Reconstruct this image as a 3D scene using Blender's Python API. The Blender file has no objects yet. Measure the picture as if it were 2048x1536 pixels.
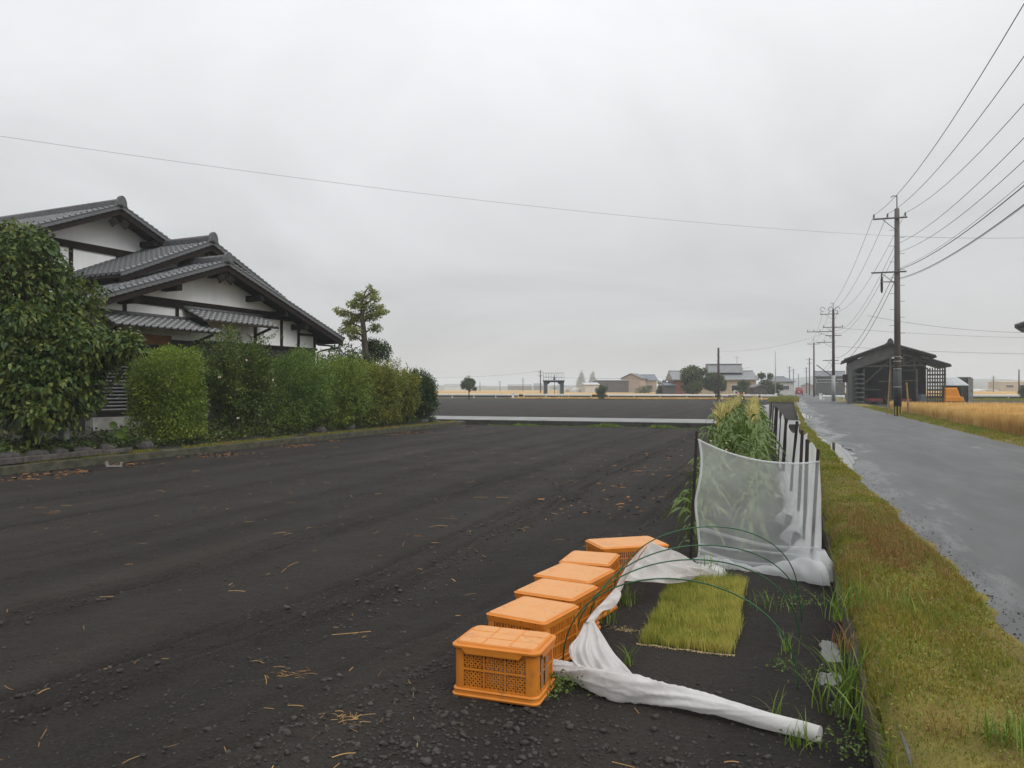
import bpy, math, random
import numpy as np
from mathutils import Vector, Matrix

random.seed(7)
RNG = np.random.default_rng(11)
R = math.radians
scene = bpy.context.scene
col = scene.collection

# ------------------------------------------------------------------ camera
F = 1540.0                      # focal length in photo pixels (2048 wide)
HY = 778.0                      # horizon row
CZ = 1.75                       # eye height over the field
cam_d = bpy.data.cameras.new("camera")
cam = bpy.data.objects.new("camera", cam_d)
col.objects.link(cam)
cam_d.sensor_width = 36.0
cam_d.lens = 36.0 * F / 2048.0
cam_d.clip_start = 0.05
cam_d.clip_end = 6000.0
cam.location = (0, 0, CZ)
cam.rotation_euler = (math.pi / 2 + math.atan((HY - 768) / F), 0, 0)
scene.camera = cam

# ------------------------------------------------------------------ sky (overcast, brighter towards the zenith)
SUN_EL, SUN_AZ = 48.0, 135.0
w = bpy.data.worlds.new("World")
scene.world = w
w.use_nodes = True
nt = w.node_tree
nt.nodes.clear()
def wn(t, **k):
    n = nt.nodes.new(t)
    for a_, b_ in k.items():
        setattr(n, a_, b_)
    return n
def wmath(op, a, b=None):
    n = wn("ShaderNodeMath", operation=op)
    for i, x in enumerate((a, b)):
        if x is None:
            continue
        if isinstance(x, (int, float)):
            n.inputs[i].default_value = x
        else:
            nt.links.new(x, n.inputs[i])
    return n.outputs[0]
wo = wn("ShaderNodeOutputWorld")
bg = wn("ShaderNodeBackground")
tc = wn("ShaderNodeTexCoord")
sp = wn("ShaderNodeSeparateXYZ")
nt.links.new(tc.outputs["Generated"], sp.inputs[0])
zc = wmath("MAXIMUM", sp.outputs[2], 0.0)
den = wmath("ADD", zc, 0.22)
cx = wmath("DIVIDE", sp.outputs[0], den)
cy = wmath("DIVIDE", sp.outputs[1], den)
cb = wn("ShaderNodeCombineXYZ")
nt.links.new(cx, cb.inputs[0]); nt.links.new(cy, cb.inputs[1])
no = wn("ShaderNodeTexNoise")
no.inputs["Scale"].default_value = 0.85
no.inputs["Detail"].default_value = 5.0
no.inputs["Roughness"].default_value = 0.55
no.inputs["Distortion"].default_value = 0.6
nt.links.new(cb.outputs[0], no.inputs["Vector"])
cl = wmath("ADD", wmath("MULTIPLY", wmath("SUBTRACT", no.outputs[0], 0.5), 0.62), 1.0)
gr = wmath("ADD", wmath("MULTIPLY", zc, 0.95), 0.535)
val = wmath("MULTIPLY", gr, cl)
cc = wn("ShaderNodeCombineXYZ")
nt.links.new(wmath("MULTIPLY", val, 0.978), cc.inputs[0])
nt.links.new(val, cc.inputs[1])
nt.links.new(wmath("MULTIPLY", val, 1.015), cc.inputs[2])
sky = wn("ShaderNodeTexSky", sky_type="NISHITA")
sky.sun_disc = False
sky.sun_elevation = R(SUN_EL)
sky.sun_rotation = R(SUN_AZ)
sky.dust_density = 4.0
smul = wn("ShaderNodeVectorMath", operation="SCALE")
smul.inputs["Scale"].default_value = 0.07
nt.links.new(sky.outputs[0], smul.inputs[0])
mx = wn("ShaderNodeMix", data_type="RGBA")
mx.inputs[0].default_value = 0.99           # the cloud cover hides nearly all of the blue
nt.links.new(smul.outputs[0], mx.inputs[6])
nt.links.new(cc.outputs[0], mx.inputs[7])
nt.links.new(mx.outputs[2], bg.inputs[0])
bg.inputs[1].default_value = 1.0
nt.links.new(bg.outputs[0], wo.inputs[0])

sun_d = bpy.data.lights.new("sun", "SUN")
sun_d.energy = 1.5
sun_d.angle = R(40)
sun_d.color = (1.0, 0.97, 0.93)
sun = bpy.data.objects.new("sun", sun_d)
col.objects.link(sun)
sun.rotation_euler = (R(90 - SUN_EL), 0, R(180 - SUN_AZ))

vs = scene.view_settings
scene.display_settings.display_device = "sRGB"
vs.view_transform = "Standard"
vs.look = "None"
vs.exposure = 0.0
vs.gamma = 1.0
vs.use_curve_mapping = False
scene.render.engine = "CYCLES"
cy_ = scene.cycles
cy_.use_denoising = True
cy_.max_bounces = 8
cy_.diffuse_bounces = 3
cy_.glossy_bounces = 3
cy_.transmission_bounces = 4
cy_.transparent_max_bounces = 16
cy_.volume_bounces = 1
cy_.caustics_reflective = False
cy_.caustics_refractive = False

# ------------------------------------------------------------------ frames
AL = R(19.85)                   # the road runs this far right of the view axis
SA, CA = math.sin(AL), math.cos(AL)
def UV(u, v, z=0.0):            # road frame -> world
    return Vector((u * CA + v * SA, -u * SA + v * CA, z))
def toUV(p):
    return (p[0] * CA - p[1] * SA, p[0] * SA + p[1] * CA)
def PY(px, py, Y):              # photo measurement at known depth -> world
    return Vector(((px - 1024) * Y / F, Y, CZ - (py - HY) * Y / F))
def GP(px, py, z=0.0):          # photo measurement on a level -> world
    Y = F * (CZ - z) / (py - HY)
    return Vector(((px - 1024) * Y / F, Y, z))

# ------------------------------------------------------------------ noise
def _h(ix, iy, s):
    n = (ix * 374761393 + iy * 668265263 + s * 362437) & 0xFFFFFFFF
    n = ((n ^ (n >> 13)) * 1274126177) & 0xFFFFFFFF
    return ((n ^ (n >> 16)) & 0xFFFF) / 65535.0
def vn(x, y, s=0):
    x = np.asarray(x, float); y = np.asarray(y, float)
    ix = np.floor(x).astype(np.int64); iy = np.floor(y).astype(np.int64)
    fx = x - ix; fy = y - iy
    fx = fx * fx * (3 - 2 * fx); fy = fy * fy * (3 - 2 * fy)
    a = _h(ix, iy, s); b = _h(ix + 1, iy, s); c = _h(ix, iy + 1, s); d = _h(ix + 1, iy + 1, s)
    return (a + (b - a) * fx) * (1 - fy) + (c + (d - c) * fx) * fy - 0.5
def fbm(x, y, s=0, o=4):
    t = 0; a = 1.0
    for i in range(o):
        t = t + a * vn(x * 2 ** i, y * 2 ** i, s + i)
        a *= 0.5
    return t

# ------------------------------------------------------------------ materials
MATS = {}
def mk(name):
    m = bpy.data.materials.new(name)
    m.use_nodes = True
    n = m.node_tree
    n.nodes.clear()
    out = n.nodes.new("ShaderNodeOutputMaterial")
    b = n.nodes.new("ShaderNodeBsdfPrincipled")
    n.links.new(b.outputs[0], out.inputs[0])
    MATS[name] = m
    return m, n, b, out
def noise_node(n, scale, detail=4, rough=0.55, vec=None, stretch=None):
    t = n.nodes.new("ShaderNodeTexNoise")
    t.inputs["Scale"].default_value = scale
    t.inputs["Detail"].default_value = detail
    t.inputs["Roughness"].default_value = rough
    tcn = n.nodes.new("ShaderNodeTexCoord")
    o = tcn.outputs["Object"]
    if stretch:
        mp = n.nodes.new("ShaderNodeMapping")
        mp.inputs["Scale"].default_value = stretch
        n.links.new(o, mp.inputs[0]); o = mp.outputs[0]
    n.links.new(o, t.inputs["Vector"])
    return t
def ramp(n, src, stops):
    r = n.nodes.new("ShaderNodeValToRGB")
    e = r.color_ramp.elements
    while len(e) < len(stops):
        e.new(0.5)
    for i, (p, c) in enumerate(stops):
        e[i].position = p
        e[i].color = (c[0], c[1], c[2], 1) if isinstance(c, (tuple, list)) else (c, c, c, 1)
    n.links.new(src, r.inputs[0])
    return r.outputs[0]
def bumpn(n, b, src, strength=0.3, dist=0.02):
    bp = n.nodes.new("ShaderNodeBump")
    bp.inputs["Strength"].default_value = strength
    bp.inputs["Distance"].default_value = dist
    n.links.new(src, bp.inputs["Height"])
    n.links.new(bp.outputs[0], b.inputs["Normal"])
def M(name, c1, c2=None, scale=6.0, rough=0.7, spec=0.4, metal=0.0, bump=0.0, bscale=None, detail=4, stretch=None, lo=0.35, hi=0.65, island=0.0):
    if name in MATS:
        return MATS[name]
    m, n, b, out = mk(name)
    b.inputs["Roughness"].default_value = rough
    b.inputs["Specular IOR Level"].default_value = spec
    b.inputs["Metallic"].default_value = metal
    if c2 is None:
        c2 = tuple(x * 0.8 for x in c1)
    t = noise_node(n, scale, detail, stretch=stretch)
    c = ramp(n, t.outputs[0], [(lo, c2), (hi, c1)])
    if island:
        g = n.nodes.new("ShaderNodeNewGeometry")
        hs = n.nodes.new("ShaderNodeHueSaturation")
        mr = n.nodes.new("ShaderNodeMapRange")
        mr.inputs[3].default_value = 1 - island; mr.inputs[4].default_value = 1 + island
        n.links.new(g.outputs["Random Per Island"], mr.inputs[0])
        n.links.new(mr.outputs[0], hs.inputs["Value"])
        n.links.new(c, hs.inputs["Color"]); c = hs.outputs[0]
    n.links.new(c, b.inputs["Base Color"])
    if bump:
        t2 = noise_node(n, bscale or scale * 6, 5, 0.6, stretch=stretch)
        bumpn(n, b, t2.outputs[0], bump, 0.02)
    return m
def LEAF(name, dark, mid, light, trans=0.3, rough=0.5, patch=0.8, spec=0.35, wi=0.38):
    if name in MATS:
        return MATS[name]
    m, n, b, out = mk(name)
    g = n.nodes.new("ShaderNodeNewGeometry")
    t = noise_node(n, patch, 3)
    ad = n.nodes.new("ShaderNodeMath"); ad.operation = "ADD"
    mu = n.nodes.new("ShaderNodeMath"); mu.operation = "MULTIPLY"; mu.inputs[1].default_value = wi
    mu2 = n.nodes.new("ShaderNodeMath"); mu2.operation = "MULTIPLY"; mu2.inputs[1].default_value = 1.1 - wi
    n.links.new(g.outputs["Random Per Island"], mu.inputs[0])
    n.links.new(t.outputs[0], mu2.inputs[0])
    n.links.new(mu.outputs[0], ad.inputs[0]); n.links.new(mu2.outputs[0], ad.inputs[1])
    c = ramp(n, ad.outputs[0], [(0.22, dark), (0.5, mid), (0.85, light)])
    n.links.new(c, b.inputs["Base Color"])
    b.inputs["Roughness"].default_value = rough
    b.inputs["Specular IOR Level"].default_value = spec
    tr = n.nodes.new("ShaderNodeBsdfTranslucent")
    n.links.new(c, tr.inputs[0])
    mx_ = n.nodes.new("ShaderNodeMixShader")
    mx_.inputs[0].default_value = trans
    n.links.new(b.outputs[0], mx_.inputs[1]); n.links.new(tr.outputs[0], mx_.inputs[2])
    n.links.new(mx_.outputs[0], out.inputs[0])
    return m

# ------------------------------------------------------------------ scene-graph helpers
ROOT = {}
def props(o, label=None, cat=None, group=None, kind=None):
    if label: o["label"] = label
    if cat: o["category"] = cat
    if group: o["group"] = group
    if kind: o["kind"] = kind
    return o
def thing(name, label, cat, loc=(0, 0, 0), rotz=0.0, group=None):
    o = bpy.data.objects.new(name, None)
    o.empty_display_size = 0.2
    col.objects.link(o)
    o.location = loc
    o.rotation_euler = (0, 0, rotz)
    ROOT[o.name] = Matrix.Translation(Vector(loc)) @ Matrix.Rotation(rotz, 4, "Z")
    return props(o, label, cat, group)
def copy_tree(o, loc=None, rotz=None, label=None, scale=None, parent=None):
    c = o.copy()
    col.objects.link(c)
    c.parent = parent
    if loc is not None: c.location = loc
    if rotz is not None: c.rotation_euler = (0, 0, rotz)
    if scale is not None: c.scale = scale
    if label: c["label"] = label
    for ch in o.children:
        copy_tree(ch, parent=c)
    return c
def link_mesh(name, me, mat, parent=None, loc=None):
    o = bpy.data.objects.new(name, me)
    col.objects.link(o)
    if mat is not None:
        me.materials.append(MATS[mat] if isinstance(mat, str) else mat)
    if parent is not None:
        o.parent = parent
        if parent.name in ROOT:
            ROOT[o.name] = ROOT[parent.name]
    if loc is not None:
        o.location = loc
    return o
def np_mesh(name, V, Fq, smooth=False):
    me = bpy.data.meshes.new(name)
    V = np.asarray(V, np.float32); Fq = np.asarray(Fq, np.int32)
    k = Fq.shape[1]
    me.vertices.add(len(V)); me.vertices.foreach_set("co", V.ravel())
    me.loops.add(Fq.size); me.loops.foreach_set("vertex_index", Fq.ravel())
    me.polygons.add(len(Fq))
    me.polygons.foreach_set("loop_start", np.arange(0, Fq.size, k, dtype=np.int32))
    me.polygons.foreach_set("loop_total", np.full(len(Fq), k, np.int32))
    if smooth:
        me.polygons.foreach_set("use_smooth", np.ones(len(Fq), bool))
    me.update(calc_edges=True)
    return me
class MB:
    def __init__(s):
        s.v = []; s.f = []
    def add(s, vs_, fs):
        b = len(s.v)
        s.v += [tuple(x) for x in vs_]
        s.f += [tuple(i + b for i in f) for f in fs]
        return s
    def box(s, c, d, rz=0.0, rot=None):
        hx, hy, hz = d[0] / 2, d[1] / 2, d[2] / 2
        m = rot if rot is not None else Matrix.Rotation(rz, 3, "Z")
        c = Vector(c)
        vv = [c + m @ Vector((x * hx, y * hy, z * hz)) for z in (-1, 1) for y in (-1, 1) for x in (-1, 1)]
        return s.add(vv, [(0, 2, 3, 1), (4, 5, 7, 6), (0, 1, 5, 4), (2, 6, 7, 3), (0, 4, 6, 2), (1, 3, 7, 5)])
    def bar(s, a, b, wd, th, up=(0, 0, 1)):     # box from a to b, width wd (sideways), thickness th (along up)
        a = Vector(a); b = Vector(b)
        x = (b - a); L = x.length; x.normalize()
        y = Vector(up).cross(x)
        if y.length < 1e-6: y = Vector((0, 1, 0))
        y.normalize(); z = x.cross(y)
        m = Matrix((x, y, z)).transposed()
        return s.box((a + b) / 2, (L, wd, th), rot=m)
    def tube(s, pts, rad, n=8, caps=True):
        pts = [Vector(p) for p in pts]
        if not isinstance(rad, (list, tuple)): rad = [rad] * len(pts)
        base = len(s.v); up = None
        for i, p in enumerate(pts):
            t = (pts[min(i + 1, len(pts) - 1)] - pts[max(i - 1, 0)])
            if t.length < 1e-9: t = Vector((0, 0, 1))
            t.normalize()
            if up is None:
                up = Vector((0, 0, 1)) if abs(t.z) < 0.9 else Vector((1, 0, 0))
            x = up - t * up.dot(t)
            if x.length < 1e-6: x = t.orthogonal()
            x.normalize(); y = t.cross(x); up = x
            for k in range(n):
                a_ = 2 * math.pi * k / n
                s.v.append(tuple(p + (x * math.cos(a_) + y * math.sin(a_)) * rad[i]))
        for i in range(len(pts) - 1):
            for k in range(n):
                k2 = (k + 1) % n
                s.f.append((base + i * n + k, base + i * n + k2, base + (i + 1) * n + k2, base + (i + 1) * n + k))
        if caps:
            s.f.append(tuple(base + k for k in range(n))[::-1])
            s.f.append(tuple(base + (len(pts) - 1) * n + k for k in range(n)))
        return s
    def prism(s, poly, a, b):                     # polygon (list of Vector offsets as fn) extruded: poly at a, poly at b
        n = len(poly)
        va = [Vector(a) + Vector(p) for p in poly]; vb = [Vector(b) + Vector(p) for p in poly]
        return s.add(va + vb, [tuple(range(n))[::-1], tuple(range(n, 2 * n))] + [(i, (i + 1) % n, n + (i + 1) % n, n + i) for i in range(n)])
    def grid(s, fn, nu, nv):
        vv = [fn(i / nu, j / nv) for j in range(nv + 1) for i in range(nu + 1)]
        return s.add(vv, [(j * (nu + 1) + i, j * (nu + 1) + i + 1, (j + 1) * (nu + 1) + i + 1, (j + 1) * (nu + 1) + i) for j in range(nv) for i in range(nu)])
    def loft(s, loops, cap0=True, cap1=True):
        n = len(loops[0]); b = len(s.v)
        for lp in loops: s.v += [tuple(p) for p in lp]
        for i in range(len(loops) - 1):
            for k in range(n):
                k2 = (k + 1) % n
                s.f.append((b + i * n + k, b + i * n + k2, b + (i + 1) * n + k2, b + (i + 1) * n + k))
        if cap0: s.f.append(tuple(b + k for k in range(n))[::-1])
        if cap1: s.f.append(tuple(b + (len(loops) - 1) * n + k for k in range(n)))
        return s
    def build(s, name, mat, parent=None, world=False, smooth=False, loc=None, bevel=0.0, rotz=0.0):
        """local coordinates by default; world=True converts from world into the parent's frame"""
        vv = s.v
        if world:
            if parent is not None:
                mi = ROOT[parent.name].inverted()
                vv = [tuple(mi @ Vector(p)) for p in vv]
            elif loc is not None:
                mi = (Matrix.Translation(Vector(loc)) @ Matrix.Rotation(rotz, 4, "Z")).inverted()
                vv = [tuple(mi @ Vector(p)) for p in vv]
        me = bpy.data.meshes.new(name)
        me.from_pydata(vv, [], s.f)
        if smooth:
            me.polygons.foreach_set("use_smooth", [True] * len(me.polygons))
        me.update()
        o = link_mesh(name, me, mat, parent, loc)
        if rotz: o.rotation_euler = (0, 0, rotz)
        if parent is None and loc is not None:
            ROOT[o.name] = Matrix.Translation(Vector(loc)) @ Matrix.Rotation(rotz, 4, "Z")
        if bevel:
            bv = o.modifiers.new("bevel", "BEVEL"); bv.width = bevel; bv.segments = 2
            bv.limit_method = "ANGLE"
        return o
def rrect(wd, dp, r, z, n=4):
    pts = []
    for cx_, cy__, a0 in ((wd / 2 - r, dp / 2 - r, 0), (-wd / 2 + r, dp / 2 - r, 90), (-wd / 2 + r, -dp / 2 + r, 180), (wd / 2 - r, -dp / 2 + r, 270)):
        for k in range(n + 1):
            a = R(a0 + 90 * k / n)
            pts.append((cx_ + r * math.cos(a), cy__ + r * math.sin(a), z))
    return pts

# ------------------------------------------------------------------ leaves and blades (numpy)
def unit(a):
    return a / np.maximum(np.linalg.norm(a, axis=1, keepdims=True), 1e-9)
def leaves(P, A, L, Wd, fold=0.15, droop=0.2, six=False):
    """one folded leaf per point: P positions, A axes, L lengths, Wd widths"""
    N = len(P)
    A = unit(A)
    rnd = RNG.normal(size=(N, 3)); rnd[:, 2] += 0.8
    S = unit(np.cross(A, rnd)); U = np.cross(S, A)
    L = np.asarray(L).reshape(-1, 1); Wd = np.asarray(Wd).reshape(-1, 1)
    if not six:
        v0 = P; v1 = P + A * L * 0.45 + S * Wd * 0.5 + U * L * fold
        v2 = P + A * L - np.array([0, 0, 1.0]) * L * droop; v3 = P + A * L * 0.45 - S * Wd * 0.5 + U * L * fold
        V = np.stack([v0, v1, v2, v3], 1).reshape(-1, 3)
        Fq = np.arange(4 * N).reshape(-1, 4)
    else:
        dz = np.array([0, 0, -1.0])
        m1 = P + A * L * 0.35 + U * L * fold * 0.6; m2 = P + A * L * 0.72 + dz * L * droop * 0.4
        v = [P, m1 + S * Wd * 0.5 + U * L * fold * .4, m2 + S * Wd * 0.38 + U * L * fold * .3, P + A * L + dz * L * droop, m2 - S * Wd * 0.38 + U * L * fold * .3, m1 - S * Wd * 0.5 + U * L * fold * .4, m1, m2]
        V = np.stack(v, 1).reshape(-1, 3)
        b = (np.arange(N) * 8).reshape(-1, 1)
        Fq = np.concatenate([b + np.array([[0, 1, 2, 6]]), b + np.array([[6, 2, 3, 7]]), b + np.array([[0, 6, 4, 5]]), b + np.array([[6, 7, 3, 4]])])
    return V, Fq
def blades(P, H, lean, wd):
    """grass blades: two quads tapering to a narrow tip"""
    N = len(P)
    H = np.asarray(H).reshape(-1, 1); wd = np.asarray(wd).reshape(-1, 1); lean = np.asarray(lean).reshape(-1, 1)
    th = RNG.uniform(0, 2 * np.pi, N)
    D = np.stack([np.cos(th), np.sin(th), np.zeros(N)], 1)
    ph = RNG.uniform(0, 2 * np.pi, N)
    S = np.stack([np.cos(ph), np.sin(ph), np.zeros(N)], 1)
    Z = np.array([0, 0, 1.0])
    m = P + Z * H * 0.55 + D * H * lean * 0.3
    t = P + Z * H * np.sqrt(np.maximum(0.05, 1 - 0.5 * lean ** 2)) + D * H * lean
    V = np.stack([P - S * wd / 2, P + S * wd / 2, m + S * wd * 0.4, m - S * wd * 0.4, t + S * wd * 0.06, t - S * wd * 0.06], 1).reshape(-1, 3)
    b = (np.arange(N) * 6).reshape(-1, 1)
    Fq = np.concatenate([b + np.array([[0, 1, 2, 3]]), b + np.array([[3, 2, 4, 5]])])
    return V, Fq

# =================================================================== SETTING
def struct_uv(name, V, Fq, mat, smooth=True, kind="structure", label=None, cat=None):
    me = np_mesh(name, V, Fq, smooth)
    o = link_mesh(name, me, mat)
    o.rotation_euler = (0, 0, -AL)
    ROOT[o.name] = Matrix.Rotation(-AL, 4, "Z")
    props(o, label, cat, None, kind)
    return o
def tensor(us, vs_, zf):
    U, Vv = np.meshgrid(us, vs_)
    Z = zf(U, Vv) if callable(zf) else np.full(U.shape, zf)
    P = np.stack([U, Vv, Z], -1).reshape(-1, 3)
    n, m = len(us), len(vs_)
    i = (np.arange(m - 1)[:, None] * n + np.arange(n - 1)[None, :]).ravel()
    return P, np.stack([i, i + 1, i + n + 1, i + n], 1)

# ---- soil material: dark wet volcanic earth
m, n, b, out = mk("soil")
t1 = noise_node(n, 1.1, 5)
t2 = noise_node(n, 45.0, 6, 0.65)
t3 = noise_node(n, 0.35, 3, stretch=(3.0, 0.25, 1))
mixn = n.nodes.new("ShaderNodeMath"); mixn.operation = "ADD"
k1 = n.nodes.new("ShaderNodeMath"); k1.operation = "MULTIPLY"; k1.inputs[1].default_value = 0.5
k2 = n.nodes.new("ShaderNodeMath"); k2.operation = "MULTIPLY"; k2.inputs[1].default_value = 0.5
n.links.new(t2.outputs[0], k1.inputs[0]); n.links.new(t3.outputs[0], k2.inputs[0])
n.links.new(k1.outputs[0], mixn.inputs[0]); n.links.new(k2.outputs[0], mixn.inputs[1])
c = ramp(n, mixn.outputs[0], [(0.34, (0.017, 0.015, 0.013)), (0.52, (0.033, 0.0285, 0.025)), (0.68, (0.052, 0.044, 0.038))])
n.links.new(c, b.inputs["Base Color"])
rr = ramp(n, t1.outputs[0], [(0.35, 0.78), (0.65, 0.92)])
n.links.new(rr, b.inputs["Roughness"])
b.inputs["Specular IOR Level"].default_value = 0.16
tb = noise_node(n, 90.0, 6, 0.7)
tb2 = noise_node(n, 14.0, 5, 0.6)
ab = n.nodes.new("ShaderNodeMath"); ab.operation = "ADD"
n.links.new(tb.outputs[0], ab.inputs[0]); n.links.new(tb2.outputs[0], ab.inputs[1])
vo = n.nodes.new("ShaderNodeTexVoronoi"); vo.inputs["Scale"].default_value = 42.0
vo.inputs["Randomness"].default_value = 1.0
tcv = n.nodes.new("ShaderNodeTexCoord"); n.links.new(tcv.outputs["Object"], vo.inputs["Vector"])
vm = n.nodes.new("ShaderNodeMath"); vm.operation = "MULTIPLY_ADD"; vm.inputs[1].default_value = -0.9
n.links.new(vo.outputs["Distance"], vm.inputs[0]); n.links.new(ab.outputs[0], vm.inputs[2])
bumpn(n, b, vm.outputs[0], 0.85, 0.03)

# ---- wet asphalt
m, n, b, out = mk("asphalt")
t1 = noise_node(n, 220.0, 3, 0.6)
t2 = noise_node(n, 1.6, 6, 0.65, stretch=(1.4, 0.3, 1))
t4 = noise_node(n, 3.0, 4, 0.6)
c = ramp(n, t1.outputs[0], [(0.3, (0.045, 0.045, 0.046)), (0.6, (0.085, 0.085, 0.086)), (0.8, (0.15, 0.15, 0.148))])
t5 = noise_node(n, 0.55, 5, 0.6, stretch=(1.6, 0.35, 1))
wv = ramp(n, t5.outputs[0], [(0.35, 0.88), (0.62, 1.18)])     # worn lanes and older patches
mxa = n.nodes.new("ShaderNodeMix"); mxa.data_type = "RGBA"; mxa.blend_type = "MULTIPLY"; mxa.inputs[0].default_value = 1.0
n.links.new(c, mxa.inputs[6]); n.links.new(wv, mxa.inputs[7])
n.links.new(mxa.outputs[2], b.inputs["Base Color"])
tcn = n.nodes.new("ShaderNodeTexCoord"); sx = n.nodes.new("ShaderNodeSeparateXYZ")
n.links.new(tcn.outputs["Object"], sx.inputs[0])
mr = n.nodes.new("ShaderNodeMapRange")                       # water gathers along the left edge
mr.inputs[1].default_value = 1.25; mr.inputs[2].default_value = 2.15
mr.inputs[3].default_value = 0.24; mr.inputs[4].default_value = 0.0
n.links.new(sx.outputs[0], mr.inputs[0])
ad = n.nodes.new("ShaderNodeMath"); ad.operation = "ADD"
n.links.new(t2.outputs[0], ad.inputs[0]); n.links.new(mr.outputs[0], ad.inputs[1])
rr = ramp(n, ad.outputs[0], [(0.42, 0.67), (0.66, 0.56), (0.82, 0.18)])
n.links.new(rr, b.inputs["Roughness"])
b.inputs["Specular IOR Level"].default_value = 0.42
bumpn(n, b, t1.outputs[0], 0.35, 0.006)

m, n, b, out = mk("water")
b.inputs["Base Color"].default_value = (0.035, 0.032, 0.028, 1)
b.inputs["Roughness"].default_value = 0.02
b.inputs["Specular IOR Level"].default_value = 0.6
tw = noise_node(n, 25.0, 2)
bumpn(n, b, tw.outputs[0], 0.02, 0.004)

M("concrete", (0.30, 0.29, 0.27), (0.17, 0.165, 0.15), scale=3, rough=0.55, bump=0.2, bscale=40)
M("concrete_wet", (0.21, 0.21, 0.205), (0.13, 0.13, 0.126), scale=1.2, rough=0.5, spec=0.5, bump=0.12, bscale=30)
M("concrete_mossy", (0.075, 0.07, 0.045), (0.03, 0.032, 0.018), scale=5, rough=0.9, bump=0.35, bscale=30)
M("concrete_dark", (0.055, 0.052, 0.047), (0.025, 0.024, 0.022), scale=4, rough=0.8, bump=0.3, bscale=25)
M("edging_earth", (0.085, 0.068, 0.045), (0.045, 0.036, 0.024), scale=7, rough=0.95, bump=0.4, bscale=30)
M("verge_earth", (0.17, 0.14, 0.025), (0.11, 0.085, 0.022), scale=2.2, rough=0.95, bump=0.5, bscale=60)
M("garden_earth", (0.035, 0.030, 0.018), (0.02, 0.022, 0.012), scale=3, rough=0.95, bump=0.5, bscale=30)
M("wheat_ground", (0.48, 0.30, 0.095), (0.34, 0.20, 0.055), scale=0.12, rough=0.9, bump=0.6, bscale=8, stretch=(1, 0.3, 1))
M("far_ground", (0.15, 0.15, 0.10), (0.10, 0.115, 0.07), scale=0.02, rough=0.95)

# ---- base ground sheet reaching the horizon
V, Fq = tensor(np.linspace(-1600, 1600, 25), np.linspace(-300, 2600, 25), -0.32)
struct_uv("ground", V, Fq, "far_ground")

# ---- near field with ruts, clods and the ditch by the verge
PUD = [(0.26, 5.72, 0.085, 0.22), (0.21, 5.24, 0.10, 0.12), (0.30, 4.70, 0.09, 0.17)]
def rut_c(c0, v):
    return c0 - 0.09 * np.clip(6.5 - v, 0, 6) ** 1.5 + 0.30 * vn(v * 0.10, v * 0 + c0, 5) + 0.05 * vn(v * 0.9, v * 0 + c0, 6)
def soil_z(u, v):
    near = np.clip((14 - v) / 10, 0.15, 1)
    z = 0.020 * fbm(u * 0.9, v * 0.5, 3, 3) + near * (0.016 * fbm(u * 8, v * 8, 9, 3))
    # wheel tracks and harrow lines running with the road
    for c0, wd, dp in ((-1.95, 0.06, 0.06), (-2.3, 0.05, 0.045), (-3.35, 0.06, 0.12), (-3.75, 0.06, 0.075), (-5.25, 0.07, 0.11), (-5.6, 0.06, 0.06), (-6.6, 0.06, 0.06), (-7.4, 0.09, 0.08), (-9.3, 0.10, 0.08), (-11.2, 0.10, 0.08)):
        c = rut_c(c0, v)
        d = (u - c) / wd
        z = z - dp * np.exp(-d * d) * (0.7 + 1.0 * vn(v * 1.6, v * 0 + c0, 8))
        d2 = (u - c - wd * 2.0) / (wd * 1.1)
        z = z + dp * 0.55 * np.exp(-d2 * d2) * (0.8 + 1.2 * vn(v * 2.6, v * 0 + c0, 4))
    # flattened nursery bed
    bed = np.clip((u + 1.45) / 0.25, 0, 1) * np.clip((7.6 - v) / 0.4, 0, 1) * np.clip((v - 3.6) / 0.4, 0, 1)
    z = z * (1 - 0.2 * bed)
    # the gutter beside the verge edging
    g = np.exp(-((u - 0.25) / 0.14) ** 2)
    z = z - 0.035 * g
    for (pu, pv, ru, rv) in PUD:
        z = z - 0.035 * np.exp(-(((u - pu) / ru) ** 2 + ((v - pv) / rv) ** 2) * np.clip(1 + 1.3 * vn(u * 11, v * 9, 77) + 1.0 * vn(u * 27, v * 23, 78), 0.4, 2.5))
    return z
us = np.concatenate([np.linspace(-15.2, -6, 120), np.linspace(-5.97, -3.0, 110), np.linspace(-2.97, 0.36, 120)])
vs1 = [-8.0]
while vs1[-1] < 35.1:
    v_ = vs1[-1]
    vs1.append(v_ + (0.5 if v_ < 2.0 else min(0.4, 0.026 * max(1.0, (v_ / 6.0)) ** 1.4)))
vs1[-1] = 35.15
V, Fq = tensor(us, np.array(vs1), soil_z)
struct_uv("field_soil", V, Fq, "soil")

# ---- far field, lane, road, verges
V, Fq = tensor(np.linspace(-60, 1.0, 90), np.linspace(39.3, 124, 160), lambda u, v: 0.05 + 0.05 * fbm(u * 0.5, v * 0.25, 21, 3) - 0.04 * np.exp(-(np.mod(u, 2.4) - 1.2) ** 2 / 0.03))
struct_uv("far_field_soil", V, Fq, "soil")
def slab(name, u0, u1, v0, v1, zt, zb, mat):
    o = MB().box(((u0 + u1) / 2, (v0 + v1) / 2, (zt + zb) / 2), (u1 - u0, v1 - v0, zt - zb)).build(name, mat)
    o.rotation_euler = (0, 0, -AL)
    ROOT[o.name] = Matrix.Rotation(-AL, 4, "Z")
    return props(o, kind="structure")
slab("farm_lane", -60, 0.62, 35.1, 39.3, 0.246, -0.3, "concrete_wet")
o = slab("lane_retaining_wall", -60, 0.44, 34.97, 35.095, 0.225, -0.3, "concrete_dark")

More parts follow.
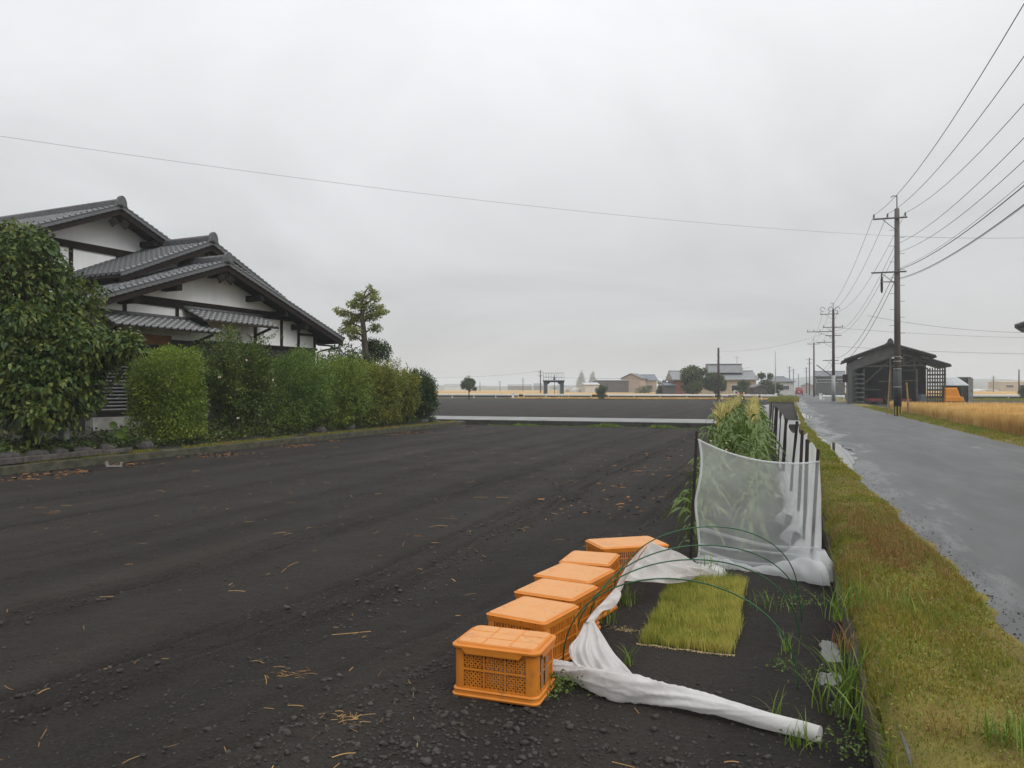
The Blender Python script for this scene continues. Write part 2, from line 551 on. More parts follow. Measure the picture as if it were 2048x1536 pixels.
def edge_wob(v, s):
    return 0.10 * fbm(v * 0.55, v * 0 + s, s, 4)
def vedge(v):                    # the road widens a little towards the net as it recedes
    return edge_wob(v, 31) - 0.024 * np.clip(v - 4, 0, 30)
def road_z(u, v):
    return 0.25 + 0.03 * (1 - (np.clip(u - 3.45, -2.2, 2.4) / 2.2) ** 2)
vr = np.concatenate([np.linspace(-12, 2, 12), np.linspace(2.1, 30, 260), np.linspace(30.5, 130, 160), np.linspace(132, 900, 60)])
V, Fq = tensor(np.linspace(0.45, 5.95, 28), vr, road_z)
struct_uv("road", V, Fq, "asphalt")

def verge_z(u, v):
    e = 1.31 + vedge(v)
    d = np.clip((e - u) / 0.16, -3.2, 1)
    z = 0.262 + 0.030 * d + 0.03 * fbm(u * 3, v * 3, 33, 3)
    z = z - 0.11 * np.clip((0.52 - u) / 0.13, 0, 1) ** 1.5
    return z
V, Fq = tensor(np.linspace(0.40, 1.62, 36), np.concatenate([np.linspace(-8, 2, 20), np.linspace(2.05, 20, 300), np.linspace(20.2, 124, 260)]), verge_z)
struct_uv("grass_verge", V, Fq, "verge_earth")
slab("verge_edging", 0.365, 0.405, -8, 34.9, 0.165, -0.3, "edging_earth")

def rverge_z(u, v):
    e = 5.70 + edge_wob(v, 41)
    d = np.clip((u - e) / 0.16, -1.6, 1)
    return 0.258 + 0.03 * d + 0.025 * fbm(u * 3, v * 3, 43, 3)
V, Fq = tensor(np.linspace(5.35, 7.0, 26), np.concatenate([np.linspace(-8, 60, 320), np.linspace(60.3, 124, 120)]), rverge_z)
struct_uv("grass_verge", V, Fq, "verge_earth")

# puddles
for i, (pu, pv, ru, rv) in enumerate(PUD):
    mb = MB(); ring = []
    for k in range(28):
        a = 2 * math.pi * k / 28
        r = 1.75 + 0.45 * math.sin(a * 3 + i) + 0.3 * math.sin(a * 5 + 2 * i) + 0.15 * math.sin(a * 9 + i)
        ring.append((pu + ru * r * math.cos(a), pv + rv * r * math.sin(a), -0.052))
    mb.add([(pu, pv, -0.052)] + ring, [(0, k + 1, (k + 1) % 28 + 1) for k in range(28)])
    o = mb.build("puddle_water", "water"); o.rotation_euler = (0, 0, -AL); props(o, kind="structure")
# standing water against the verge on the road
for i, (v0, v1, wd) in enumerate(((15.2, 26.5, 0.85), (40, 52, 0.7))):
    mb = MB()
    def fp(s, t, v0=v0, v1=v1, wd=wd, i=i):
        v = v0 + (v1 - v0) * t
        e = 1.12 - 0.024 * min(30.0, max(0.0, v - 4))
        wv = 0.75 * wd * max(0.0, math.sin(math.pi * min(1, max(0, t)))) ** 0.9 * (0.75 + 0.9 * float(fbm(np.array([v * 0.8]), np.array([i * 3.7]), 51, 3)[0]))
        u = e + (wv + 0.2) * s
        return (u, v, 0.2545 + 0.006 * 0)
    mb.grid(fp, 6, 60)
    o = mb.build("puddle_water", "water"); o.rotation_euler = (0, 0, -AL); props(o, kind="structure")

# ---- garden bank and house yard on the left
def bank_z(u, v):
    d = np.clip((-15.35 - u) / 1.2, 0, 1)
    return 0.20 + 0.30 * d + 0.10 * fbm(u * 1.5, v * 1.5, 61, 3)
V, Fq = tensor(np.linspace(-17.5, -15.3, 26), np.linspace(4, 33.4, 200), bank_z)
struct_uv("garden_bank", V, Fq, "garden_earth")
slab("field_corner", -60, -15.36, 33.4, 34.94, 0.03, -0.3, "soil")
slab("house_yard", -60, -17.3, 0, 33.39, 0.45, -0.3, "garden_earth")
# concrete edging between field and garden
mb = MB()
def kb(s, t):
    v = 4 + 30.9 * t
    prof = [(-15.0, -0.06), (-15.02, 0.16), (-15.06, 0.185), (-15.30, 0.19), (-15.34, 0.1)]
    i = min(3, int(s * 4)); f = s * 4 - i
    u = prof[i][0] + (prof[i + 1][0] - prof[i][0]) * f; z = prof[i][1] + (prof[i + 1][1] - prof[i][1]) * f
    w_ = float(vn(np.array([v * 1.3]), np.array([s * 2.0]), 71)[0]) * 0.03
    return (u + w_, v, z + w_ * 0.6)
mb.grid(kb, 4, 160)
o = mb.build("garden_kerb", "concrete_mossy"); o.rotation_euler = (0, 0, -AL); props(o, kind="structure")

# ---- crops beyond: standing wheat as low raised sheets, cross road
slab("cross_road", -260, 1.0, 127.5, 132.5, 0.24, -0.3, "asphalt")
slab("cross_road", 6.0, 260, 127.5, 132.5, 0.24, -0.3, "asphalt")
slab("field_bank", -260, 1.0, 124.0, 127.4, 0.16, -0.3, "verge_earth")
slab("field_bank", 6.8, 260, 118.0, 127.4, 0.16, -0.3, "verge_earth")
slab("shed_yard", 6.9, 60, 62.5, 118, 0.2, -0.3, "garden_earth")
V, Fq = tensor(np.linspace(-330, -3, 60), np.linspace(134, 560, 70), lambda u, v: 0.72 + 0.12 * fbm(u * 0.05, v * 0.05, 81, 3))
struct_uv("wheat_field_beyond", V, Fq, "wheat_ground")
V, Fq = tensor(np.linspace(12, 420, 60), np.linspace(134, 560, 70), lambda u, v: 0.72 + 0.12 * fbm(u * 0.05, v * 0.05, 82, 3))
struct_uv("wheat_field_beyond", V, Fq, "wheat_ground")

# low wooded hills lost in the mist
M("hill", (0.05, 0.07, 0.045), (0.035, 0.05, 0.03), scale=0.02, rough=1.0)
th = np.linspace(-55, 60, 240)
for nm, rad, hh, sd in (("hills", 1500.0, 26.0, 5), ("hills", 1150.0, 9.0, 9)):
    hV = []; hF = []
    hv = np.maximum(1.0, hh * (0.55 + 1.3 * fbm(th * 0.07, th * 0 + sd, sd, 4)))
    rows = 5
    for j in range(rows):
        f = j / (rows - 1)
        for k, a in enumerate(th):
            r_ = rad + 260 * f
            hV.append((r_ * math.sin(R(a)), r_ * math.cos(R(a)), -0.3 + float(hv[k]) * math.sin(f * math.pi * 0.5) if f < 1 else -0.3 + float(hv[k])))
    nn = len(th)
    for j in range(rows - 1):
        for k in range(nn - 1):
            hF.append((j * nn + k, j * nn + k + 1, (j + 1) * nn + k + 1, (j + 1) * nn + k))
    o = link_mesh(nm, np_mesh(nm, hV, hF, True), "hill"); props(o, kind="structure")

# =================================================================== LOOSE MATTER ON THE FIELD
M("clod", (0.056, 0.049, 0.043), (0.028, 0.024, 0.021), scale=30, rough=0.7, spec=0.3, bump=0.4, bscale=120, island=0.35)
M("straw", (0.36, 0.22, 0.085), (0.19, 0.095, 0.035), scale=3, rough=0.85, island=0.4)
M("litter_leaf", (0.22, 0.10, 0.035), (0.12, 0.055, 0.02), scale=3, rough=0.85, island=0.4)
ICO_V = []
ph = (1 + 5 ** 0.5) / 2
for a_, b_ in ((-1, ph), (1, ph), (-1, -ph), (1, -ph)):
    ICO_V.append((a_, b_, 0))
for a_, b_ in ((-1, ph), (1, ph), (-1, -ph), (1, -ph)):
    ICO_V.append((0, a_, b_))
for a_, b_ in ((ph, -1), (ph, 1), (-ph, -1), (-ph, 1)):
    ICO_V.append((a_, 0, b_))
ICO_V = np.array(ICO_V) / math.sqrt(1 + ph * ph)
ICO_F = np.array([(0, 11, 5), (0, 5, 1), (0, 1, 7), (0, 7, 10), (0, 10, 11), (1, 5, 9), (5, 11, 4), (11, 10, 2), (10, 7, 6), (7, 1, 8), (3, 9, 4), (3, 4, 2), (3, 2, 6), (3, 6, 8), (3, 8, 9), (4, 9, 5), (2, 4, 11), (6, 2, 10), (8, 6, 7), (9, 8, 1)])
OCT_V = np.array([(1, 0, 0), (-1, 0, 0), (0, 1, 0), (0, -1, 0), (0, 0, 1), (0, 0, -1)], float) * 1.2
OCT_F = np.array([(0, 2, 4), (2, 1, 4), (1, 3, 4), (3, 0, 4), (2, 0, 5), (1, 2, 5), (3, 1, 5), (0, 3, 5)])
def rocks(P, S, flat=0.7, jit=0.28, octa=False):
    N = len(P)
    BV, BF = (OCT_V, OCT_F) if octa else (ICO_V, ICO_F)
    nb = len(BV)
    V = np.repeat(BV[None], N, 0) * (1 + RNG.uniform(-jit, jit, (N, nb, 1)))
    sc = S[:, None, None] * np.stack([RNG.uniform(0.75, 1.3, N), RNG.uniform(0.75, 1.3, N), np.full(N, flat)], 1)[:, None, :]
    V = V * sc
    th = RNG.uniform(0, 6.28, N); c_, s_ = np.cos(th)[:, None], np.sin(th)[:, None]
    X = V[:, :, 0] * c_ - V[:, :, 1] * s_; Y = V[:, :, 0] * s_ + V[:, :, 1] * c_
    V = np.stack([X, Y, V[:, :, 2]], -1) + P[:, None, :]
    Fq = (np.arange(N)[:, None, None] * nb + BF[None]).reshape(-1, 3)
    return V.reshape(-1, 3), Fq
def scatter_field(N, vmin, vmax, umin=-9.0, umax=0.33, bias=2.0):
    t = RNG.uniform(0, 1, N) ** bias
    v = vmin + (vmax - vmin) * t
    u = RNG.uniform(umin, umax, N)
    return u, v
u, v = scatter_field(60000, 2.2, 15.0, umin=-13.0, bias=1.6)
keep = (fbm(u * 1.6, v * 1.0, 91, 3) + RNG.uniform(-0.5, 0.5, len(u)) > -0.12) & ~((u > -1.35) & (v > 4.2) & (v < 7.4) & (RNG.uniform(0, 1, len(u)) < 0.4))
keep &= (u > -v * 1.42 - 0.3)
u, v = u[keep], v[keep]
s = np.exp(RNG.normal(math.log(0.0046), 0.45, len(u))) * (0.85 + 0.03 * v)
s = np.clip(s, 0.003, 0.020)
P = np.stack([u, v, soil_z(u, v) + s * 0.15], 1)
V, Fq = rocks(P, s, flat=0.65, jit=0.4, octa=True)
struct_uv("soil_clods", V, Fq, "clod", smooth=False, kind="stuff", label="dark crumbly soil clods strewn over the tilled field", cat="soil")
# coarse clods in the bottom middle and along the track
uc = np.concatenate([RNG.normal(-1.55, 0.55, 1900), RNG.normal(-3.2, 0.16, 500), RNG.normal(-0.3, 0.35, 260)])
vc = np.concatenate([RNG.normal(3.35, 0.6, 1900), RNG.uniform(3, 11, 500), RNG.normal(3.5, 0.3, 260)])
for c0 in (-3.35, -5.25, -3.75, -1.95):
    vv_ = RNG.uniform(2.5, 13, 700); uu_ = rut_c(c0, vv_) + 0.13 + 0.07 * RNG.normal(size=700)
    kk = vn(vv_ * 0.7, vv_ * 0 + c0, 12) > -0.12
    uc = np.concatenate([uc, uu_[kk]]); vc = np.concatenate([vc, vv_[kk]])
s = np.clip(np.exp(RNG.normal(math.log(0.0088), 0.45, len(uc))), 0.004, 0.024)
P = np.stack([uc, vc, soil_z(uc, vc) + s * 0.2], 1)
V, Fq = rocks(P, s, flat=0.65, jit=0.42)
struct_uv("coarse_clods", V, Fq, "clod", smooth=False, kind="stuff", label="coarse lumps of dark earth left of the orange crates", cat="soil")

def strips(u, v, z, L, wd, curl):
    N = len(u)
    th = RNG.uniform(0, 6.28, N)
    D = np.stack([np.cos(th), np.sin(th), np.zeros(N)], 1); S = np.stack([-np.sin(th), np.cos(th), np.zeros(N)], 1)
    P0 = np.stack([u, v, z], 1)
    rows = []
    lift = RNG.uniform(-0.02, 0.10, N)
    for k in range(4):
        f = k / 3
        p = P0 + D * (L * f)[:, None] + S * (curl * L * f * f)[:, None]
        p[:, 2] += lift * L * math.sin(math.pi * f) * 0.7 + 0.006
        rows.append(p - S * wd[:, None] / 2); r2 = p + S * wd[:, None] / 2; r2[:, 2] += wd * 0.5; rows.append(r2)
    V = np.stack(rows, 1).reshape(-1, 3)
    b = (np.arange(N) * 8).reshape(-1, 1)
    Fq = np.concatenate([b + np.array([[2 * k, 2 * k + 1, 2 * k + 3, 2 * k + 2]]) for k in range(3)])
    return V, Fq
u, v = scatter_field(1050, 2.3, 20, umin=-13, umax=0.2, bias=1.8)
keep = (u > -v * 1.42 - 0.3) & ~((u > -1.4) & (v > 4.3) & (v < 7.4))
u, v = u[keep], v[keep]
L = np.clip(np.exp(RNG.normal(math.log(0.06), 0.55, len(u))), 0.02, 0.22); wd = RNG.uniform(0.0018, 0.0042, len(u)) * (1 + v * 0.06)
V, Fq = strips(u, v, soil_z(u, v), L * 1.25, wd, RNG.normal(0, 0.12, len(u)))
struct_uv("straw_bits", V, Fq, "straw", smooth=False, kind="stuff", label="pale straw stalks scattered over the dark soil", cat="straw")
# line of fallen leaves by the kerb, along the headland and tracks
N = 2600
v = RNG.uniform(6, 34, N); u = -14.25 + 0.35 * RNG.normal(size=N) + 0.25 * np.sin(v * 0.8)
k = RNG.uniform(0, 1, N) < 0.25
u = np.where(k, RNG.normal(-2.6, 0.6, N) - 0.02 * v, u)
keep = (fbm(v * 0.9, u * 0 + 2, 95, 3) > -0.15)
u, v = u[keep], v[keep]
L = RNG.uniform(0.03, 0.11, len(u)); wd = RNG.uniform(0.012, 0.03, len(u))
V, Fq = strips(u, v, soil_z(u, v), L, wd, RNG.uniform(-0.3, 0.3, len(u)))
struct_uv("fallen_leaves", V, Fq, "litter_leaf", smooth=False, kind="stuff", label="line of fallen brown leaves along the field edge", cat="leaves")
# litter heaps
for i, (px_, py_) in enumerate(((95, 1027), (835, 1072), (570, 1345), (690, 1440), (1210, 1360))):
    g = GP(px_, py_)
    uu, vv_ = toUV(g)
    N = 40
    u = uu + 0.06 * RNG.normal(size=N); v = vv_ + 0.04 * RNG.normal(size=N)
    V, Fq = strips(u, v, soil_z(u, v), RNG.uniform(0.02, 0.08, N), RNG.uniform(0.0015, 0.0035, N), RNG.uniform(-0.5, 0.5, N))
    struct_uv("straw_tuft", V, Fq, "straw" if i > 1 else "litter_leaf", smooth=False, kind="stuff", label="small heap of dead straw on the soil", cat="straw")

# =================================================================== GRASS
def grassmat(name, stops, patch, rough=0.6):
    m, n, b, out = mk(name)
    t = noise_node(n, patch, 4, 0.6)
    g = n.nodes.new("ShaderNodeNewGeometry")
    a1 = n.nodes.new("ShaderNodeMath"); a1.operation = "MULTIPLY_ADD"; a1.inputs[1].default_value = 0.28
    s1 = n.nodes.new("ShaderNodeMath"); s1.operation = "SUBTRACT"; s1.inputs[1].default_value = 0.14
    n.links.new(g.outputs["Random Per Island"], a1.inputs[0]); n.links.new(t.outputs[0], s1.inputs[0]); n.links.new(s1.outputs[0], a1.inputs[2])
    c = ramp(n, a1.outputs[0], stops)
    n.links.new(c, b.inputs["Base Color"])
    b.inputs["Roughness"].default_value = rough; b.inputs["Specular IOR Level"].default_value = 0.3
    tr = n.nodes.new("ShaderNodeBsdfTranslucent"); n.links.new(c, tr.inputs[0])
    mx_ = n.nodes.new("ShaderNodeMixShader"); mx_.inputs[0].default_value = 0.25
    n.links.new(b.outputs[0], mx_.inputs[1]); n.links.new(tr.outputs[0], mx_.inputs[2]); n.links.new(mx_.outputs[0], out.inputs[0])
    return m
grassmat("verge_grass", [(0.27, (0.21, 0.11, 0.035)), (0.35, (0.27, 0.19, 0.035)), (0.46, (0.25, 0.235, 0.025)), (0.60, (0.125, 0.175, 0.018))], 0.75)
grassmat("dry_grass", [(0.33, (0.22, 0.10, 0.04)), (0.5, (0.26, 0.165, 0.05)), (0.68, (0.15, 0.16, 0.03))], 2.2)
grassmat("green_grass", [(0.3, (0.09, 0.16, 0.02)), (0.5, (0.15, 0.24, 0.032)), (0.7, (0.25, 0.30, 0.06))], 2.5, 0.4)
def verge_blades(N, v0, v1, bias, hmul, name, mat, umin, umax, zf, label, wmul=1.0, hm=None):
    t = RNG.uniform(0, 1, N) ** bias
    v = v0 + (v1 - v0) * t
    u = RNG.uniform(umin, umax, N)
    if umax < 3:
        k = u < 1.33 + vedge(v)
    else:
        k = u > 5.66 + edge_wob(v, 41)
    u, v = u[k], v[k]
    H = RNG.uniform(0.015, 0.05, len(u)) * hmul * (1 + 0.9 * np.clip(fbm(u * 2.2, v * 1.6, 37, 3) * 2.4, -0.5, 1.4))
    if hm is not None: H = H * hm(u, v)
    Pz = zf(u, v) - 0.004
    V, Fq = blades(np.stack([u, v, Pz], 1), H, RNG.uniform(0.1, 0.75, len(u)), RNG.uniform(0.002, 0.0045, len(u)) * wmul * (1 + v * 0.09))
    return struct_uv(name, V, Fq, mat, smooth=False, kind="stuff", label=label, cat="grass")
verge_blades(85000, 2.2, 16, 1.35, 0.75, "verge_turf", "verge_grass", 0.385, 1.45, verge_z, "short olive and yellow turf on the roadside verge nearby", 0.95)
verge_blades(30000, 15, 70, 1.5, 1.2, "verge_turf", "verge_grass", 0.385, 1.45, verge_z, "yellow green turf of the verge further up the road", 1.3)
verge_blades(34000, 12, 70, 1.3, 1.5, "verge_turf", "verge_grass", 5.55, 6.7, rverge_z, "turf strip between the road and the wheat field", 1.2)
# the rusty, dry stretch of the verge: taller seeding grass
def drymask(u, v):
    return np.exp(-((v - 8.3) / 1.9) ** 2) * 1.6 + 0.25
N = 8000
v = RNG.normal(8.3, 1.2, N); u = RNG.uniform(0.39, 1.35, N)
k = (v > 5.0) & (u < 1.30 + vedge(v)) & (fbm(u * 3, v * 2, 39, 3) > -0.25)
u, v = u[k], v[k]
V, Fq = blades(np.stack([u, v, verge_z(u, v)], 1), RNG.uniform(0.03, 0.10, len(u)), RNG.uniform(0.1, 0.8, len(u)), RNG.uniform(0.002, 0.004, len(u)) * 1.6)
struct_uv("dry_verge_grass", V, Fq, "dry_grass", smooth=False, kind="stuff", label="rusty brown dry grass patch on the verge beside the net", cat="grass")

# blades hanging over the edging
N = 9000
v = 2.2 + 20 * RNG.uniform(0, 1, N) ** 1.5; u = 0.43 + 0.035 * RNG.normal(size=N)
k = (fbm(v * 1.3, v * 0, 47, 3) > -0.18) & (u > 0.365)
u, v = u[k], v[k]
V, Fq = blades(np.stack([u, v, np.full(len(u), 0.13)], 1), RNG.uniform(0.05, 0.15, len(u)), RNG.uniform(0.3, 1.0, len(u)), RNG.uniform(0.003, 0.006, len(u)) * (1 + v * 0.05))
struct_uv("edge_grass", V, Fq, "verge_grass", smooth=False, kind="stuff", label="grass fringe hanging over the verge edging", cat="grass")
# small leaves and dead scraps mixed into the turf
LEAF("verge_herb", (0.15, 0.075, 0.028), (0.24, 0.19, 0.035), (0.17, 0.24, 0.035), 0.2, 0.6, 1.3, wi=0.7)
N = 13000
v = 2.3 + 15 * RNG.uniform(0, 1, N) ** 1.5; u = RNG.uniform(0.39, 1.34, N)
k = (u < 1.31 + vedge(v)) & (fbm(u * 2.5, v * 2.0, 45, 3) > -0.22)
u, v = u[k], v[k]
A = RNG.normal(size=(len(u), 3)); A[:, 2] = np.abs(A[:, 2]) * 0.5 + 0.1
V, Fq = leaves(np.stack([u, v, verge_z(u, v) + RNG.uniform(0.002, 0.035, len(u))], 1), A, RNG.uniform(0.008, 0.026, len(u)) * (1 + v * 0.03), RNG.uniform(0.005, 0.012, len(u)) * (1 + v * 0.03))
struct_uv("verge_herbs", V, Fq, "verge_herb", smooth=False, kind="stuff", label="small herbs and dead leaf scraps in the verge turf", cat="ground cover")
def tuft(u, v, z, n_, h, spread, wd, mat, label, name="grass_tuft", lean=(0.15, 0.9), group=None):
    P = np.stack([spread * RNG.normal(size=n_), spread * RNG.normal(size=n_), np.zeros(n_)], 1)
    # long arching blades, four segments
    th = RNG.uniform(0, 6.28, n_); D = np.stack([np.cos(th), np.sin(th), 0 * th], 1); S = np.stack([-np.sin(th), np.cos(th), 0 * th], 1)
    H = h * RNG.uniform(0.45, 1.1, n_); ln = RNG.uniform(lean[0], lean[1], n_)
    rows = []
    for k_ in range(6):
        f = k_ / 5
        p = P + D * (H * ln * f ** 1.8)[:, None]
        p[:, 2] += H * (f - 0.35 * ln * f ** 3)
        ww = wd * (1 - f ** 2.2 * 0.95)
        rows += [p - S * ww / 2, p + S * ww / 2]
    V = np.stack(rows, 1).reshape(-1, 3)
    b_ = (np.arange(n_) * 12).reshape(-1, 1)
    Fq = np.concatenate([b_ + np.array([[2 * k_, 2 * k_ + 1, 2 * k_ + 3, 2 * k_ + 2]]) for k_ in range(5)])
    o = link_mesh(name, np_mesh(name, V, Fq, True), mat, None, UV(u, v, z))
    return props(o, label, "grass", group)
def tuft_at(px_, py_, z, *a, **k):
    uu, vv_ = toUV(GP(px_, py_, z))
    return tuft(uu, vv_, z - 0.01, *a, **k)
tuft_at(1705, 1395, -0.02, 70, 0.42, 0.07, 0.009, "green_grass", "largest clump of long green grass rooted in the gutter by the verge edging", lean=(0.1, 0.7))
tuft_at(1668, 1420, -0.02, 34, 0.30, 0.05, 0.008, "green_grass", "green grass clump in the gutter just beyond the roll end")
tuft_at(1725, 1470, -0.02, 26, 0.28, 0.05, 0.009, "green_grass", "arching grass clump at the gutter right of the roll end", lean=(0.4, 1.0))
tuft_at(1590, 1490, 0.0, 20, 0.20, 0.035, 0.007, "green_grass", "grass clump in front of the white roll near its end")
tuft_at(1548, 1440, 0.0, 9, 0.20, 0.02, 0.006, "green_grass", "thin upright grass sprig behind the white roll")
tuft_at(1420, 1150, 0.0, 24, 0.26, 0.04, 0.007, "green_grass", "grass clump in front of the net's hem")
tuft_at(1455, 1160, 0.0, 14, 0.2, 0.04, 0.007, "green_grass", "sparse grass clump by the net hem, right of the seedlings' far end")
tuft_at(1256, 1325, 0.0, 14, 0.16, 0.02, 0.006, "green_grass", "small grass sprig between the cloth and the seedling trays")
tuft_at(1222, 1245, 0.0, 22, 0.2, 0.04, 0.006, "green_grass", "grass clump under the hoops beside the crates")
tuft_at(1255, 1205, 0.0, 50, 0.17, 0.055, 0.006, "green_grass", "spreading low grass inside the tunnel left of the seedlings")
tuft_at(1545, 1215, 0.0, 24, 0.18, 0.10, 0.006, "green_grass", "thin weeds growing at the foot of the far hoops")["kind"] = "stuff"
tuft_at(1570, 1300, 0.0, 16, 0.16, 0.05, 0.006, "green_grass", "thin weeds beside the right leg of the second hoop")
tuft_at(1735, 1215, 0.24, 60, 0.30, 0.10, 0.006, "green_grass", "pale green grass clump on the verge edge near the net corner", lean=(0.1, 0.5))
tuft_at(1790, 1230, 0.25, 60, 0.26, 0.12, 0.005, "green_grass", "soft green grass clump in the middle of the verge")["kind"] = "stuff"
tuft_at(2010, 1500, 0.25, 110, 0.22, 0.06, 0.005, "green_grass", "dense green grass clump at the near right of the verge", lean=(0.1, 0.6))
tuft_at(1880, 1480, 0.25, 60, 0.2, 0.07, 0.005, "dry_grass", "dry seeding grass clump on the near verge")
tuft_at(1670, 1235, 0.20, 30, 0.26, 0.04, 0.006, "green_grass", "grass blades hanging over the concrete edging")
tuft_at(1690, 1300, 0.20, 30, 0.24, 0.05, 0.006, "dry_grass", "drier grass blades over the edging above the puddles")
tuft_at(395, 885, 0.18, 60, 0.55, 0.12, 0.02, "green_grass", "arching grass clump spilling over the garden kerb", lean=(0.5, 1.1))
# low broadleaf weeds on the bed
LEAF("weed", (0.05, 0.09, 0.015), (0.10, 0.17, 0.03), (0.2, 0.26, 0.06), 0.3)
def weed(px_, py_, n_, sp_, hh, label):
    g = GP(px_, py_)
    P = np.stack([sp_ * RNG.normal(size=n_), sp_ * RNG.normal(size=n_), RNG.uniform(0.0, hh, n_)], 1)
    A = RNG.normal(size=(n_, 3)); A[:, 2] = np.abs(A[:, 2]) * 0.5 + 0.2
    V, Fq = leaves(P, A, RNG.uniform(0.012, 0.035, n_), RNG.uniform(0.008, 0.016, n_))
    o = link_mesh("weed", np_mesh("weed", V, Fq), "weed", None, (g.x, g.y, 0.0))
    return props(o, label, "weed", None, "stuff")
weed(1110, 1385, 190, 0.06, 0.10, "low leafy weed beside the corner of the lidded crate")
weed(1150, 1370, 110, 0.07, 0.06, "small weed patch between crate and white roll")
weed(1590, 1205, 150, 0.12, 0.05, "sparse creeping weeds below the net corner")
weed(1560, 1335, 60, 0.05, 0.05, "tiny weed at the foot of the near hoop")
weed(1640, 1360, 90, 0.09, 0.06, "weeds beside the lower puddle")
weed(1700, 1500, 200, 0.10, 0.08, "weed patch in the gutter right of the roll end")

# grit and crumbs of earth along the road's left edge
N = 2200
v = 3 + 30 * RNG.uniform(0, 1, N) ** 1.6; u = 1.30 + vedge(v) + np.abs(RNG.normal(0, 0.13, N))
P = np.stack([u, v, road_z(u, v) + 0.002], 1)
V, Fq = rocks(P, np.clip(np.exp(RNG.normal(math.log(0.0035), 0.5, N)), 0.0015, 0.010), 0.55, 0.4, octa=True)
struct_uv("edge_grit", V, Fq, "clod", smooth=False, kind="stuff", label="dark grit and soil crumbs along the road edge", cat="grit")

# =================================================================== CRATES
def muddy(n, c, thr):            # dried splashes and grit of the field's earth
    g1 = noise_node(n, 32.0, 5, 0.7); g2 = noise_node(n, 4.0, 3)
    mm = n.nodes.new("ShaderNodeMath"); mm.operation = "MULTIPLY_ADD"; mm.inputs[1].default_value = 0.45; 
    n.links.new(g2.outputs[0], mm.inputs[0])
    m3 = n.nodes.new("ShaderNodeMath"); m3.operation = "MULTIPLY"; m3.inputs[1].default_value = 0.55
    n.links.new(g1.outputs[0], m3.inputs[0]); n.links.new(m3.outputs[0], mm.inputs[2])
    fac = ramp(n, mm.outputs[0], [(thr - 0.06, 0.0), (thr + 0.06, 0.7)])
    mx = n.nodes.new("ShaderNodeMix"); mx.data_type = "RGBA"
    n.links.new(fac, mx.inputs[0]); n.links.new(c, mx.inputs[6]); mx.inputs[7].default_value = (0.20, 0.10, 0.04, 1)
    return mx.outputs[2]
m, n, b, out = mk("orange_plastic")
t = noise_node(n, 5, 4); t2 = noise_node(n, 60, 3)
c = ramp(n, t.outputs[0], [(0.3, (0.52, 0.160, 0.013)), (0.7, (0.60, 0.205, 0.02))])
c = muddy(n, c, 0.63)
n.links.new(c, b.inputs["Base Color"]); b.inputs["Roughness"].default_value = 0.5
b.inputs["Specular IOR Level"].default_value = 0.4
b.inputs["Subsurface Weight"].default_value = 0.0
bumpn(n, b, t2.outputs[0], 0.06, 0.01)
m, n, b, out = mk("orange_worn")     # sun-bleached, muddy flats
t = noise_node(n, 7, 5, 0.6); t2 = noise_node(n, 40, 4)
c = ramp(n, t.outputs[0], [(0.3, (0.53, 0.205, 0.036)), (0.55, (0.60, 0.26, 0.068)), (0.75, (0.50, 0.24, 0.08))])
c = muddy(n, c, 0.60)
n.links.new(c, b.inputs["Base Color"]); b.inputs["Roughness"].default_value = 0.42
bumpn(n, b, t2.outputs[0], 0.08, 0.01)
M("blue_print", (0.13, 0.16, 0.20), (0.30, 0.18, 0.08), scale=20, rough=0.6, lo=0.45, hi=0.6)
M("dark_hole", (0.03, 0.012, 0.004), rough=0.9)
M("white_cloth", (0.74, 0.73, 0.72), (0.62, 0.60, 0.585), scale=5, rough=0.85, bump=0.15, bscale=70)

def lattice(mb, x0, x1, z0, z1, fn, pitch=0.026, wd=0.0085):
    """diagonal lattice bars inside a rectangle; fn maps (x,z,out)->point"""
    W, H = x1 - x0, z1 - z0
    for sgn in (1, -1):
        c_ = -H if sgn > 0 else 0
        k = c_
        end = W if sgn > 0 else W + H
        while k < end:
            pts = []
            # line x = k + sgn*z
            lo, hi = (0.0, H)
            zz0 = max(lo, (0 - k) if sgn > 0 else (k - W)); zz1 = min(hi, (W - k) if sgn > 0 else k)
            if zz1 - zz0 > 0.004:
                xa, xb = k + sgn * zz0, k + sgn * zz1
                a = (x0 + xa, z0 + zz0); b_ = (x0 + xb, z0 + zz1)
                dx, dz = b_[0] - a[0], b_[1] - a[1]; l = math.hypot(dx, dz); nx, nz = -dz / l * wd / 2, dx / l * wd / 2
                q = [(a[0] - nx, a[1] - nz), (b_[0] - nx, b_[1] - nz), (b_[0] + nx, b_[1] + nz), (a[0] + nx, a[1] + nz)]
                mb.add([fn(x, z, 0.0) for x, z in q] + [fn(x, z, 0.003) for x, z in q], [(0, 1, 2, 3), (4, 7, 6, 5), (0, 4, 5, 1), (2, 6, 7, 3)])
            k += pitch

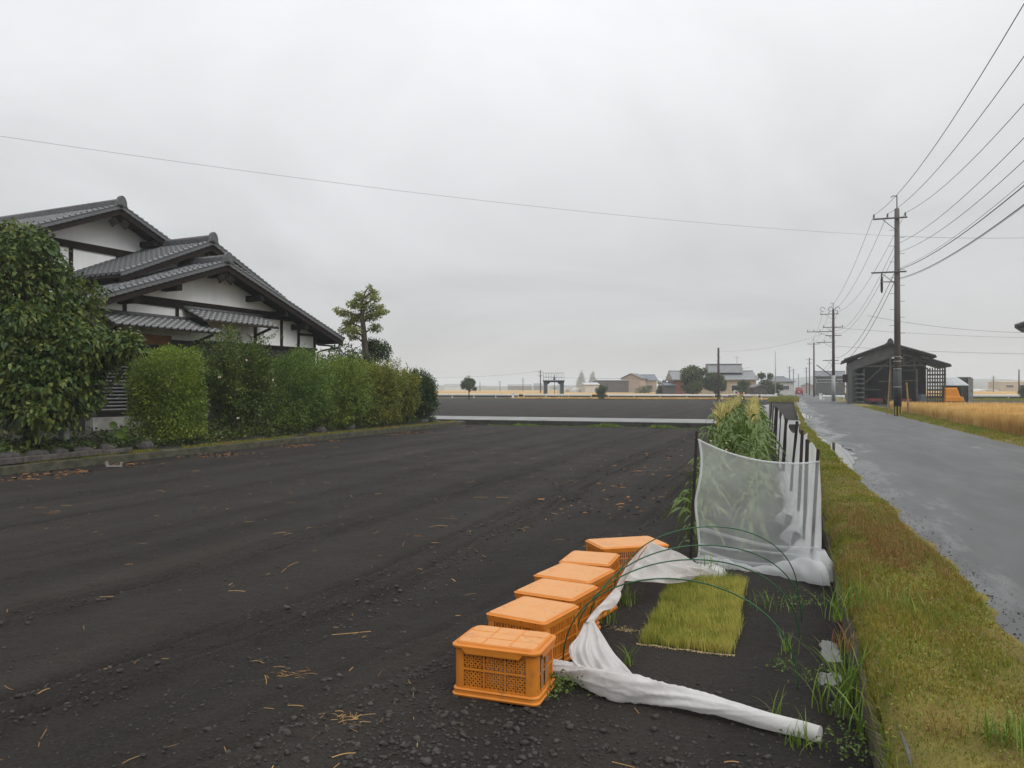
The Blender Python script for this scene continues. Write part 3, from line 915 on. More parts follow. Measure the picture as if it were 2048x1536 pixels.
# ---- the lidded crate with lattice walls
def lidded_crate(loc, rz):
    t = thing("crate", "orange plastic lattice crate with a lid, the nearest in the row", "crate", loc, rz, "orange crates beside the tunnel")
    W, D, H = 0.50, 0.345, 0.285
    mb = MB()
    mb.loft([rrect(W + 0.02, D + 0.02, 0.035, 0.0), rrect(W + 0.03, D + 0.03, 0.04, 0.012), rrect(W + 0.014, D + 0.014, 0.04, 0.018), rrect(W + 0.012, D + 0.012, 0.04, 0.036), rrect(W + 0.022, D + 0.022, 0.045, 0.040), rrect(W + 0.004, D + 0.004, 0.045, 0.048)])
    mb.build("base_rim", "orange_plastic", t, bevel=0.002)
    # corner posts (rounded)
    for sx_, sy_ in ((1, 1), (-1, 1), (-1, -1), (1, -1)):
        mb = MB()
        r = 0.045
        cx_, cy__ = sx_ * (W / 2 - r), sy_ * (D / 2 - r)
        a0 = {(1, 1): 0, (-1, 1): 90, (-1, -1): 180, (1, -1): 270}[(sx_, sy_)]
        prof = [(cx_ + r * math.cos(R(a0 + q * 15)), cy__ + r * math.sin(R(a0 + q * 15))) for q in range(7)]
        # straight returns
        d0 = (math.cos(R(a0 - 90)), math.sin(R(a0 - 90))); d1 = (math.cos(R(a0 + 180)), math.sin(R(a0 + 180)))
        prof = [(prof[0][0] + d0[0] * 0.016, prof[0][1] + d0[1] * 0.016)] + prof + [(prof[-1][0] + d1[0] * 0.016, prof[-1][1] + d1[1] * 0.016)]
        inn = [(cx_ + (x - cx_) * 0.9, cy__ + (y - cy__) * 0.9) for x, y in prof]
        lp = prof + inn[::-1]
        mb.loft([[(x, y, 0.046) for x, y in lp], [(x, y, H - 0.012) for x, y in lp]])
        mb.build("corner_post", "orange_plastic", t)
    # walls: ribs + lattice panels
    for side in range(4):
        a = side * 90
        ln = (W if side % 2 == 0 else D) - 0.12
        off = (D if side % 2 == 0 else W) / 2 - 0.006
        rot = Matrix.Rotation(R(a), 3, "Z")
        def fn(x, z, o_, rot=rot, off=off):
            return rot @ Vector((x, -off + o_, z))
        mb = MB()
        nc = 3 if side % 2 == 0 else 2
        zs = (0.046, 0.158, H - 0.016)
        for z in (0.052, 0.158, H - 0.022):
            mb.box(rot @ Vector((0, -off, z)), (ln, 0.012, 0.011), R(a))
        for i in range(nc + 1):
            mb.box(rot @ Vector((-ln / 2 + ln * i / nc, -off, H / 2 + 0.017)), (0.007, 0.0105, H - 0.064), R(a))
        mb.build("wall_ribs", "orange_plastic", t)
        for i in range(nc):
            for j in range(2):
                mb = MB()
                x0, x1 = -ln / 2 + ln * i / nc + 0.004, -ln / 2 + ln * (i + 1) / nc - 0.004
                lattice(mb, x0, x1, zs[j] + 0.012, zs[j + 1] - 0.005, fn)
                mb.build("lattice_panel", "orange_plastic", t)
    # printed marks on the right-hand wall
    mb = MB()
    for (y0, z0, hh, ww) in ((-0.085, 0.07, 0.17, 0.028), (0.0, 0.19, 0.06, 0.035), (-0.01, 0.075, 0.10, 0.03)):
        mb.box((W / 2 + 0.0015, y0, z0 + hh / 2), (0.002, ww, hh))
    mb.build("printed_mark", "blue_print", t)
    # lid
    lid = MB()
    lid.loft([rrect(W + 0.026, D + 0.026, 0.05, H - 0.012), rrect(W + 0.034, D + 0.034, 0.052, H - 0.006), rrect(W + 0.034, D + 0.034, 0.052, H + 0.004), rrect(W - 0.004, D - 0.004, 0.045, H + 0.009), rrect(W - 0.016, D - 0.016, 0.045, H + 0.019)], cap0=True)
    for side in range(4):           # skirt tabs
        rot = Matrix.Rotation(R(side * 90), 3, "Z")
        ln = (W if side % 2 == 0 else D)
        off = (D if side % 2 == 0 else W) / 2 + 0.0155
        x0, x1 = (-0.17, 0.15) if side == 0 else (-ln * 0.3, ln * 0.3)
        poly = [(x0 - 0.025, H - 0.007), (x1 + 0.025, H - 0.007), (x1, H - 0.036), (x0, H - 0.036)]
        lid.add([rot @ Vector((x, -off - 0.001, z)) for x, z in poly] + [rot @ Vector((x, -off + 0.004, z)) for x, z in poly], [(0, 1, 2, 3)[::-1], (4, 5, 6, 7), (0, 4, 7, 3), (1, 2, 6, 5), (2, 3, 7, 6)])
    lo_ = lid.build("lid", "orange_plastic", t)
    for i in range(3):
        for j in range(3):
            pw, pd = (W - 0.03) / 3, (D - 0.03) / 3
            mb = MB()
            cx_, cy__ = (i - 1) * pw, (j - 1) * pd
            dz = 0.0 if (i + j) % 2 else 0.0015
            l1 = [(x + cx_, y + cy__, z) for x, y, z in rrect(pw - 0.006, pd - 0.006, 0.008 if not (i != 1 and j != 1) else 0.03, H + 0.017)]
            l2 = [(x + cx_, y + cy__, z) for x, y, z in rrect(pw - 0.010, pd - 0.010, 0.008 if not (i != 1 and j != 1) else 0.03, H + 0.0205 + dz)]
            mb.loft([l1, l2], cap0=False)
            mb.build("lid_panel", "orange_worn", lo_)
    return t
g1 = GP(902, 1390); 
ang = -AL
ex = Vector((math.cos(ang), math.sin(ang), 0)); ey = Vector((-math.sin(ang), math.cos(ang), 0))
CR1 = g1 + ex * 0.262 + ey * 0.182
lidded_crate((CR1.x, CR1.y, 0.004), ang)
# bundle of white netting lying inside it
mb = MB()
for k, (x, y, z, r) in enumerate(((0.02, -0.06, 0.13, 0.062), (0.11, -0.05, 0.115, 0.05), (-0.08, 0.02, 0.10, 0.055))):
    mb.loft([[(CR1.x + x + r * rr_ * math.cos(a * 0.63 + k) * (1 + 0.15 * math.sin(3 * a)), CR1.y + y + r * rr_ * math.sin(a * 0.63 + k), z + zz * r) for a in range(10)] for rr_, zz in ((0.3, -1), (0.85, -0.6), (1, 0), (0.8, 0.6), (0.25, 0.95))])
mb.box((CR1.x, CR1.y, 0.045), (0.2, 0.12, 0.05), ang)
o = mb.build("net_bundle", "white_cloth", None, world=True, smooth=True, loc=(CR1.x, CR1.y, 0.03))
props(o, "white bundle of netting seen inside the lidded crate", "bundle")

# ---- upturned crates with slatted walls
def upturned_crate(label, top, zt=0.315):
    """top: photo-measured corners FL, FR, BR, BL of the upturned floor"""
    c = sum((GP(px_, py_, zt) for px_, py_ in top), Vector()) / 4
    FL, FR, BR, BL = [GP(px_, py_, zt) for px_, py_ in top]
    ex_ = ((FR - FL) + (BR - BL)); ey_ = ((BL - FL) + (BR - FR))
    W = ex_.length / 2; D = ey_.length / 2
    rz_ = math.atan2(ex_.y, ex_.x); rz2 = math.atan2(ey_.y, ey_.x) - math.pi / 2
    rz_ = (rz_ + rz2) / 2
    t = thing("crate", label, "crate", (c.x, c.y, 0.004), rz_, "orange crates beside the tunnel")
    H = zt - 0.004
    tap = 0.02
    mb = MB()
    mb.loft([rrect(W + tap + 0.03, D + tap + 0.03, 0.04, 0.0), rrect(W + tap + 0.03, D + tap + 0.03, 0.04, 0.014), rrect(W + tap + 0.01, D + tap + 0.01, 0.04, 0.018), rrect(W + tap + 0.008, D + tap + 0.008, 0.04, 0.040), rrect(W + tap + 0.02, D + tap + 0.02, 0.04, 0.044), rrect(W + tap, D + tap, 0.04, 0.05)])
    mb.build("rim", "orange_plastic", t)
    mb = MB()
    mb.loft([rrect(W + 0.004, D + 0.004, 0.035, H - 0.05), rrect(W + 0.014, D + 0.014, 0.036, H - 0.022), rrect(W + 0.018, D + 0.018, 0.036, H - 0.012), rrect(W + 0.002, D + 0.002, 0.032, H - 0.010), rrect(W - 0.016, D - 0.016, 0.030, H - 0.001)])
    fl = mb.build("floor_edge", "orange_plastic", t)
    mb = MB()
    mb.loft([rrect(W - 0.018, D - 0.018, 0.03, H - 0.004), rrect(W - 0.024, D - 0.024, 0.03, H + 0.001)], cap0=False)
    mb.build("upturned_floor", "orange_worn", fl)
    for k in range(4):
        MB().box((-W * 0.36 + W * 0.24 * k, -D / 2 - 0.0075, H - 0.018), (0.007, 0.003, 0.005)).build("drain_hole", "dark_hole", fl)
    for k in range(3):
        MB().box((W / 2 + 0.0075, -D * 0.3 + D * 0.3 * k, H - 0.018), (0.003, 0.007, 0.005)).build("drain_hole", "dark_hole", fl)
    for sx_, sy_ in ((1, 1), (-1, 1), (-1, -1), (1, -1)):
        a0 = {(1, 1): 0, (-1, 1): 90, (-1, -1): 180, (1, -1): 270}[(sx_, sy_)]
        loops = []
        for z, ex2 in ((0.046, tap), (H - 0.03, 0.0)):
            r = 0.045; cx_, cy__ = sx_ * ((W + ex2) / 2 - r), sy_ * ((D + ex2) / 2 - r)
            prof = [(cx_ + r * math.cos(R(a0 + q * 22.5)), cy__ + r * math.sin(R(a0 + q * 22.5))) for q in range(5)]
            d0 = (math.cos(R(a0 - 90)), math.sin(R(a0 - 90))); d1 = (math.cos(R(a0 + 180)), math.sin(R(a0 + 180)))
            prof = [(prof[0][0] + d0[0] * 0.02, prof[0][1] + d0[1] * 0.02)] + prof + [(prof[-1][0] + d1[0] * 0.02, prof[-1][1] + d1[1] * 0.02)]
            inn = [(cx_ + (x - cx_) * 0.9, cy__ + (y - cy__) * 0.9) for x, y in prof]
            loops.append([(x, y, z) for x, y in prof + inn[::-1]])
        MB().loft(loops).build("corner_post", "orange_plastic", t)
    for side in range(4):
        rot = Matrix.Rotation(R(side * 90), 3, "Z")
        ln = (W if side % 2 == 0 else D) - 0.11
        mb = MB()
        def off(z):
            return ((D if side % 2 == 0 else W) + tap * (1 - z / H)) / 2 - 0.004
        nb = 4
        for i in range(nb):
            z = 0.06 + (H - 0.095) * i / (nb - 1)
            mb.box(rot @ Vector((0, -off(z) - 0.002, z)), (ln + 0.01, 0.009, 0.009), R(side * 90))
        ns = int(ln / 0.021)
        for i in range(ns + 1):
            x = -ln / 2 + ln * i / ns
            za, zb = 0.05, H - 0.03
            big = i % max(1, ns // 3) == 0
            mb.bar(rot @ Vector((x, -off(za), za)), rot @ Vector((x, -off(zb), zb)), 0.011 if big else 0.0065, 0.006, up=rot @ Vector((0, -1, 0)))
        mb.build("slatted_wall", "orange_plastic", t)
    return t
upturned_crate("orange upturned slatted crate right behind the lidded crate", ((983, 1224), (1096, 1247), (1142, 1210), (1046, 1186)))
upturned_crate("orange upturned slatted crate, third in the row from the lidded one", ((1052, 1179), (1150, 1203), (1174, 1172), (1079, 1150)))
upturned_crate("orange upturned slatted crate, fourth in the row from the lidded one", ((1093, 1147), (1186, 1168), (1205, 1139), (1117, 1119)))
upturned_crate("orange upturned slatted crate, fifth in the row, just before the far crosswise crate", ((1141, 1120), (1227, 1132), (1219, 1109), (1136, 1096)))
upturned_crate("orange upturned slatted crate farthest from the camera, set crosswise", ((1202, 1099), (1317, 1085), (1297, 1067), (1190, 1081)))

# =================================================================== SEEDLING TRAYS
M("tray_plastic", (0.03, 0.035, 0.03), rough=0.6)
M("tray_soil", (0.16, 0.12, 0.075), (0.35, 0.27, 0.15), scale=60, rough=0.95, bump=0.5, bscale=120)
grassmat("seedling", [(0.28, (0.14, 0.19, 0.025)), (0.43, (0.30, 0.32, 0.05)), (0.62, (0.52, 0.45, 0.12))], 3.6, 0.55)
b0 = toUV(GP(1278, 1285)); 
u0, u1 = -0.985, -0.345
v0 = b0[1] - 0.02
words = ["nearest", "second nearest", "third nearest", "fourth nearest", "second farthest", "farthest"]
for i in range(6):
    cu, cv = (u0 + u1) / 2 + random.uniform(-0.02, 0.02), v0 + 0.155 + i * 0.315
    zt = float(soil_z(np.array([cu]), np.array([cv]))[0]) - 0.03
    t = thing("seedling_tray", "tray of young rice seedlings, the %s of the block under the hoops" % words[i], "seedling tray", UV(cu, cv, zt), -AL + random.uniform(-0.03, 0.03), "rice seedling trays in the nursery bed")
    mb = MB()
    mb.loft([rrect(0.60, 0.285, 0.012, -0.02), rrect(0.62, 0.305, 0.014, 0.03), rrect(0.605, 0.29, 0.012, 0.03), rrect(0.60, 0.285, 0.012, 0.018)], cap1=False)
    mb.build("tray", "tray_plastic", t)
    MB().loft([rrect(0.604, 0.29, 0.012, 0.012), rrect(0.602, 0.288, 0.012, 0.0245)], cap0=False).build("root_mat", "tray_soil", t)
    N = 3400
    x = RNG.normal(0, 1, N); x = np.where(RNG.uniform(0, 1, N) < 0.93, RNG.uniform(-0.305, 0.305, N), RNG.uniform(-0.33, 0.33, N)); y = RNG.uniform(-0.145, 0.145, N) + 0.006 * RNG.normal(size=N)
    H = RNG.uniform(0.075, 0.135, N) * (0.80, 1.05, 0.85, 1.0, 0.9, 1.0)[i] * (1 + 0.25 * vn(x * 9 + i, y * 9, 14))
    P = np.stack([x, y, np.full(N, 0.02)], 1)
    V, Fq = blades(P, H, RNG.uniform(0.05, 0.5, N), RNG.uniform(0.003, 0.005, N))
    link_mesh("seedlings", np_mesh("seedlings", V, Fq), "seedling", t)["kind"] = "stuff"
# husks spilled at the tray edge
N = 480
x = RNG.uniform(u0 - 0.02, u1, N); y = v0 + 0.015 - np.abs(RNG.normal(0.0, 0.018, N)) - 0.02 * np.sin((x - u0) * 4)
k = RNG.uniform(0, 1, N) < 0.25
x = np.where(k, RNG.normal(u0 - 0.14, 0.06, N), x); y = np.where(k, RNG.normal(v0 + 0.28, 0.025, N), y)
P = np.stack([x, y, soil_z(x, y) + 0.004], 1)
V, Fq = rocks(P, RNG.uniform(0.003, 0.006, N), 0.5)
M("rice_husk", (0.38, 0.30, 0.16), (0.22, 0.16, 0.08), scale=20, rough=0.9)
struct_uv("rice_husks", V, Fq, "rice_husk", smooth=False, kind="stuff", label="pale spilled seed husks along the seedling tray edge", cat="husks")

# =================================================================== HOOPS
M("green_pole", (0.018, 0.10, 0.035), (0.012, 0.06, 0.022), scale=12, rough=0.4)
HOOPS = [((-1.36, 4.72), (0.04, 4.82), 0.62, "nearest green tunnel hoop arching over the seedlings"),
         ((-1.36, 4.98), (0.06, 5.70), 0.62, "second green tunnel hoop from the camera"),
         ((-1.36, 5.35), (0.08, 6.25), 0.63, "third green tunnel hoop from the camera"),
         ((-1.36, 6.15), (0.06, 6.95), 0.64, "farthest green tunnel hoop, by the net panel")]
def hoop_pt(i, f):
    (ua, va), (ub, vb), h, _ = HOOPS[i]
    a = math.pi * f
    s_ = 0.5 - 0.5 * math.cos(a)
    zz = h * math.sin(a) ** 0.82
    return UV(ua + (ub - ua) * s_, va + (vb - va) * s_, zz - 0.03)
for i, (A_, B_, h, lab) in enumerate(HOOPS):
    mb = MB()
    mb.tube([hoop_pt(i, k / 48) for k in range(49)], 0.0047, 8)
    o = mb.build("tunnel_hoop", "green_pole", None, world=True, smooth=True, loc=UV(A_[0], A_[1], -0.03))
    props(o, lab, "hoop", "green tunnel hoops over the seedbed")

# =================================================================== WHITE ROW COVER
m, n, b, out = mk("fleece")
b.inputs["Base Color"].default_value = (0.80, 0.79, 0.785, 1); b.inputs["Roughness"].default_value = 0.9
t = noise_node(n, 16, 7, 0.7, stretch=(1.0, 1.6, 1.6)); t2 = noise_node(n, 5, 5, 0.65)
c = ramp(n, t2.outputs[0], [(0.3, (0.58, 0.535, 0.51)), (0.55, (0.80, 0.785, 0.775))])
n.links.new(c, b.inputs["Base Color"])
bumpn(n, b, t.outputs[0], 0.5, 0.025)
tr = n.nodes.new("ShaderNodeBsdfTranslucent"); tr.inputs[0].default_value = (0.75, 0.74, 0.73, 1)
mx_ = n.nodes.new("ShaderNodeMixShader"); mx_.inputs[0].default_value = 0.45
n.links.new(b.outputs[0], mx_.inputs[1]); n.links.new(tr.outputs[0], mx_.inputs[2])
n.links.new(mx_.outputs[0], out.inputs[0])

def bez_grid(rows, nu, nv):
    """Catmull-Rom surface through a control grid rows[j][i] (Vectors)"""
    def cr(p, t_):
        n_ = len(p) - 1
        x = t_ * n_; i = min(int(x), n_ - 1); f = x - i
        a, b_, c_, d = p[max(i - 1, 0)], p[i], p[i + 1], p[min(i + 2, n_)]
        return 0.5 * ((2 * b_) + (c_ - a) * f + (2 * a - 5 * b_ + 4 * c_ - d) * f * f + (3 * b_ - a - 3 * c_ + d) * f ** 3)
    return lambda s_, t_: cr([cr(r_, s_) for r_ in rows], t_)
cov = thing("row_cover", "white fleece row cover slumped over the hoops and twisted into a roll", "row cover", UV(-0.7, 4.3, 0.0))
# (a) the end still pulled over the far hoop
pk = hoop_pt(3, 0.235)
rows = [
    [PY(1303, 1083, pk.y), PY(1345, 1103, pk.y + 0.3), PY(1395, 1128, pk.y + 0.55), GP(1440, 1141, 0.04)],
    [PY(1285, 1105, pk.y - 0.15), PY(1330, 1125, pk.y + 0.2), PY(1382, 1140, pk.y + 0.45), GP(1428, 1147, 0.03)],
    [PY(1268, 1132, pk.y - 0.25), PY(1312, 1146, pk.y + 0.05), PY(1362, 1153, pk.y + 0.25), GP(1412, 1153, 0.02)],
    [PY(1250, 1160, pk.y - 0.4), PY(1300, 1164, pk.y - 0.1), PY(1345, 1163, pk.y + 0.1), GP(1395, 1158, 0.01)],
]
fa = bez_grid(rows, 0, 0)
mb = MB()
def fa2(s_, t_):
    p = fa(s_, t_)
    w_ = 0.018 * math.sin(14 * t_ + 5 * s_) * math.sin(math.pi * s_) + 0.008 * math.sin(31 * t_ - 9 * s_)
    return p + Vector((w_ * 0.3, -w_, w_))
mb.grid(fa2, 30, 24)
mb.build("draped_end", "fleece", cov, world=True, smooth=True)
# (b) the flank hanging down the left legs of the hoops
flank = [(1303, 1083, 6.62, 1268, 1132, 6.42), (1281, 1100, 6.45, 1250, 1160, 6.2), (1258, 1124, 6.25, 1245, 1175, 6.0), (1243, 1150, 6.0, 1234, 1190, 5.8), (1236, 1168, 5.8, 1238, 1180, 5.75),
         (1226, 1180, 5.6, 1241, 1192, 5.55), (1212, 1196, 5.4, 1228, 1213, 5.35), (1198, 1210, 5.25, 1205, 1222, 5.2), (1182, 1228, 5.08, 1192, 1238, 5.05), (1168, 1248, 4.95, 1186, 1244, 4.97)]
r1 = [PY(a, b_, c_) for a, b_, c_, _, _, _ in flank]; r2 = [PY(d, e, f_) for _, _, _, d, e, f_ in flank]
mid = [(a + b_) / 2 + Vector((-0.02, -0.03, 0.015)) for a, b_ in zip(r1, r2)]
fb = bez_grid([r1, mid, r2], 0, 0)
mb = MB()
mb.grid(lambda s_, t_: fb(s_, t_) + Vector((0, -1, 0.6)) * (0.010 * math.sin(t_ * 9 + s_ * 22)), 50, 10)
mb.build("hanging_flank", "fleece", cov, world=True, smooth=True)
# (c) the fan that opens towards the ground
rows = [
    [PY(1168, 1246, 4.95), PY(1176, 1243, 4.96), PY(1182, 1241, 4.97), PY(1189, 1243, 4.97)],
    [PY(1155, 1272, 4.85), PY(1172, 1270, 4.86), PY(1190, 1268, 4.87), PY(1208, 1272, 4.87)],
    [PY(1138, 1293, 4.78), PY(1165, 1297, 4.75), PY(1192, 1297, 4.76), PY(1228, 1302, 4.76)],
    [PY(1143, 1318, 4.68), PY(1172, 1326, 4.64), PY(1205, 1326, 4.63), PY(1250, 1328, 4.64)],
    [PY(1165, 1342, 4.55), PY(1190, 1350, 4.52), PY(1222, 1352, 4.50), PY(1268, 1352, 4.52)],
]
fc = bez_grid(rows, 0, 0)
mb = MB()
def fc2(s_, t_):
    p = fc(s_, t_)
    w_ = (0.016 * math.sin(s_ * 17 + 2 * t_) + 0.010 * math.sin(s_ * 37 - 3 * t_)) * min(1, t_ * 1.6)
    return p + Vector((0, -w_, w_ * 0.7))
mb.grid(fc2, 44, 30)
mb.build("fan_of_cloth", "fleece", cov, world=True, smooth=True)
# (d) crumpled heap and twisted roll on the ground
path = [(1108, 1334, 0.045, 0.050), (1150, 1345, 0.055, 0.055), (1190, 1356, 0.07, 0.075), (1230, 1366, 0.085, 0.088), (1270, 1372, 0.085, 0.085), (1310, 1382, 0.075, 0.074), (1360, 1394, 0.065, 0.064), (1420, 1408, 0.06, 0.058), (1480, 1424, 0.055, 0.053), (1540, 1441, 0.05, 0.049), (1600, 1456, 0.048, 0.047), (1638, 1467, 0.047, 0.046)]
ctr = [GP(a, b_, c_) for a, b_, c_, _ in path]; rad = [d * 0.86 for _, _, _, d in path]
def crv(p, t_):
    n_ = len(p) - 1; x = t_ * n_; i = min(int(x), n_ - 1); f = x - i
    a, b_, c_, d = p[max(i - 1, 0)], p[i], p[i + 1], p[min(i + 2, n_)]
    return 0.5 * ((2 * b_) + (c_ - a) * f + (2 * a - 5 * b_ + 4 * c_ - d) * f * f + (3 * b_ - a - 3 * c_ + d) * f ** 3)
mb = MB(); loops = []
NS, NR = 240, 44
for j in range(NS + 1):
    t_ = j / NS
    p = crv(ctr, t_); q = crv(ctr, min(1, t_ + 0.01)) - crv(ctr, max(0, t_ - 0.01)); q.normalize()
    x = Vector((0, 0, 1)) - q * q.z; x.normalize(); y = q.cross(x)
    r = crv([Vector((k_, 0, 0)) for k_ in rad], t_).x
    tw = 6.5 * t_ + 0.5 * math.sin(7 * t_)
    crum = max(0.0, 1 - max(0, t_ - 0.5) / 0.4)
    lp = []
    for k_ in range(NR):
        a_ = 2 * math.pi * k_ / NR
        cr_ = 1 - abs(math.sin(1.5 * a_ + tw + 0.5 * math.sin(11 * t_))) ** 0.7
        rr_ = r * (1 + crum * (0.30 * cr_ - 0.16 + 0.20 * (1 - abs(math.sin(3.5 * a_ + tw * 1.6 + 1.2 * math.sin(13 * t_))) ** 0.6) - 0.06 + 0.30 * float(fbm(np.array([3.1 * math.cos(a_ + tw) + 9]), np.array([3.1 * math.sin(a_ + tw) + 9 * t_]), 57, 3)[0])) + 0.03 * cr_)
        pp = p + (x * math.cos(a_) + y * math.sin(a_)) * rr_
        pp.z = max(pp.z, 0.001)
        lp.append(pp)
    loops.append(lp)
# open, slightly hollow end
pe = ctr[-1]
loops.append([pe + (v_ - pe) * 0.80 + (ctr[-2] - ctr[-1]).normalized() * 0.004 for v_ in loops[-1]])
mb.loft(loops)
mb.build("twisted_roll", "fleece", cov, world=True, smooth=True)
# heap of gathered cloth at the far foot, by the net post
mb = MB()
g = GP(1418, 1148)
mb.loft([[g + Vector((0.17 * rr_ * math.cos(a * 0.5236) * (1 + 0.2 * math.sin(2.7 * a)), 0.13 * rr_ * math.sin(a * 0.5236), 0.0 + zz + 0.012 * math.sin(4 * a))) for a in range(12)] for rr_, zz in ((1.0, 0.003), (0.85, 0.05), (0.5, 0.085), (0.15, 0.075))])
mb.build("gathered_foot", "fleece", cov, world=True, smooth=True)

# =================================================================== NET ENCLOSURE
def netmat(name, alpha, colr):
    m, n, b, out = mk(name)
    b.inputs["Base Color"].default_value = colr; b.inputs["Roughness"].default_value = 0.8
    tr = n.nodes.new("ShaderNodeBsdfTransparent")
    tl = n.nodes.new("ShaderNodeBsdfTranslucent"); tl.inputs[0].default_value = colr
    m1 = n.nodes.new("ShaderNodeMixShader"); m1.inputs[0].default_value = 0.5
    n.links.new(b.outputs[0], m1.inputs[1]); n.links.new(tl.outputs[0], m1.inputs[2])
    t = noise_node(n, 3.0, 3, 0.6)
    mr = n.nodes.new("ShaderNodeMapRange"); mr.inputs[1].default_value = 0.3; mr.inputs[2].default_value = 0.7
    mr.inputs[3].default_value = alpha - 0.07; mr.inputs[4].default_value = alpha + 0.07
    n.links.new(t.outputs[0], mr.inputs[0])
    mx_ = n.nodes.new("ShaderNodeMixShader")
    n.links.new(mr.outputs[0], mx_.inputs[0])
    n.links.new(tr.outputs[0], mx_.inputs[1]); n.links.new(m1.outputs[0], mx_.inputs[2])
    n.links.new(mx_.outputs[0], out.inputs[0])
netmat("net_front", 0.40, (0.72, 0.74, 0.75, 1))
netmat("net_side", 0.82, (0.78, 0.79, 0.80, 1))
netmat("net_hem", 0.60, (0.80, 0.81, 0.82, 1))
M("post_metal", (0.035, 0.022, 0.022), (0.02, 0.013, 0.014), scale=9, rough=0.55)

LB = GP(1380, 1122); RB = GP(1620, 1156)
Lt = PY(1394, 862, LB.y - 0.02); Rt = PY(1636, 898, RB.y - 0.02)
uR, vR = toUV(RB)
KF = 0.318                       # the netted strip runs a little off the road
kF = RB.x - KF * RB.y
def SF(k_, Y_, z_=0.0):
    return Vector((KF * Y_ + k_, Y_, z_))
def post(pb, pt, r, lab):
    d = (pt - pb)
    mb = MB().tube([pb - d * 0.06, pt], r, 8)
    o = mb.build("net_post", "post_metal", None, world=True, loc=(pb.x, pb.y, 0.0))
    props(o, lab, "post", "dark posts holding the insect net")
    return o
post(LB, Lt, 0.016, "dark leaning post at the left end of the near net panel")
post(RB, Rt, 0.016, "dark post at the near right corner of the net")
PV = [(8.35, 0.021), (9.7, 0.021), (11.3, 0.023), (14.4, 0.028), (15.2, 0.028), (17.4, 0.014), (21.0, 0.028), (23.5, 0.028), (26.5, 0.024), (30.5, 0.024)]
nth = ["second", "third", "fourth", "fifth", "sixth", "seventh", "eighth", "ninth", "tenth", "last"]
POSTS = [(vR, RB, Rt)]
for i, (Yp, r) in enumerate(PV):
    hh = 1.20 + random.uniform(-0.05, 0.08)
    pb = SF(kF + random.uniform(-0.02, 0.02), Yp); pt = SF(kF + 0.075 + random.uniform(-0.03, 0.03), Yp + random.uniform(-0.05, 0.05), hh)
    POSTS.append((Yp, pb, pt))
    post(pb, pt, r, "dark net post on the roadside, %s from the near corner" % nth[i] if i < 9 else "far end post of the roadside net")
net = thing("insect_net", "white insect net strung on posts round the corn rows", "net", (RB.x, RB.y, 0.0))
# near panel
def front(s_, t_):
    tl = LB + (Lt - LB) * 0.945; tr_ = RB + (Rt - RB) * 0.955
    top = tl + (tr_ - tl) * s_
    sag = 0.13 * (1 - (2 * min(1, s_ * 0.85 + 0.02) - 1) ** 2)
    top = top - Vector((0, 0, sag))
    bl = LB + Vector((0.02, -0.05, 0.02)); br = RB + Vector((0.05, -0.03, 0.03))
    bot = bl + (br - bl) * s_
    p = bot + (top - bot) * t_
    # pinched left edge, ripples
    edge = (1 - s_) ** 8
    p.x += edge * (0.022 * math.sin(t_ * 9 + 0.5) + 0.01)
    w_ = 0.02 * math.sin(t_ * 22 - s_ * 4) * (1 - t_) + 0.02 * math.sin(s_ * 6 + t_ * 3) + 0.012 * math.sin(s_ * 19 + t_ * 11)
    return p + Vector((0, -0.03 - w_, 0))
MB().grid(front, 60, 60).build("near_panel", "net_front", net, world=True, smooth=True)
# folds across the near panel
mb = MB()
for (tz, amp) in ((0.07, 0.03), (0.16, 0.02), (0.245, 0.035)):
    mb.grid(lambda s_, t_, tz=tz, amp=amp: front(s_, tz + amp * t_ - 0.06 * s_ * (1 - s_) * 1.5 + 0.02 * math.sin(s_ * 5 + tz * 30)) + Vector((0, -0.012 - 0.012 * math.sin(t_ * math.pi), 0)), 40, 4)
mb.build("net_fold", "net_front", net, world=True, smooth=True)
# top and left hems
mb = MB()
mb.tube([front(k / 40, 1.0) for k in range(41)], 0.008, 6)
mb.tube([front(0.0, k / 40) + Vector((0.012, -0.004, 0)) for k in range(41)], 0.012, 6)
mb.build("net_edge", "net_hem", net, world=True, smooth=True)
# bunched skirt lying on the soil
def skirt(s_, t_):
    a = LB + (RB - LB) * (s_ * 1.03)
    r = 0.05 + 0.11 * s_ ** 2.5 + 0.03 * math.sin(s_ * 9)
    ang_ = t_ * math.pi
    return Vector((a.x + 0.02, a.y - 0.08 - math.cos(ang_) * r * 1.3, max(0.004, math.sin(ang_) * r * 1.15 + 0.012 * math.sin(s_ * 40 + t_ * 7))))
MB().grid(skirt, 70, 14).build("net_skirt", "net_hem", net, world=True, smooth=True)
mb = MB()
g = RB + Vector((0.07, -0.03, 0))
mb.loft([[g + Vector(((0.15 + 0.03 * math.sin(2.2 * a)) * rr_ * math.cos(a * 0.4488), 0.15 * rr_ * math.sin(a * 0.4488), zz + 0.015 * math.sin(3.1 * a) * rr_)) for a in range(14)] for rr_, zz in ((0.8, 0.0), (1.0, 0.06), (0.9, 0.14), (0.6, 0.2), (0.35, 0.27))], cap1=False)
mb.build("net_bunch", "net_hem", net, world=True, smooth=True)
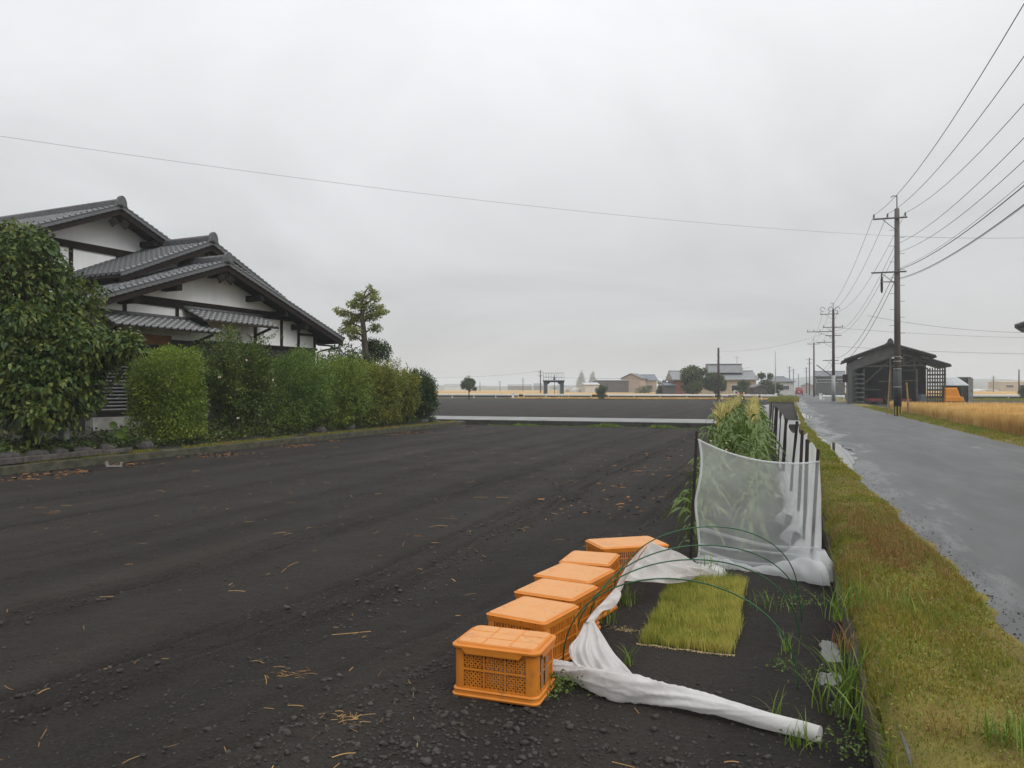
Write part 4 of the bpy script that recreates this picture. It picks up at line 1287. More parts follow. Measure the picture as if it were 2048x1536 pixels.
# roadside panel
def sidep(s_, t_):
    n_ = len(POSTS) - 1
    x = s_ * n_; i = min(int(x), n_ - 1); f = x - i
    b_ = POSTS[i][1].lerp(POSTS[i + 1][1], f); tp = POSTS[i][2].lerp(POSTS[i + 1][2], f)
    span = (POSTS[i + 1][1] - POSTS[i][1]).length
    hh = 0.97 - min(0.16, 0.045 * span) * math.sin(math.pi * f)
    p = b_ + (tp - b_) * (t_ * hh)
    out_ = UV(1, 0) 
    w_ = 0.035 + (0.03 * math.sin(x * 5 + t_ * 4) + 0.03 * math.sin(x * 9 + t_ * 7) * max(0, 1 - t_ * 1.6)) * max(0.3, 1 - i * 0.1)
    return p + out_ * w_ + Vector((0, 0, 0.01))
MB().grid(sidep, 150, 24).build("roadside_panel", "net_side", net, world=True, smooth=True)
mb = MB()
for i in range(4):           # gathered cloth at the posts' feet
    pb = POSTS[i][1].lerp(POSTS[i + 1][1], 0.5); L_ = (POSTS[i + 1][1] - POSTS[i][1]).length
    mb.grid(lambda s_, t_, pb=pb, L_=L_, i=i: pb + UV(-0.05 + 0.06 * math.sin(s_ * 7 + i), (s_ - 0.5) * L_, 0) + UV(-0.12 * math.cos(t_ * math.pi), 0, 0) + Vector((0, 0, (0.16 + 0.1 * math.sin(s_ * 6 + i)) * math.sin(t_ * math.pi) + 0.005)), 20, 10)
mb.build("net_bunch", "net_side", net, world=True, smooth=True)
# far panel
pe = POSTS[-1]
q = SF(kF - 1.4, pe[0] + 0.3)
MB().grid(lambda s_, t_: pe[1].lerp(q, s_) + Vector((0, 0, 1.15 * t_ - 0.1 * math.sin(math.pi * s_) * t_)), 12, 6).build("far_panel", "net_side", net, world=True, smooth=True)
post(q, q + Vector((0, 0, 1.2)), 0.016, "dark post at the far left corner of the net")

# =================================================================== CORN
LEAF("corn_leaf", (0.035, 0.075, 0.012), (0.085, 0.14, 0.022), (0.20, 0.24, 0.05), 0.3, 0.4, 2.0, 0.5)
M("corn_stalk", (0.12, 0.17, 0.04), (0.07, 0.11, 0.02), scale=8, rough=0.5)
M("corn_tassel", (0.50, 0.43, 0.16), (0.34, 0.30, 0.09), scale=15, rough=0.8, island=0.2)
M("corn_ear", (0.30, 0.36, 0.10), (0.20, 0.26, 0.06), scale=10, rough=0.6)
M("corn_bag", (0.62, 0.55, 0.38), (0.5, 0.42, 0.28), scale=10, rough=0.8)
def corn_leaf(L, wd, arch, sd):
    rnd = random.Random(sd)
    V = []; Fq = []
    n_ = 10
    tw = rnd.uniform(-0.5, 0.5); wob = rnd.uniform(0, 6)
    for k in range(n_ + 1):
        f = k / n_
        x = L * (f ** 0.9) * (0.75 + 0.1 * math.sin(wob))
        z = L * (0.75 * f - arch * f ** 2.3)
        ww = wd * (math.sin(math.pi * min(1, 0.18 + 0.82 * f)) ** 0.7 if f < 1 else 0.02) * (0.6 + 0.4 * min(1, f * 4))
        und = 0.012 * math.sin(f * 16 + wob)
        yy = tw * L * 0.18 * f * f
        rot = tw * f * 1.4
        cz = math.cos(rot) * ww / 2; sz = math.sin(rot) * ww / 2
        V += [(x, yy - cz, z + ww * 0.22 + und - sz), (x, yy, z), (x, yy + cz, z + ww * 0.22 - und + sz)]
    for k in range(n_):
        b_ = 3 * k
        Fq += [(b_, b_ + 1, b_ + 4, b_ + 3), (b_ + 1, b_ + 2, b_ + 5, b_ + 4)]
    return np_mesh("corn_leaf", V, Fq, True)
LEAFM = [corn_leaf(random.uniform(0.45, 0.68), random.uniform(0.05, 0.072), random.uniform(0.75, 1.35), 100 + k) for k in range(9)]
for me in LEAFM: me.materials.append(MATS["corn_leaf"])
def corn_proto(h, nl, tassel, ears, sd):
    rnd = random.Random(sd)
    t = thing("corn_plant", "corn", "corn plant", (0, 0, 0), 0, "corn plants in the netted rows")
    pts = [(0.01 * math.sin(k), 0.01 * math.cos(2 * k), -0.03 + h * k / 6) for k in range(7)]
    MB().tube(pts, [0.014, 0.013, 0.012, 0.011, 0.009, 0.007, 0.005], 7).build("stalk", "corn_stalk", t, smooth=True)
    a = rnd.uniform(0, 6)
    for k in range(nl):
        f = (k + 0.7) / nl
        z = 0.06 + (h - 0.08) * f
        me = rnd.choice(LEAFM)
        o = bpy.data.objects.new("leaf", me); col.objects.link(o); o.parent = t
        o.location = (0, 0, z)
        o.rotation_euler = (rnd.uniform(-0.15, 0.15), rnd.uniform(-0.25, 0.15), a + k * math.pi * 0.97 + rnd.uniform(-0.5, 0.5))
        sc_ = (0.62 + 0.55 * math.sin(math.pi * min(1, f * 0.8 + 0.15))) * (0.78 if h < 1.2 else 1.0) * rnd.uniform(0.85, 1.1)
        o.scale = (sc_, sc_, sc_)
    if tassel:
        mb = MB()
        mb.tube([(0, 0, h - 0.04), (0.0, 0.01, h + 0.17), (0.01, 0.02, h + 0.30)], [0.005, 0.006, 0.002], 5)
        for k in range(9):
            an = rnd.uniform(0, 6.28); L_ = rnd.uniform(0.13, 0.22); z0 = h + rnd.uniform(0.0, 0.10); sp_ = rnd.uniform(0.35, 0.75)
            pp = [(math.cos(an) * L_ * sp_ * f_ ** 1.2, math.sin(an) * L_ * sp_ * f_ ** 1.2, z0 + L_ * f_ * (1 - 0.25 * f_ * sp_)) for f_ in (0, 0.35, 0.7, 1)]
            mb.tube(pp, [0.003, 0.0065, 0.0055, 0.002], 5)
        mb.build("tassel", "corn_tassel", t)
    for e in range(ears):
        an = a + 1.2 + e * 2.4; z0 = h * (0.45 + 0.12 * e)
        d = Vector((math.cos(an) * 0.35, math.sin(an) * 0.35, 0.95)); p0 = Vector((math.cos(an) * 0.012, math.sin(an) * 0.012, z0))
        eo = MB().tube([p0 + d * (0.22 * f_) for f_ in (0, 0.2, 0.5, 0.8, 1.0)], [0.010, 0.024, 0.027, 0.020, 0.006], 8).build("ear", "corn_ear", t, smooth=True)
        MB().tube([p0 + d * (0.22 * f_) for f_ in (0.93, 1.04, 1.13)], [0.010, 0.021, 0.013], 7).build("silk_cap", "corn_bag", eo, smooth=True)
    return t
SHORT = [corn_proto(h, nl, False, 0, 20 + k) for k, (h, nl) in enumerate(((0.66, 9), (0.78, 10), (0.88, 11)))]
TALL = [corn_proto(h, 11, True, e, 40 + k) for k, (h, e) in enumerate(((1.30, 1), (1.22, 2), (1.38, 1), (1.26, 0)))]
used = set()
ORD = "foremost second third fourth fifth sixth seventh eighth ninth tenth eleventh twelfth thirteenth fourteenth fifteenth sixteenth seventeenth eighteenth nineteenth twentieth".split()
def place_corn(proto, loc, rz, label, sc_):
    if proto.name not in used:
        used.add(proto.name)
        proto.location = loc; proto.rotation_euler = (0, 0, rz); proto["label"] = label; proto.scale = (sc_,) * 3
    else:
        copy_tree(proto, loc, rz, label, (sc_,) * 3)
for row, uu in enumerate((kF - 1.12, kF - 0.55)):
    v_ = 8.1; idx = 0
    side = "left row, away from the road" if row == 0 else "right row, nearest the road"
    while v_ < 29.5:
        u_ = uu + random.uniform(-0.06, 0.06)
        idx += 1
        if v_ < 12.0:
            s_ = 0.85 + 0.32 * (v_ - 8.3) / 3.7 + random.uniform(-0.06, 0.06)
            place_corn(random.choice(SHORT), SF(u_, v_), random.uniform(0, 6.28), "%s short leafy corn plant from the near end of the %s row" % (ORD[idx - 1], "left" if row == 0 else "right"), s_)
        else:
            place_corn(random.choice(TALL), SF(u_, v_), random.uniform(0, 6.28), "tall tasselled corn plant in the " + side, random.uniform(0.88, 1.0))
        v_ += random.uniform(0.22, 0.30) if v_ < 12 else random.uniform(0.27, 0.36)

# =================================================================== FARMHOUSE
M("roof_tile", (0.125, 0.127, 0.132), (0.07, 0.071, 0.075), scale=6, rough=0.3, spec=0.6, island=0.35, bump=0.05)
M("ridge_tile", (0.11, 0.11, 0.115), (0.06, 0.06, 0.063), scale=8, rough=0.45, spec=0.5)
M("dark_timber", (0.024, 0.016, 0.013), (0.012, 0.009, 0.008), scale=5, rough=0.75, spec=0.12, stretch=(1, 1, 6))
M("soffit", (0.04, 0.03, 0.024), (0.022, 0.017, 0.014), scale=4, rough=0.85, spec=0.1)
M("plaster", (0.86, 0.86, 0.86), (0.80, 0.80, 0.795), scale=1.2, stretch=(3, 3, 0.25), rough=0.85, bump=0.05)
M("dark_board", (0.022, 0.02, 0.02), (0.012, 0.011, 0.011), scale=3, rough=0.7)
M("copper_pipe", (0.05, 0.02, 0.016), (0.03, 0.012, 0.01), scale=8, rough=0.5)
M("louvre", (0.22, 0.22, 0.22), (0.14, 0.14, 0.14), scale=5, rough=0.5)
M("amber_board", (0.30, 0.12, 0.025), (0.2, 0.075, 0.015), scale=3, rough=0.6)
M("wall_grey", (0.10, 0.095, 0.09), (0.06, 0.056, 0.052), scale=2, rough=0.85)
HO = Vector((-10.5, 28.4, 0.0))
HA = R(65)
house = thing("farmhouse", "white plastered farmhouse with stepped dark tile gables behind the hedge", "house", (HO.x, HO.y, 0.44), HA)
Z0 = 0.44      # local z = world z - Z0
def hp(px, q):     # where a photo column meets the vertical plane q of the house: returns p
    r = (px - 1024) / F
    sp_, cp = math.sin(R(25)), math.cos(R(25))
    X0 = HO.x - q * cp; Y0 = HO.y + q * sp_
    return (r * Y0 - X0) / (sp_ - r * cp)
def tile_arrays():
    W_, L_ = 0.268, 0.262
    ys = [W_ * f for f in (0, 0.35, 0.68, 0.76, 0.86, 0.95, 1.0)]; n_ = 7
    def zz(y):
        f = y / W_
        return -0.012 * math.sin(math.pi * f / 0.7) if f < 0.7 else 0.055 * math.sin(math.pi * (f - 0.7) / 0.36)
    V = [(0, y, zz(y)) for y in ys] + [(L_, y, zz(y) + 0.022) for y in ys] + [(L_, y, zz(y) - 0.02) for y in ys]
    Fq = []
    for k in range(n_ - 1):
        Fq += [(k, k + n_, k + 1 + n_, k + 1), (k + n_, k + 2 * n_, k + 1 + 2 * n_, k + 1 + n_)]
    return np.array(V), np.array(Fq)
TV, TF = tile_arrays()
tile_me = np_mesh("roof_tile", TV, TF, False); tile_me.materials.append(MATS["roof_tile"])
_mv = MB()
_mv.add(TV.tolist(), TF.tolist())
_mv.box((0.13, -0.012, -0.04), (0.258, 0.03, 0.13), rot=Matrix.Rotation(R(-5), 3, "Y"))
_mv.tube([(-0.01, 0.0, 0.02), (0.265, 0.0, 0.05)], [0.035, 0.06], 8)
verge_me = bpy.data.meshes.new("verge_tile"); verge_me.from_pydata(_mv.v, [], _mv.f); verge_me.update(); verge_me.materials.append(MATS["roof_tile"])
def slope_mat(pr, zr, pe, ze, q):
    """frame of a roof slope: x down the slope, y along the house depth, z outward"""
    d = Vector((pe - pr, 0, ze - zr)); L_ = d.length; d.normalize()
    nrm = Vector((-d.z * (1 if d.x > 0 else -1), 0, abs(d.x)))
    nrm = Vector((d.z * -1 * (1 if d.x > 0 else -1), 0, abs(d.x)))
    y = nrm.cross(d)
    m_ = Matrix((d, y, nrm)).transposed().to_4x4()
    m_.translation = Vector((pr, q, zr))
    return m_, L_, y
def roof_slope(parent, pr, zr, pe, ze, q0, q1, individual=0, verge=True, name="tile_field", visible=True):
    """tiles on one slope; q0 front verge. Returns the slope's slab part"""
    m_, L_, y = slope_mat(pr, zr - Z0, pe, ze - Z0, q0)
    ys = 1 if y.y > 0 else -1
    slab_ = MB()
    th = 0.10
    c = [(pr, zr), (pe, ze)]
    vv = []
    for q in (q0 + 0.02, q1):
        for (p, z) in c:
            vv += [(p, q, z - Z0 - 0.025), (p, q, z - Z0 - 0.025 - th)]
    slab_.add(vv, [(0, 2, 6, 4), (1, 5, 7, 3), (0, 1, 3, 2), (4, 6, 7, 5), (2, 3, 7, 6), (0, 4, 5, 1)])
    sl = slab_.build("roof_slope", "soffit", parent)
    nr = int(L_ / 0.236); exp = L_ / nr
    nc = int((q1 - q0 - 0.15) / 0.268)
    cnt = 0; bulkV = []; bulkF = []
    for j in range(nc):
        for i in range(nr):
            loc = Vector((i * exp, 0, 0.012))
            qoff = 0.12 + j * 0.268
            if ys < 0: lp = Vector((loc.x, -(qoff + 0.268), loc.z))
            else: lp = Vector((loc.x, qoff, loc.z))
            mm = m_ @ Matrix.Translation(lp)
            if cnt < individual:
                o = bpy.data.objects.new("roof_tile", tile_me); col.objects.link(o); o.parent = sl; o.matrix_local = mm
                cnt += 1
            else:
                a_ = np.array(mm)
                vv_ = TV @ a_[:3, :3].T + a_[:3, 3]
                bulkF.append(TF + len(bulkV) * len(TV)); bulkV.append(vv_)
    if bulkV:
        o = link_mesh(name, np_mesh(name, np.concatenate(bulkV), np.concatenate(bulkF)), "roof_tile", sl); o["kind"] = "stuff"
    if verge:
        for i in range(nr):
            sc_ = Matrix.Scale(1, 4)
            if ys < 0:
                mm = m_ @ Matrix.Translation((i * exp, 0, 0.02)) @ Matrix.Scale(-1, 4, (0, 1, 0))
            else:
                mm = m_ @ Matrix.Translation((i * exp, 0, 0.02))
            o = bpy.data.objects.new("verge_tile", verge_me); col.objects.link(o); o.parent = sl; o.matrix_local = mm
    # bargeboard
    mb = MB()
    d = Vector((pe - pr, 0, ze - zr)).normalized()
    a = Vector((pr, q0 + 0.05, zr - Z0 - 0.21)); b_ = Vector((pe, q0 + 0.05, ze - Z0 - 0.21)) - d * 0.02
    mb.bar(a, b_, 0.06, 0.20)
    mb.build("bargeboard", "dark_timber", parent)
    return sl
def ridge(parent, p, z, q0, q1, h=0.26, cap=True):
    mb = MB()
    z = z - Z0
    for k, (w_, zz) in enumerate(((0.30, 0.05), (0.26, 0.10), (0.24, 0.15))):
        mb.box((p, (q0 + q1) / 2, z + zz), (w_, q1 - q0 - 0.06 - 0.004 * k, 0.046))
    r = mb.build("ridge", "ridge_tile", parent)
    MB().tube([(p, q0 + 0.02, z + 0.2), (p, q1, z + 0.2)], 0.095, 10).build("ridge_cap", "ridge_tile", r, smooth=True)
    if cap:
        mb = MB()
        prof = [(-0.22, 0.0), (0.22, 0.0), (0.20, 0.16), (0.15, 0.30), (0.08, 0.37), (0, 0.39), (-0.08, 0.37), (-0.15, 0.30), (-0.20, 0.16)]
        mb.prism([(x, 0, zz) for x, zz in prof], (p, q0 - 0.06, z), (p, q0 + 0.06, z))
        mb.tube([(p, q0 - 0.16, z + 0.02), (p, q0 + 0.04, z + 0.03)], 0.085, 9)
        mb.build("ridge_end_tile", "ridge_tile", r, bevel=0.012)
    return r
def gable_wall(pl, pr_, zl, pa, za, q, zb, name="gable_wall"):
    """plaster gable: left foot, right foot, apex"""
    mb = MB()
    poly = [(pl, zb), (pr_, zb), (pr_, zl), (pa, za), (pl, zl)]
    mb.prism([(x, 0, z - Z0) for x, z in poly], (0, q, 0), (0, q + 0.12, 0))
    return mb.build(name, "plaster", house)
def beam(p0, p1, z, h, q, nm="beam"):
    MB().box(((p0 + p1) / 2, q - 0.02, z - Z0), (p1 - p0, 0.10, h)).build(nm, "dark_timber", house)
def stud(p, z0, z1, q, wd=0.12, nm="post"):
    MB().box((p, q - 0.012, (z0 + z1) / 2 - Z0), (wd, 0.08, z1 - z0)).build(nm, "dark_timber", house)

# --- lower gable (nearest)
P3, E3, A3 = 6.9, 3.98, 6.42
roof_slope(house, 0, A3, -P3, E3, 0.0, 2.5)
roof_slope(house, 0, A3, P3, E3, 0.0, 2.5)
ridge(house, 0, A3, -0.02, 2.4)
QW = 0.9
gable_wall(-6.0, 6.05, E3 + 0.14, 0.0, A3 - 0.16, QW, 3.5)
MB().box((0.02, QW + 0.09, (3.5 + Z0) / 2 - Z0), (12.1, 0.16, 3.5 - Z0 - 0.004)).build("lower_wall", "dark_board", house)
beam(-5.2, 5.35, 4.78, 0.30, QW)
for px_ in (510, 562, 596):
    p = hp(px_, QW); stud(p, 3.52, 4.62, QW)
stud(5.98, 3.52, 4.2, QW)
for px_ in (248, 353):
    stud(hp(px_, QW), 4.0, 4.62, QW)
stud(-5.2, 3.5, 4.3, QW)
MB().box(((hp(596, QW) + 6.0) / 2, QW - 0.03, 4.12 - Z0), (6.0 - hp(596, QW), 0.08, 0.10)).build("tie_rail", "dark_timber", house)
MB().box((2.7, QW - 0.05, 3.50 - Z0), (6.8, 0.08, 0.10)).build("sill_band", "dark_timber", house)
# purlin ends under the eaves
for f in (0.0, 0.28, 0.48, 0.66, -0.3, -0.55):
    p = f * P3; z = A3 - abs(f) * (A3 - E3) - 0.42
    MB().box((p, 0.5, z - Z0), (0.2, 0.8, 0.22)).build("purlin_end", "dark_timber", house)
for sx_ in (-0.22, 0.22):       # carved pendant at the apex
    MB().box((sx_, 0.10, A3 - 0.60 - Z0), (0.30, 0.07, 0.26), rot=Matrix.Rotation(R(35 if sx_ > 0 else -35), 3, "Y")).build("gable_pendant", "dark_timber", house)
# --- middle gable
roof_slope(house, 0.73, 7.42, -3.3, 5.66, 1.5, 8.0, individual=300)
roof_slope(house, 0.73, 7.42, 4.7, 5.66, 1.5, 8.0)
ridge(house, 0.73, 7.42, 1.48, 7.2)
gable_wall(-2.4, 3.9, 5.98, 0.73, 7.26, 2.4, 4.5)
MB().box((0.9, 2.0, 6.62 - Z0), (0.4, 0.7, 0.24)).build("purlin_end", "dark_timber", house)
MB().box((0.8, 1.62, 6.85 - Z0), (0.5, 0.08, 0.2)).build("gable_pendant", "dark_timber", house)
# lower left lean-to roof under the middle gable
roof_slope(house, -2.6, 5.35, -7.0, 3.85, 2.3, 8.0)
# --- top gable
roof_slope(house, -1.33, 8.62, -6.0, 6.62, 4.0, 13.5, individual=0)
roof_slope(house, -1.33, 8.62, 3.4, 6.62, 4.0, 13.5)
ridge(house, -1.33, 8.62, 3.98, 13.3)
gable_wall(-5.1, 2.5, 6.95, -1.33, 8.46, 4.9, 4.5)
beam(-5.0, 2.4, 7.02, 0.26, 4.9)
for px_ in (92, 140, 234):
    stud(hp(px_, 4.9), 5.0, 6.9, 4.9, 0.14)
for sx_ in (-1.55, -1.1):
    MB().box((sx_, 4.1, 8.0 - Z0), (0.30, 0.07, 0.26), rot=Matrix.Rotation(R(35 if sx_ > -1.3 else -35), 3, "Y")).build("gable_pendant", "dark_timber", house)
for f in (0.35,):
    MB().box((-1.33 + f * 4.7, 4.5, 8.62 - f * 2.0 - 0.42 - Z0), (0.2, 0.8, 0.2)).build("purlin_end", "dark_timber", house)
# body of the house behind the gables
MB().box((0, 5.2, (4.3 + Z0) / 2 - Z0), (11.6, 8.2, 4.3 - Z0)).build("house_body", "dark_board", house)
MB().box((-1.3, 9.0, 5.6 - Z0), (7.2, 7.9, 2.2)).build("upper_body", "plaster", house)
# --- two small pent roofs along the wall
def pent(p0, p1, zt, dep, drop):
    sl = MB()
    vv = [(p0, QW - 0.08, zt - Z0), (p1, QW - 0.08, zt - Z0), (p1, QW - dep, zt - drop - Z0), (p0, QW - dep, zt - drop - Z0)]
    sl.add(vv + [(x, y, z - 0.07) for x, y, z in vv], [(0, 3, 2, 1), (4, 5, 6, 7), (3, 7, 6, 2), (0, 4, 7, 3), (1, 2, 6, 5)])
    so = sl.build("pent_roof", "soffit", house)
    d = Vector((0, -(dep - 0.08), -drop)); L_ = d.length; d.normalize()
    nrm = Vector((0, -drop, dep - 0.08)).normalized(); nrm = Vector((0, -abs(nrm.y), abs(nrm.z)))
    y = nrm.cross(d)
    m_ = Matrix((d, y, nrm)).transposed().to_4x4()
    nr = max(2, round(L_ / 0.236)); exp = L_ / nr
    nc = int((p1 - p0) / 0.268)
    start = p0 if y.x > 0 else p0 + 0.268
    for j in range(nc):
        for i in range(nr):
            m2 = m_.copy(); m2.translation = Vector((start + j * 0.268, QW - 0.08, zt - Z0 + 0.02)) + d * (i * exp)
            o = bpy.data.objects.new("roof_tile", tile_me); col.objects.link(o); o.parent = so; o.matrix_local = m2
    MB().tube([(p0, QW - 0.1, zt - Z0 + 0.06), (p1, QW - 0.1, zt - Z0 + 0.06)], 0.07, 8).build("pent_ridge", "ridge_tile", so, smooth=True)
    for px_ in (p0 + 0.3, p1 - 0.3):
        MB().bar((px_, QW - 0.03, zt - drop - 0.35 - Z0), (px_, QW - dep + 0.15, zt - drop - 0.06 - Z0), 0.07, 0.09).build("bracket", "dark_timber", so)
pent(hp(392, 0.2), hp(548, 0.1), 4.62, 1.05, 0.42)
pent(hp(205, 0.3), hp(425, 0.3), 4.20, 1.15, 0.42)
MB().box(((hp(250, QW) + hp(330, QW)) / 2 - 0.3, QW - 0.02, 3.45 - Z0), (hp(330, QW) - hp(250, QW) + 1.0, 0.12, 0.34)).build("amber_board", "amber_board", house)
# --- louvred shutter and the grey dado beside it
p0, p1 = hp(197, QW), hp(255, QW)
fr = MB()
for z in (1.0, 2.62): fr.box(((p0 + p1) / 2, QW - 0.04, z - Z0), (p1 - p0 + 0.1, 0.07, 0.07))
for p in (p0, p1): fr.box((p, QW - 0.04, 1.81 - Z0), (0.06, 0.066, 1.56))
sh = fr.build("louvred_shutter", "dark_timber", house)
for k in range(13):
    MB().box(((p0 + p1) / 2, QW - 0.05, 1.08 + k * 0.117 - Z0), (p1 - p0 - 0.07, 0.05, 0.035), rot=Matrix.Rotation(R(28), 3, "X")).build("slat", "louvre", sh)
MB().box((p1 + 0.6, QW - 0.025, 1.9 - Z0), (1.0, 0.06, 1.9)).build("wall_panel", "wall_grey", house)
MB().box(((p0 + p1) / 2 + 0.2, QW - 0.2, 0.62 - Z0), (2.4, 0.36, 0.44)).build("plinth", "concrete", house)
# --- gutter and downpipe at the right eave
gt = MB().tube([(P3 + 0.05, 0.1, E3 - 0.13 - Z0), (P3 + 0.05, 2.4, E3 - 0.15 - Z0)], 0.06, 8).build("gutter", "copper_pipe", house, smooth=True)
MB().tube([(P3 + 0.04, 0.25, E3 - 0.16 - Z0), (P3 + 0.0, 0.28, E3 - 0.36 - Z0), (6.3, 0.75, E3 - 0.52 - Z0), (6.14, 0.84, E3 - 0.6 - Z0), (6.14, 0.84, 0.02)], 0.042, 8).build("downpipe", "copper_pipe", gt, smooth=True)
MB().bar((6.05, 0.75, E3 - 0.27 - Z0), (P3 + 0.1, 0.75, E3 - 0.27 - Z0), 0.06, 0.07).build("eave_bracket", "copper_pipe", house)

# =================================================================== SHRUBS AND TREES
M("bark", (0.07, 0.055, 0.045), (0.035, 0.028, 0.022), scale=6, rough=0.9, bump=0.5, bscale=25, stretch=(1, 1, 0.3))
LEAF("leaf_tree", (0.016, 0.040, 0.007), (0.048, 0.092, 0.013), (0.18, 0.20, 0.027), 0.25, 0.55, 0.9, 0.45)
LEAF("leaf_clipped", (0.06, 0.115, 0.010), (0.14, 0.22, 0.022), (0.30, 0.34, 0.04), 0.3, 0.5, 1.5)
LEAF("leaf_rose", (0.025, 0.055, 0.008), (0.065, 0.105, 0.015), (0.17, 0.20, 0.03), 0.25, 0.5, 1.5)
LEAF("leaf_cypress", (0.035, 0.08, 0.013), (0.09, 0.16, 0.022), (0.22, 0.28, 0.04), 0.2, 0.6, 1.2)
LEAF("leaf_hedge", (0.042, 0.09, 0.010), (0.12, 0.19, 0.02), (0.29, 0.32, 0.04), 0.25, 0.5, 1.4)
LEAF("leaf_yellow", (0.055, 0.085, 0.010), (0.15, 0.18, 0.02), (0.33, 0.30, 0.04), 0.25, 0.5, 1.6)
LEAF("leaf_dark", (0.014, 0.034, 0.008), (0.032, 0.06, 0.013), (0.07, 0.10, 0.02), 0.2, 0.5, 1.4)
LEAF("leaf_rust", (0.10, 0.14, 0.025), (0.21, 0.25, 0.05), (0.36, 0.32, 0.10), 0.35, 0.5, 1.5)
LEAF("leaf_far", (0.035, 0.055, 0.014), (0.065, 0.09, 0.02), (0.11, 0.135, 0.03), 0.2, 0.7, 0.4)
M("blossom", (0.72, 0.62, 0.55), (0.6, 0.5, 0.4), scale=8, rough=0.7)
def sup_dir(N):
    d = RNG.normal(size=(N, 3))
    return unit(d)
def sup_r(d, a, e):
    return (np.abs(d[:, 0] / a[0]) ** e + np.abs(d[:, 1] / a[1]) ** e + np.abs(d[:, 2] / a[2]) ** e) ** (-1 / e)
def clump(d, sd, fr):
    return fbm(d[:, 0] * fr + d[:, 2] * fr * 0.7 + 9, d[:, 1] * fr - d[:, 2] * fr * 0.6 + 5, sd, 3)
def shrub(name, label, cat, loc, half, e, n_, L, Wd, mat, sd, rz=0.0, lump=0.16, fr=4.0, stems=5, up=0.3, group=None, spikes=0, fol="foliage", flowers=0, rag=0.06):
    t = thing(name, label, cat, loc, rz, group)
    cz = half[2]
    d = sup_dir(n_)
    r = sup_r(d, half, e) * (1 - lump * 0.4 + lump * 1.5 * clump(d, sd, fr))
    depth = RNG.uniform(0, 1, n_) ** 2.2
    P = d * (r * (1 - 0.42 * depth) + RNG.normal(size=n_) * rag)[:, None] + np.array([0, 0, cz])
    P[:, 2] = np.maximum(P[:, 2], 0.05)
    A = d * 0.9 + RNG.normal(size=(n_, 3)) * 0.65; A[:, 2] += up
    V, Fq = leaves(P, A, L * RNG.uniform(0.6, 1.3, n_), Wd * RNG.uniform(0.7, 1.3, n_))
    if spikes:
        ns = spikes
        sx_ = RNG.uniform(-0.9, 0.9, ns) * half[0]; sy_ = RNG.uniform(-0.9, 0.9, ns) * half[1]
        for k in range(ns):
            m_ = 34; hh = RNG.uniform(0.12, 0.38); f = RNG.uniform(0, 1, m_)
            lean_ = RNG.normal(size=2) * 0.12
            PP = np.stack([sx_[k] + lean_[0] * f, sy_[k] + lean_[1] * f, 2 * cz * 0.93 + hh * f], 1)
            AA = RNG.normal(size=(m_, 3)) * 0.6; AA[:, 2] += 0.8
            V2, F2 = leaves(PP, AA, L * 0.8 * (1.1 - f), Wd * 0.8 * np.ones(m_))
            Fq = np.concatenate([Fq, F2 + len(V)]); V = np.concatenate([V, V2])
    link_mesh(fol, np_mesh(fol, V, Fq), mat, t)["kind"] = "stuff"
    rnd = random.Random(sd)
    for k in range(stems):
        x, y = rnd.uniform(-0.45, 0.45) * half[0], rnd.uniform(-0.45, 0.45) * half[1]
        x2, y2 = x + rnd.uniform(-0.3, 0.3) * half[0], y + rnd.uniform(-0.3, 0.3) * half[1]
        MB().tube([(x * 0.6, y * 0.6, -0.15), (x, y, cz * 0.5), (x2, y2, cz * 1.5)], [0.035, 0.028, 0.012], 6).build("stem", "bark", t, smooth=True)
    for k in range(flowers):
        dd = sup_dir(1); dd[0, 1] = dd[0, 1]
        rr_ = sup_r(dd, half, e)[0] * 1.0
        pp = dd[0] * rr_ + np.array([0, 0, cz])
        if pp[2] < 0.3: continue
        V3, F3 = leaves(np.repeat(pp[None], 9, 0), RNG.normal(size=(9, 3)), np.full(9, 0.05), np.full(9, 0.05))
        link_mesh("flower", np_mesh("flower", V3, F3), "blossom", t)
    return t
def sh_loc(px_, u, z=0.42):
    r = (px_ - 1024) / F
    Y = u / (r * CA - SA)
    return Vector((r * Y, Y, z)), Y
# clipped block of box beside the tree
c, Y = sh_loc(335, -16.2)
shrub("clipped_shrub", "bright green block clipped shrub between the big-leaved tree and the flowering bush", "shrub", (c.x, c.y, 0.38), (0.80, 0.74, 1.24), 9, 34000, 0.075, 0.03, "leaf_clipped", 3, -AL, lump=0.09, fr=5, up=0.25, rag=0.035, spikes=10)
c, Y = sh_loc(475, -16.4)
shrub("flowering_bush", "loose dark flowering bush with a few pale blossoms beside the block shrub", "shrub", (c.x, c.y, 0.35), (0.95, 1.55, 1.62), 2.6, 26000, 0.085, 0.045, "leaf_rose", 5, -AL, lump=0.5, fr=3.5, spikes=14, flowers=20, rag=0.09)
c, Y = sh_loc(590, -16.1)
shrub("cypress_hedge_plant", "feathery dark green hedge conifer right of the flowering bush", "shrub", (c.x, c.y, 0.35), (0.85, 1.75, 1.36), 3.2, 34000, 0.085, 0.028, "leaf_cypress", 7, -AL, lump=0.30, fr=6, up=0.5, group="hedge plants along the garden", rag=0.05, spikes=10)
c, Y = sh_loc(680, -16.0)
shrub("hedge_plant", "mid green dense hedge plant in front of the tall tree", "shrub", (c.x, c.y, 0.35), (0.85, 1.7, 1.30), 3.2, 32000, 0.08, 0.035, "leaf_hedge", 9, -AL, lump=0.36, fr=7, up=0.3, group="hedge plants along the garden", spikes=8)
c, Y = sh_loc(752, -15.95)
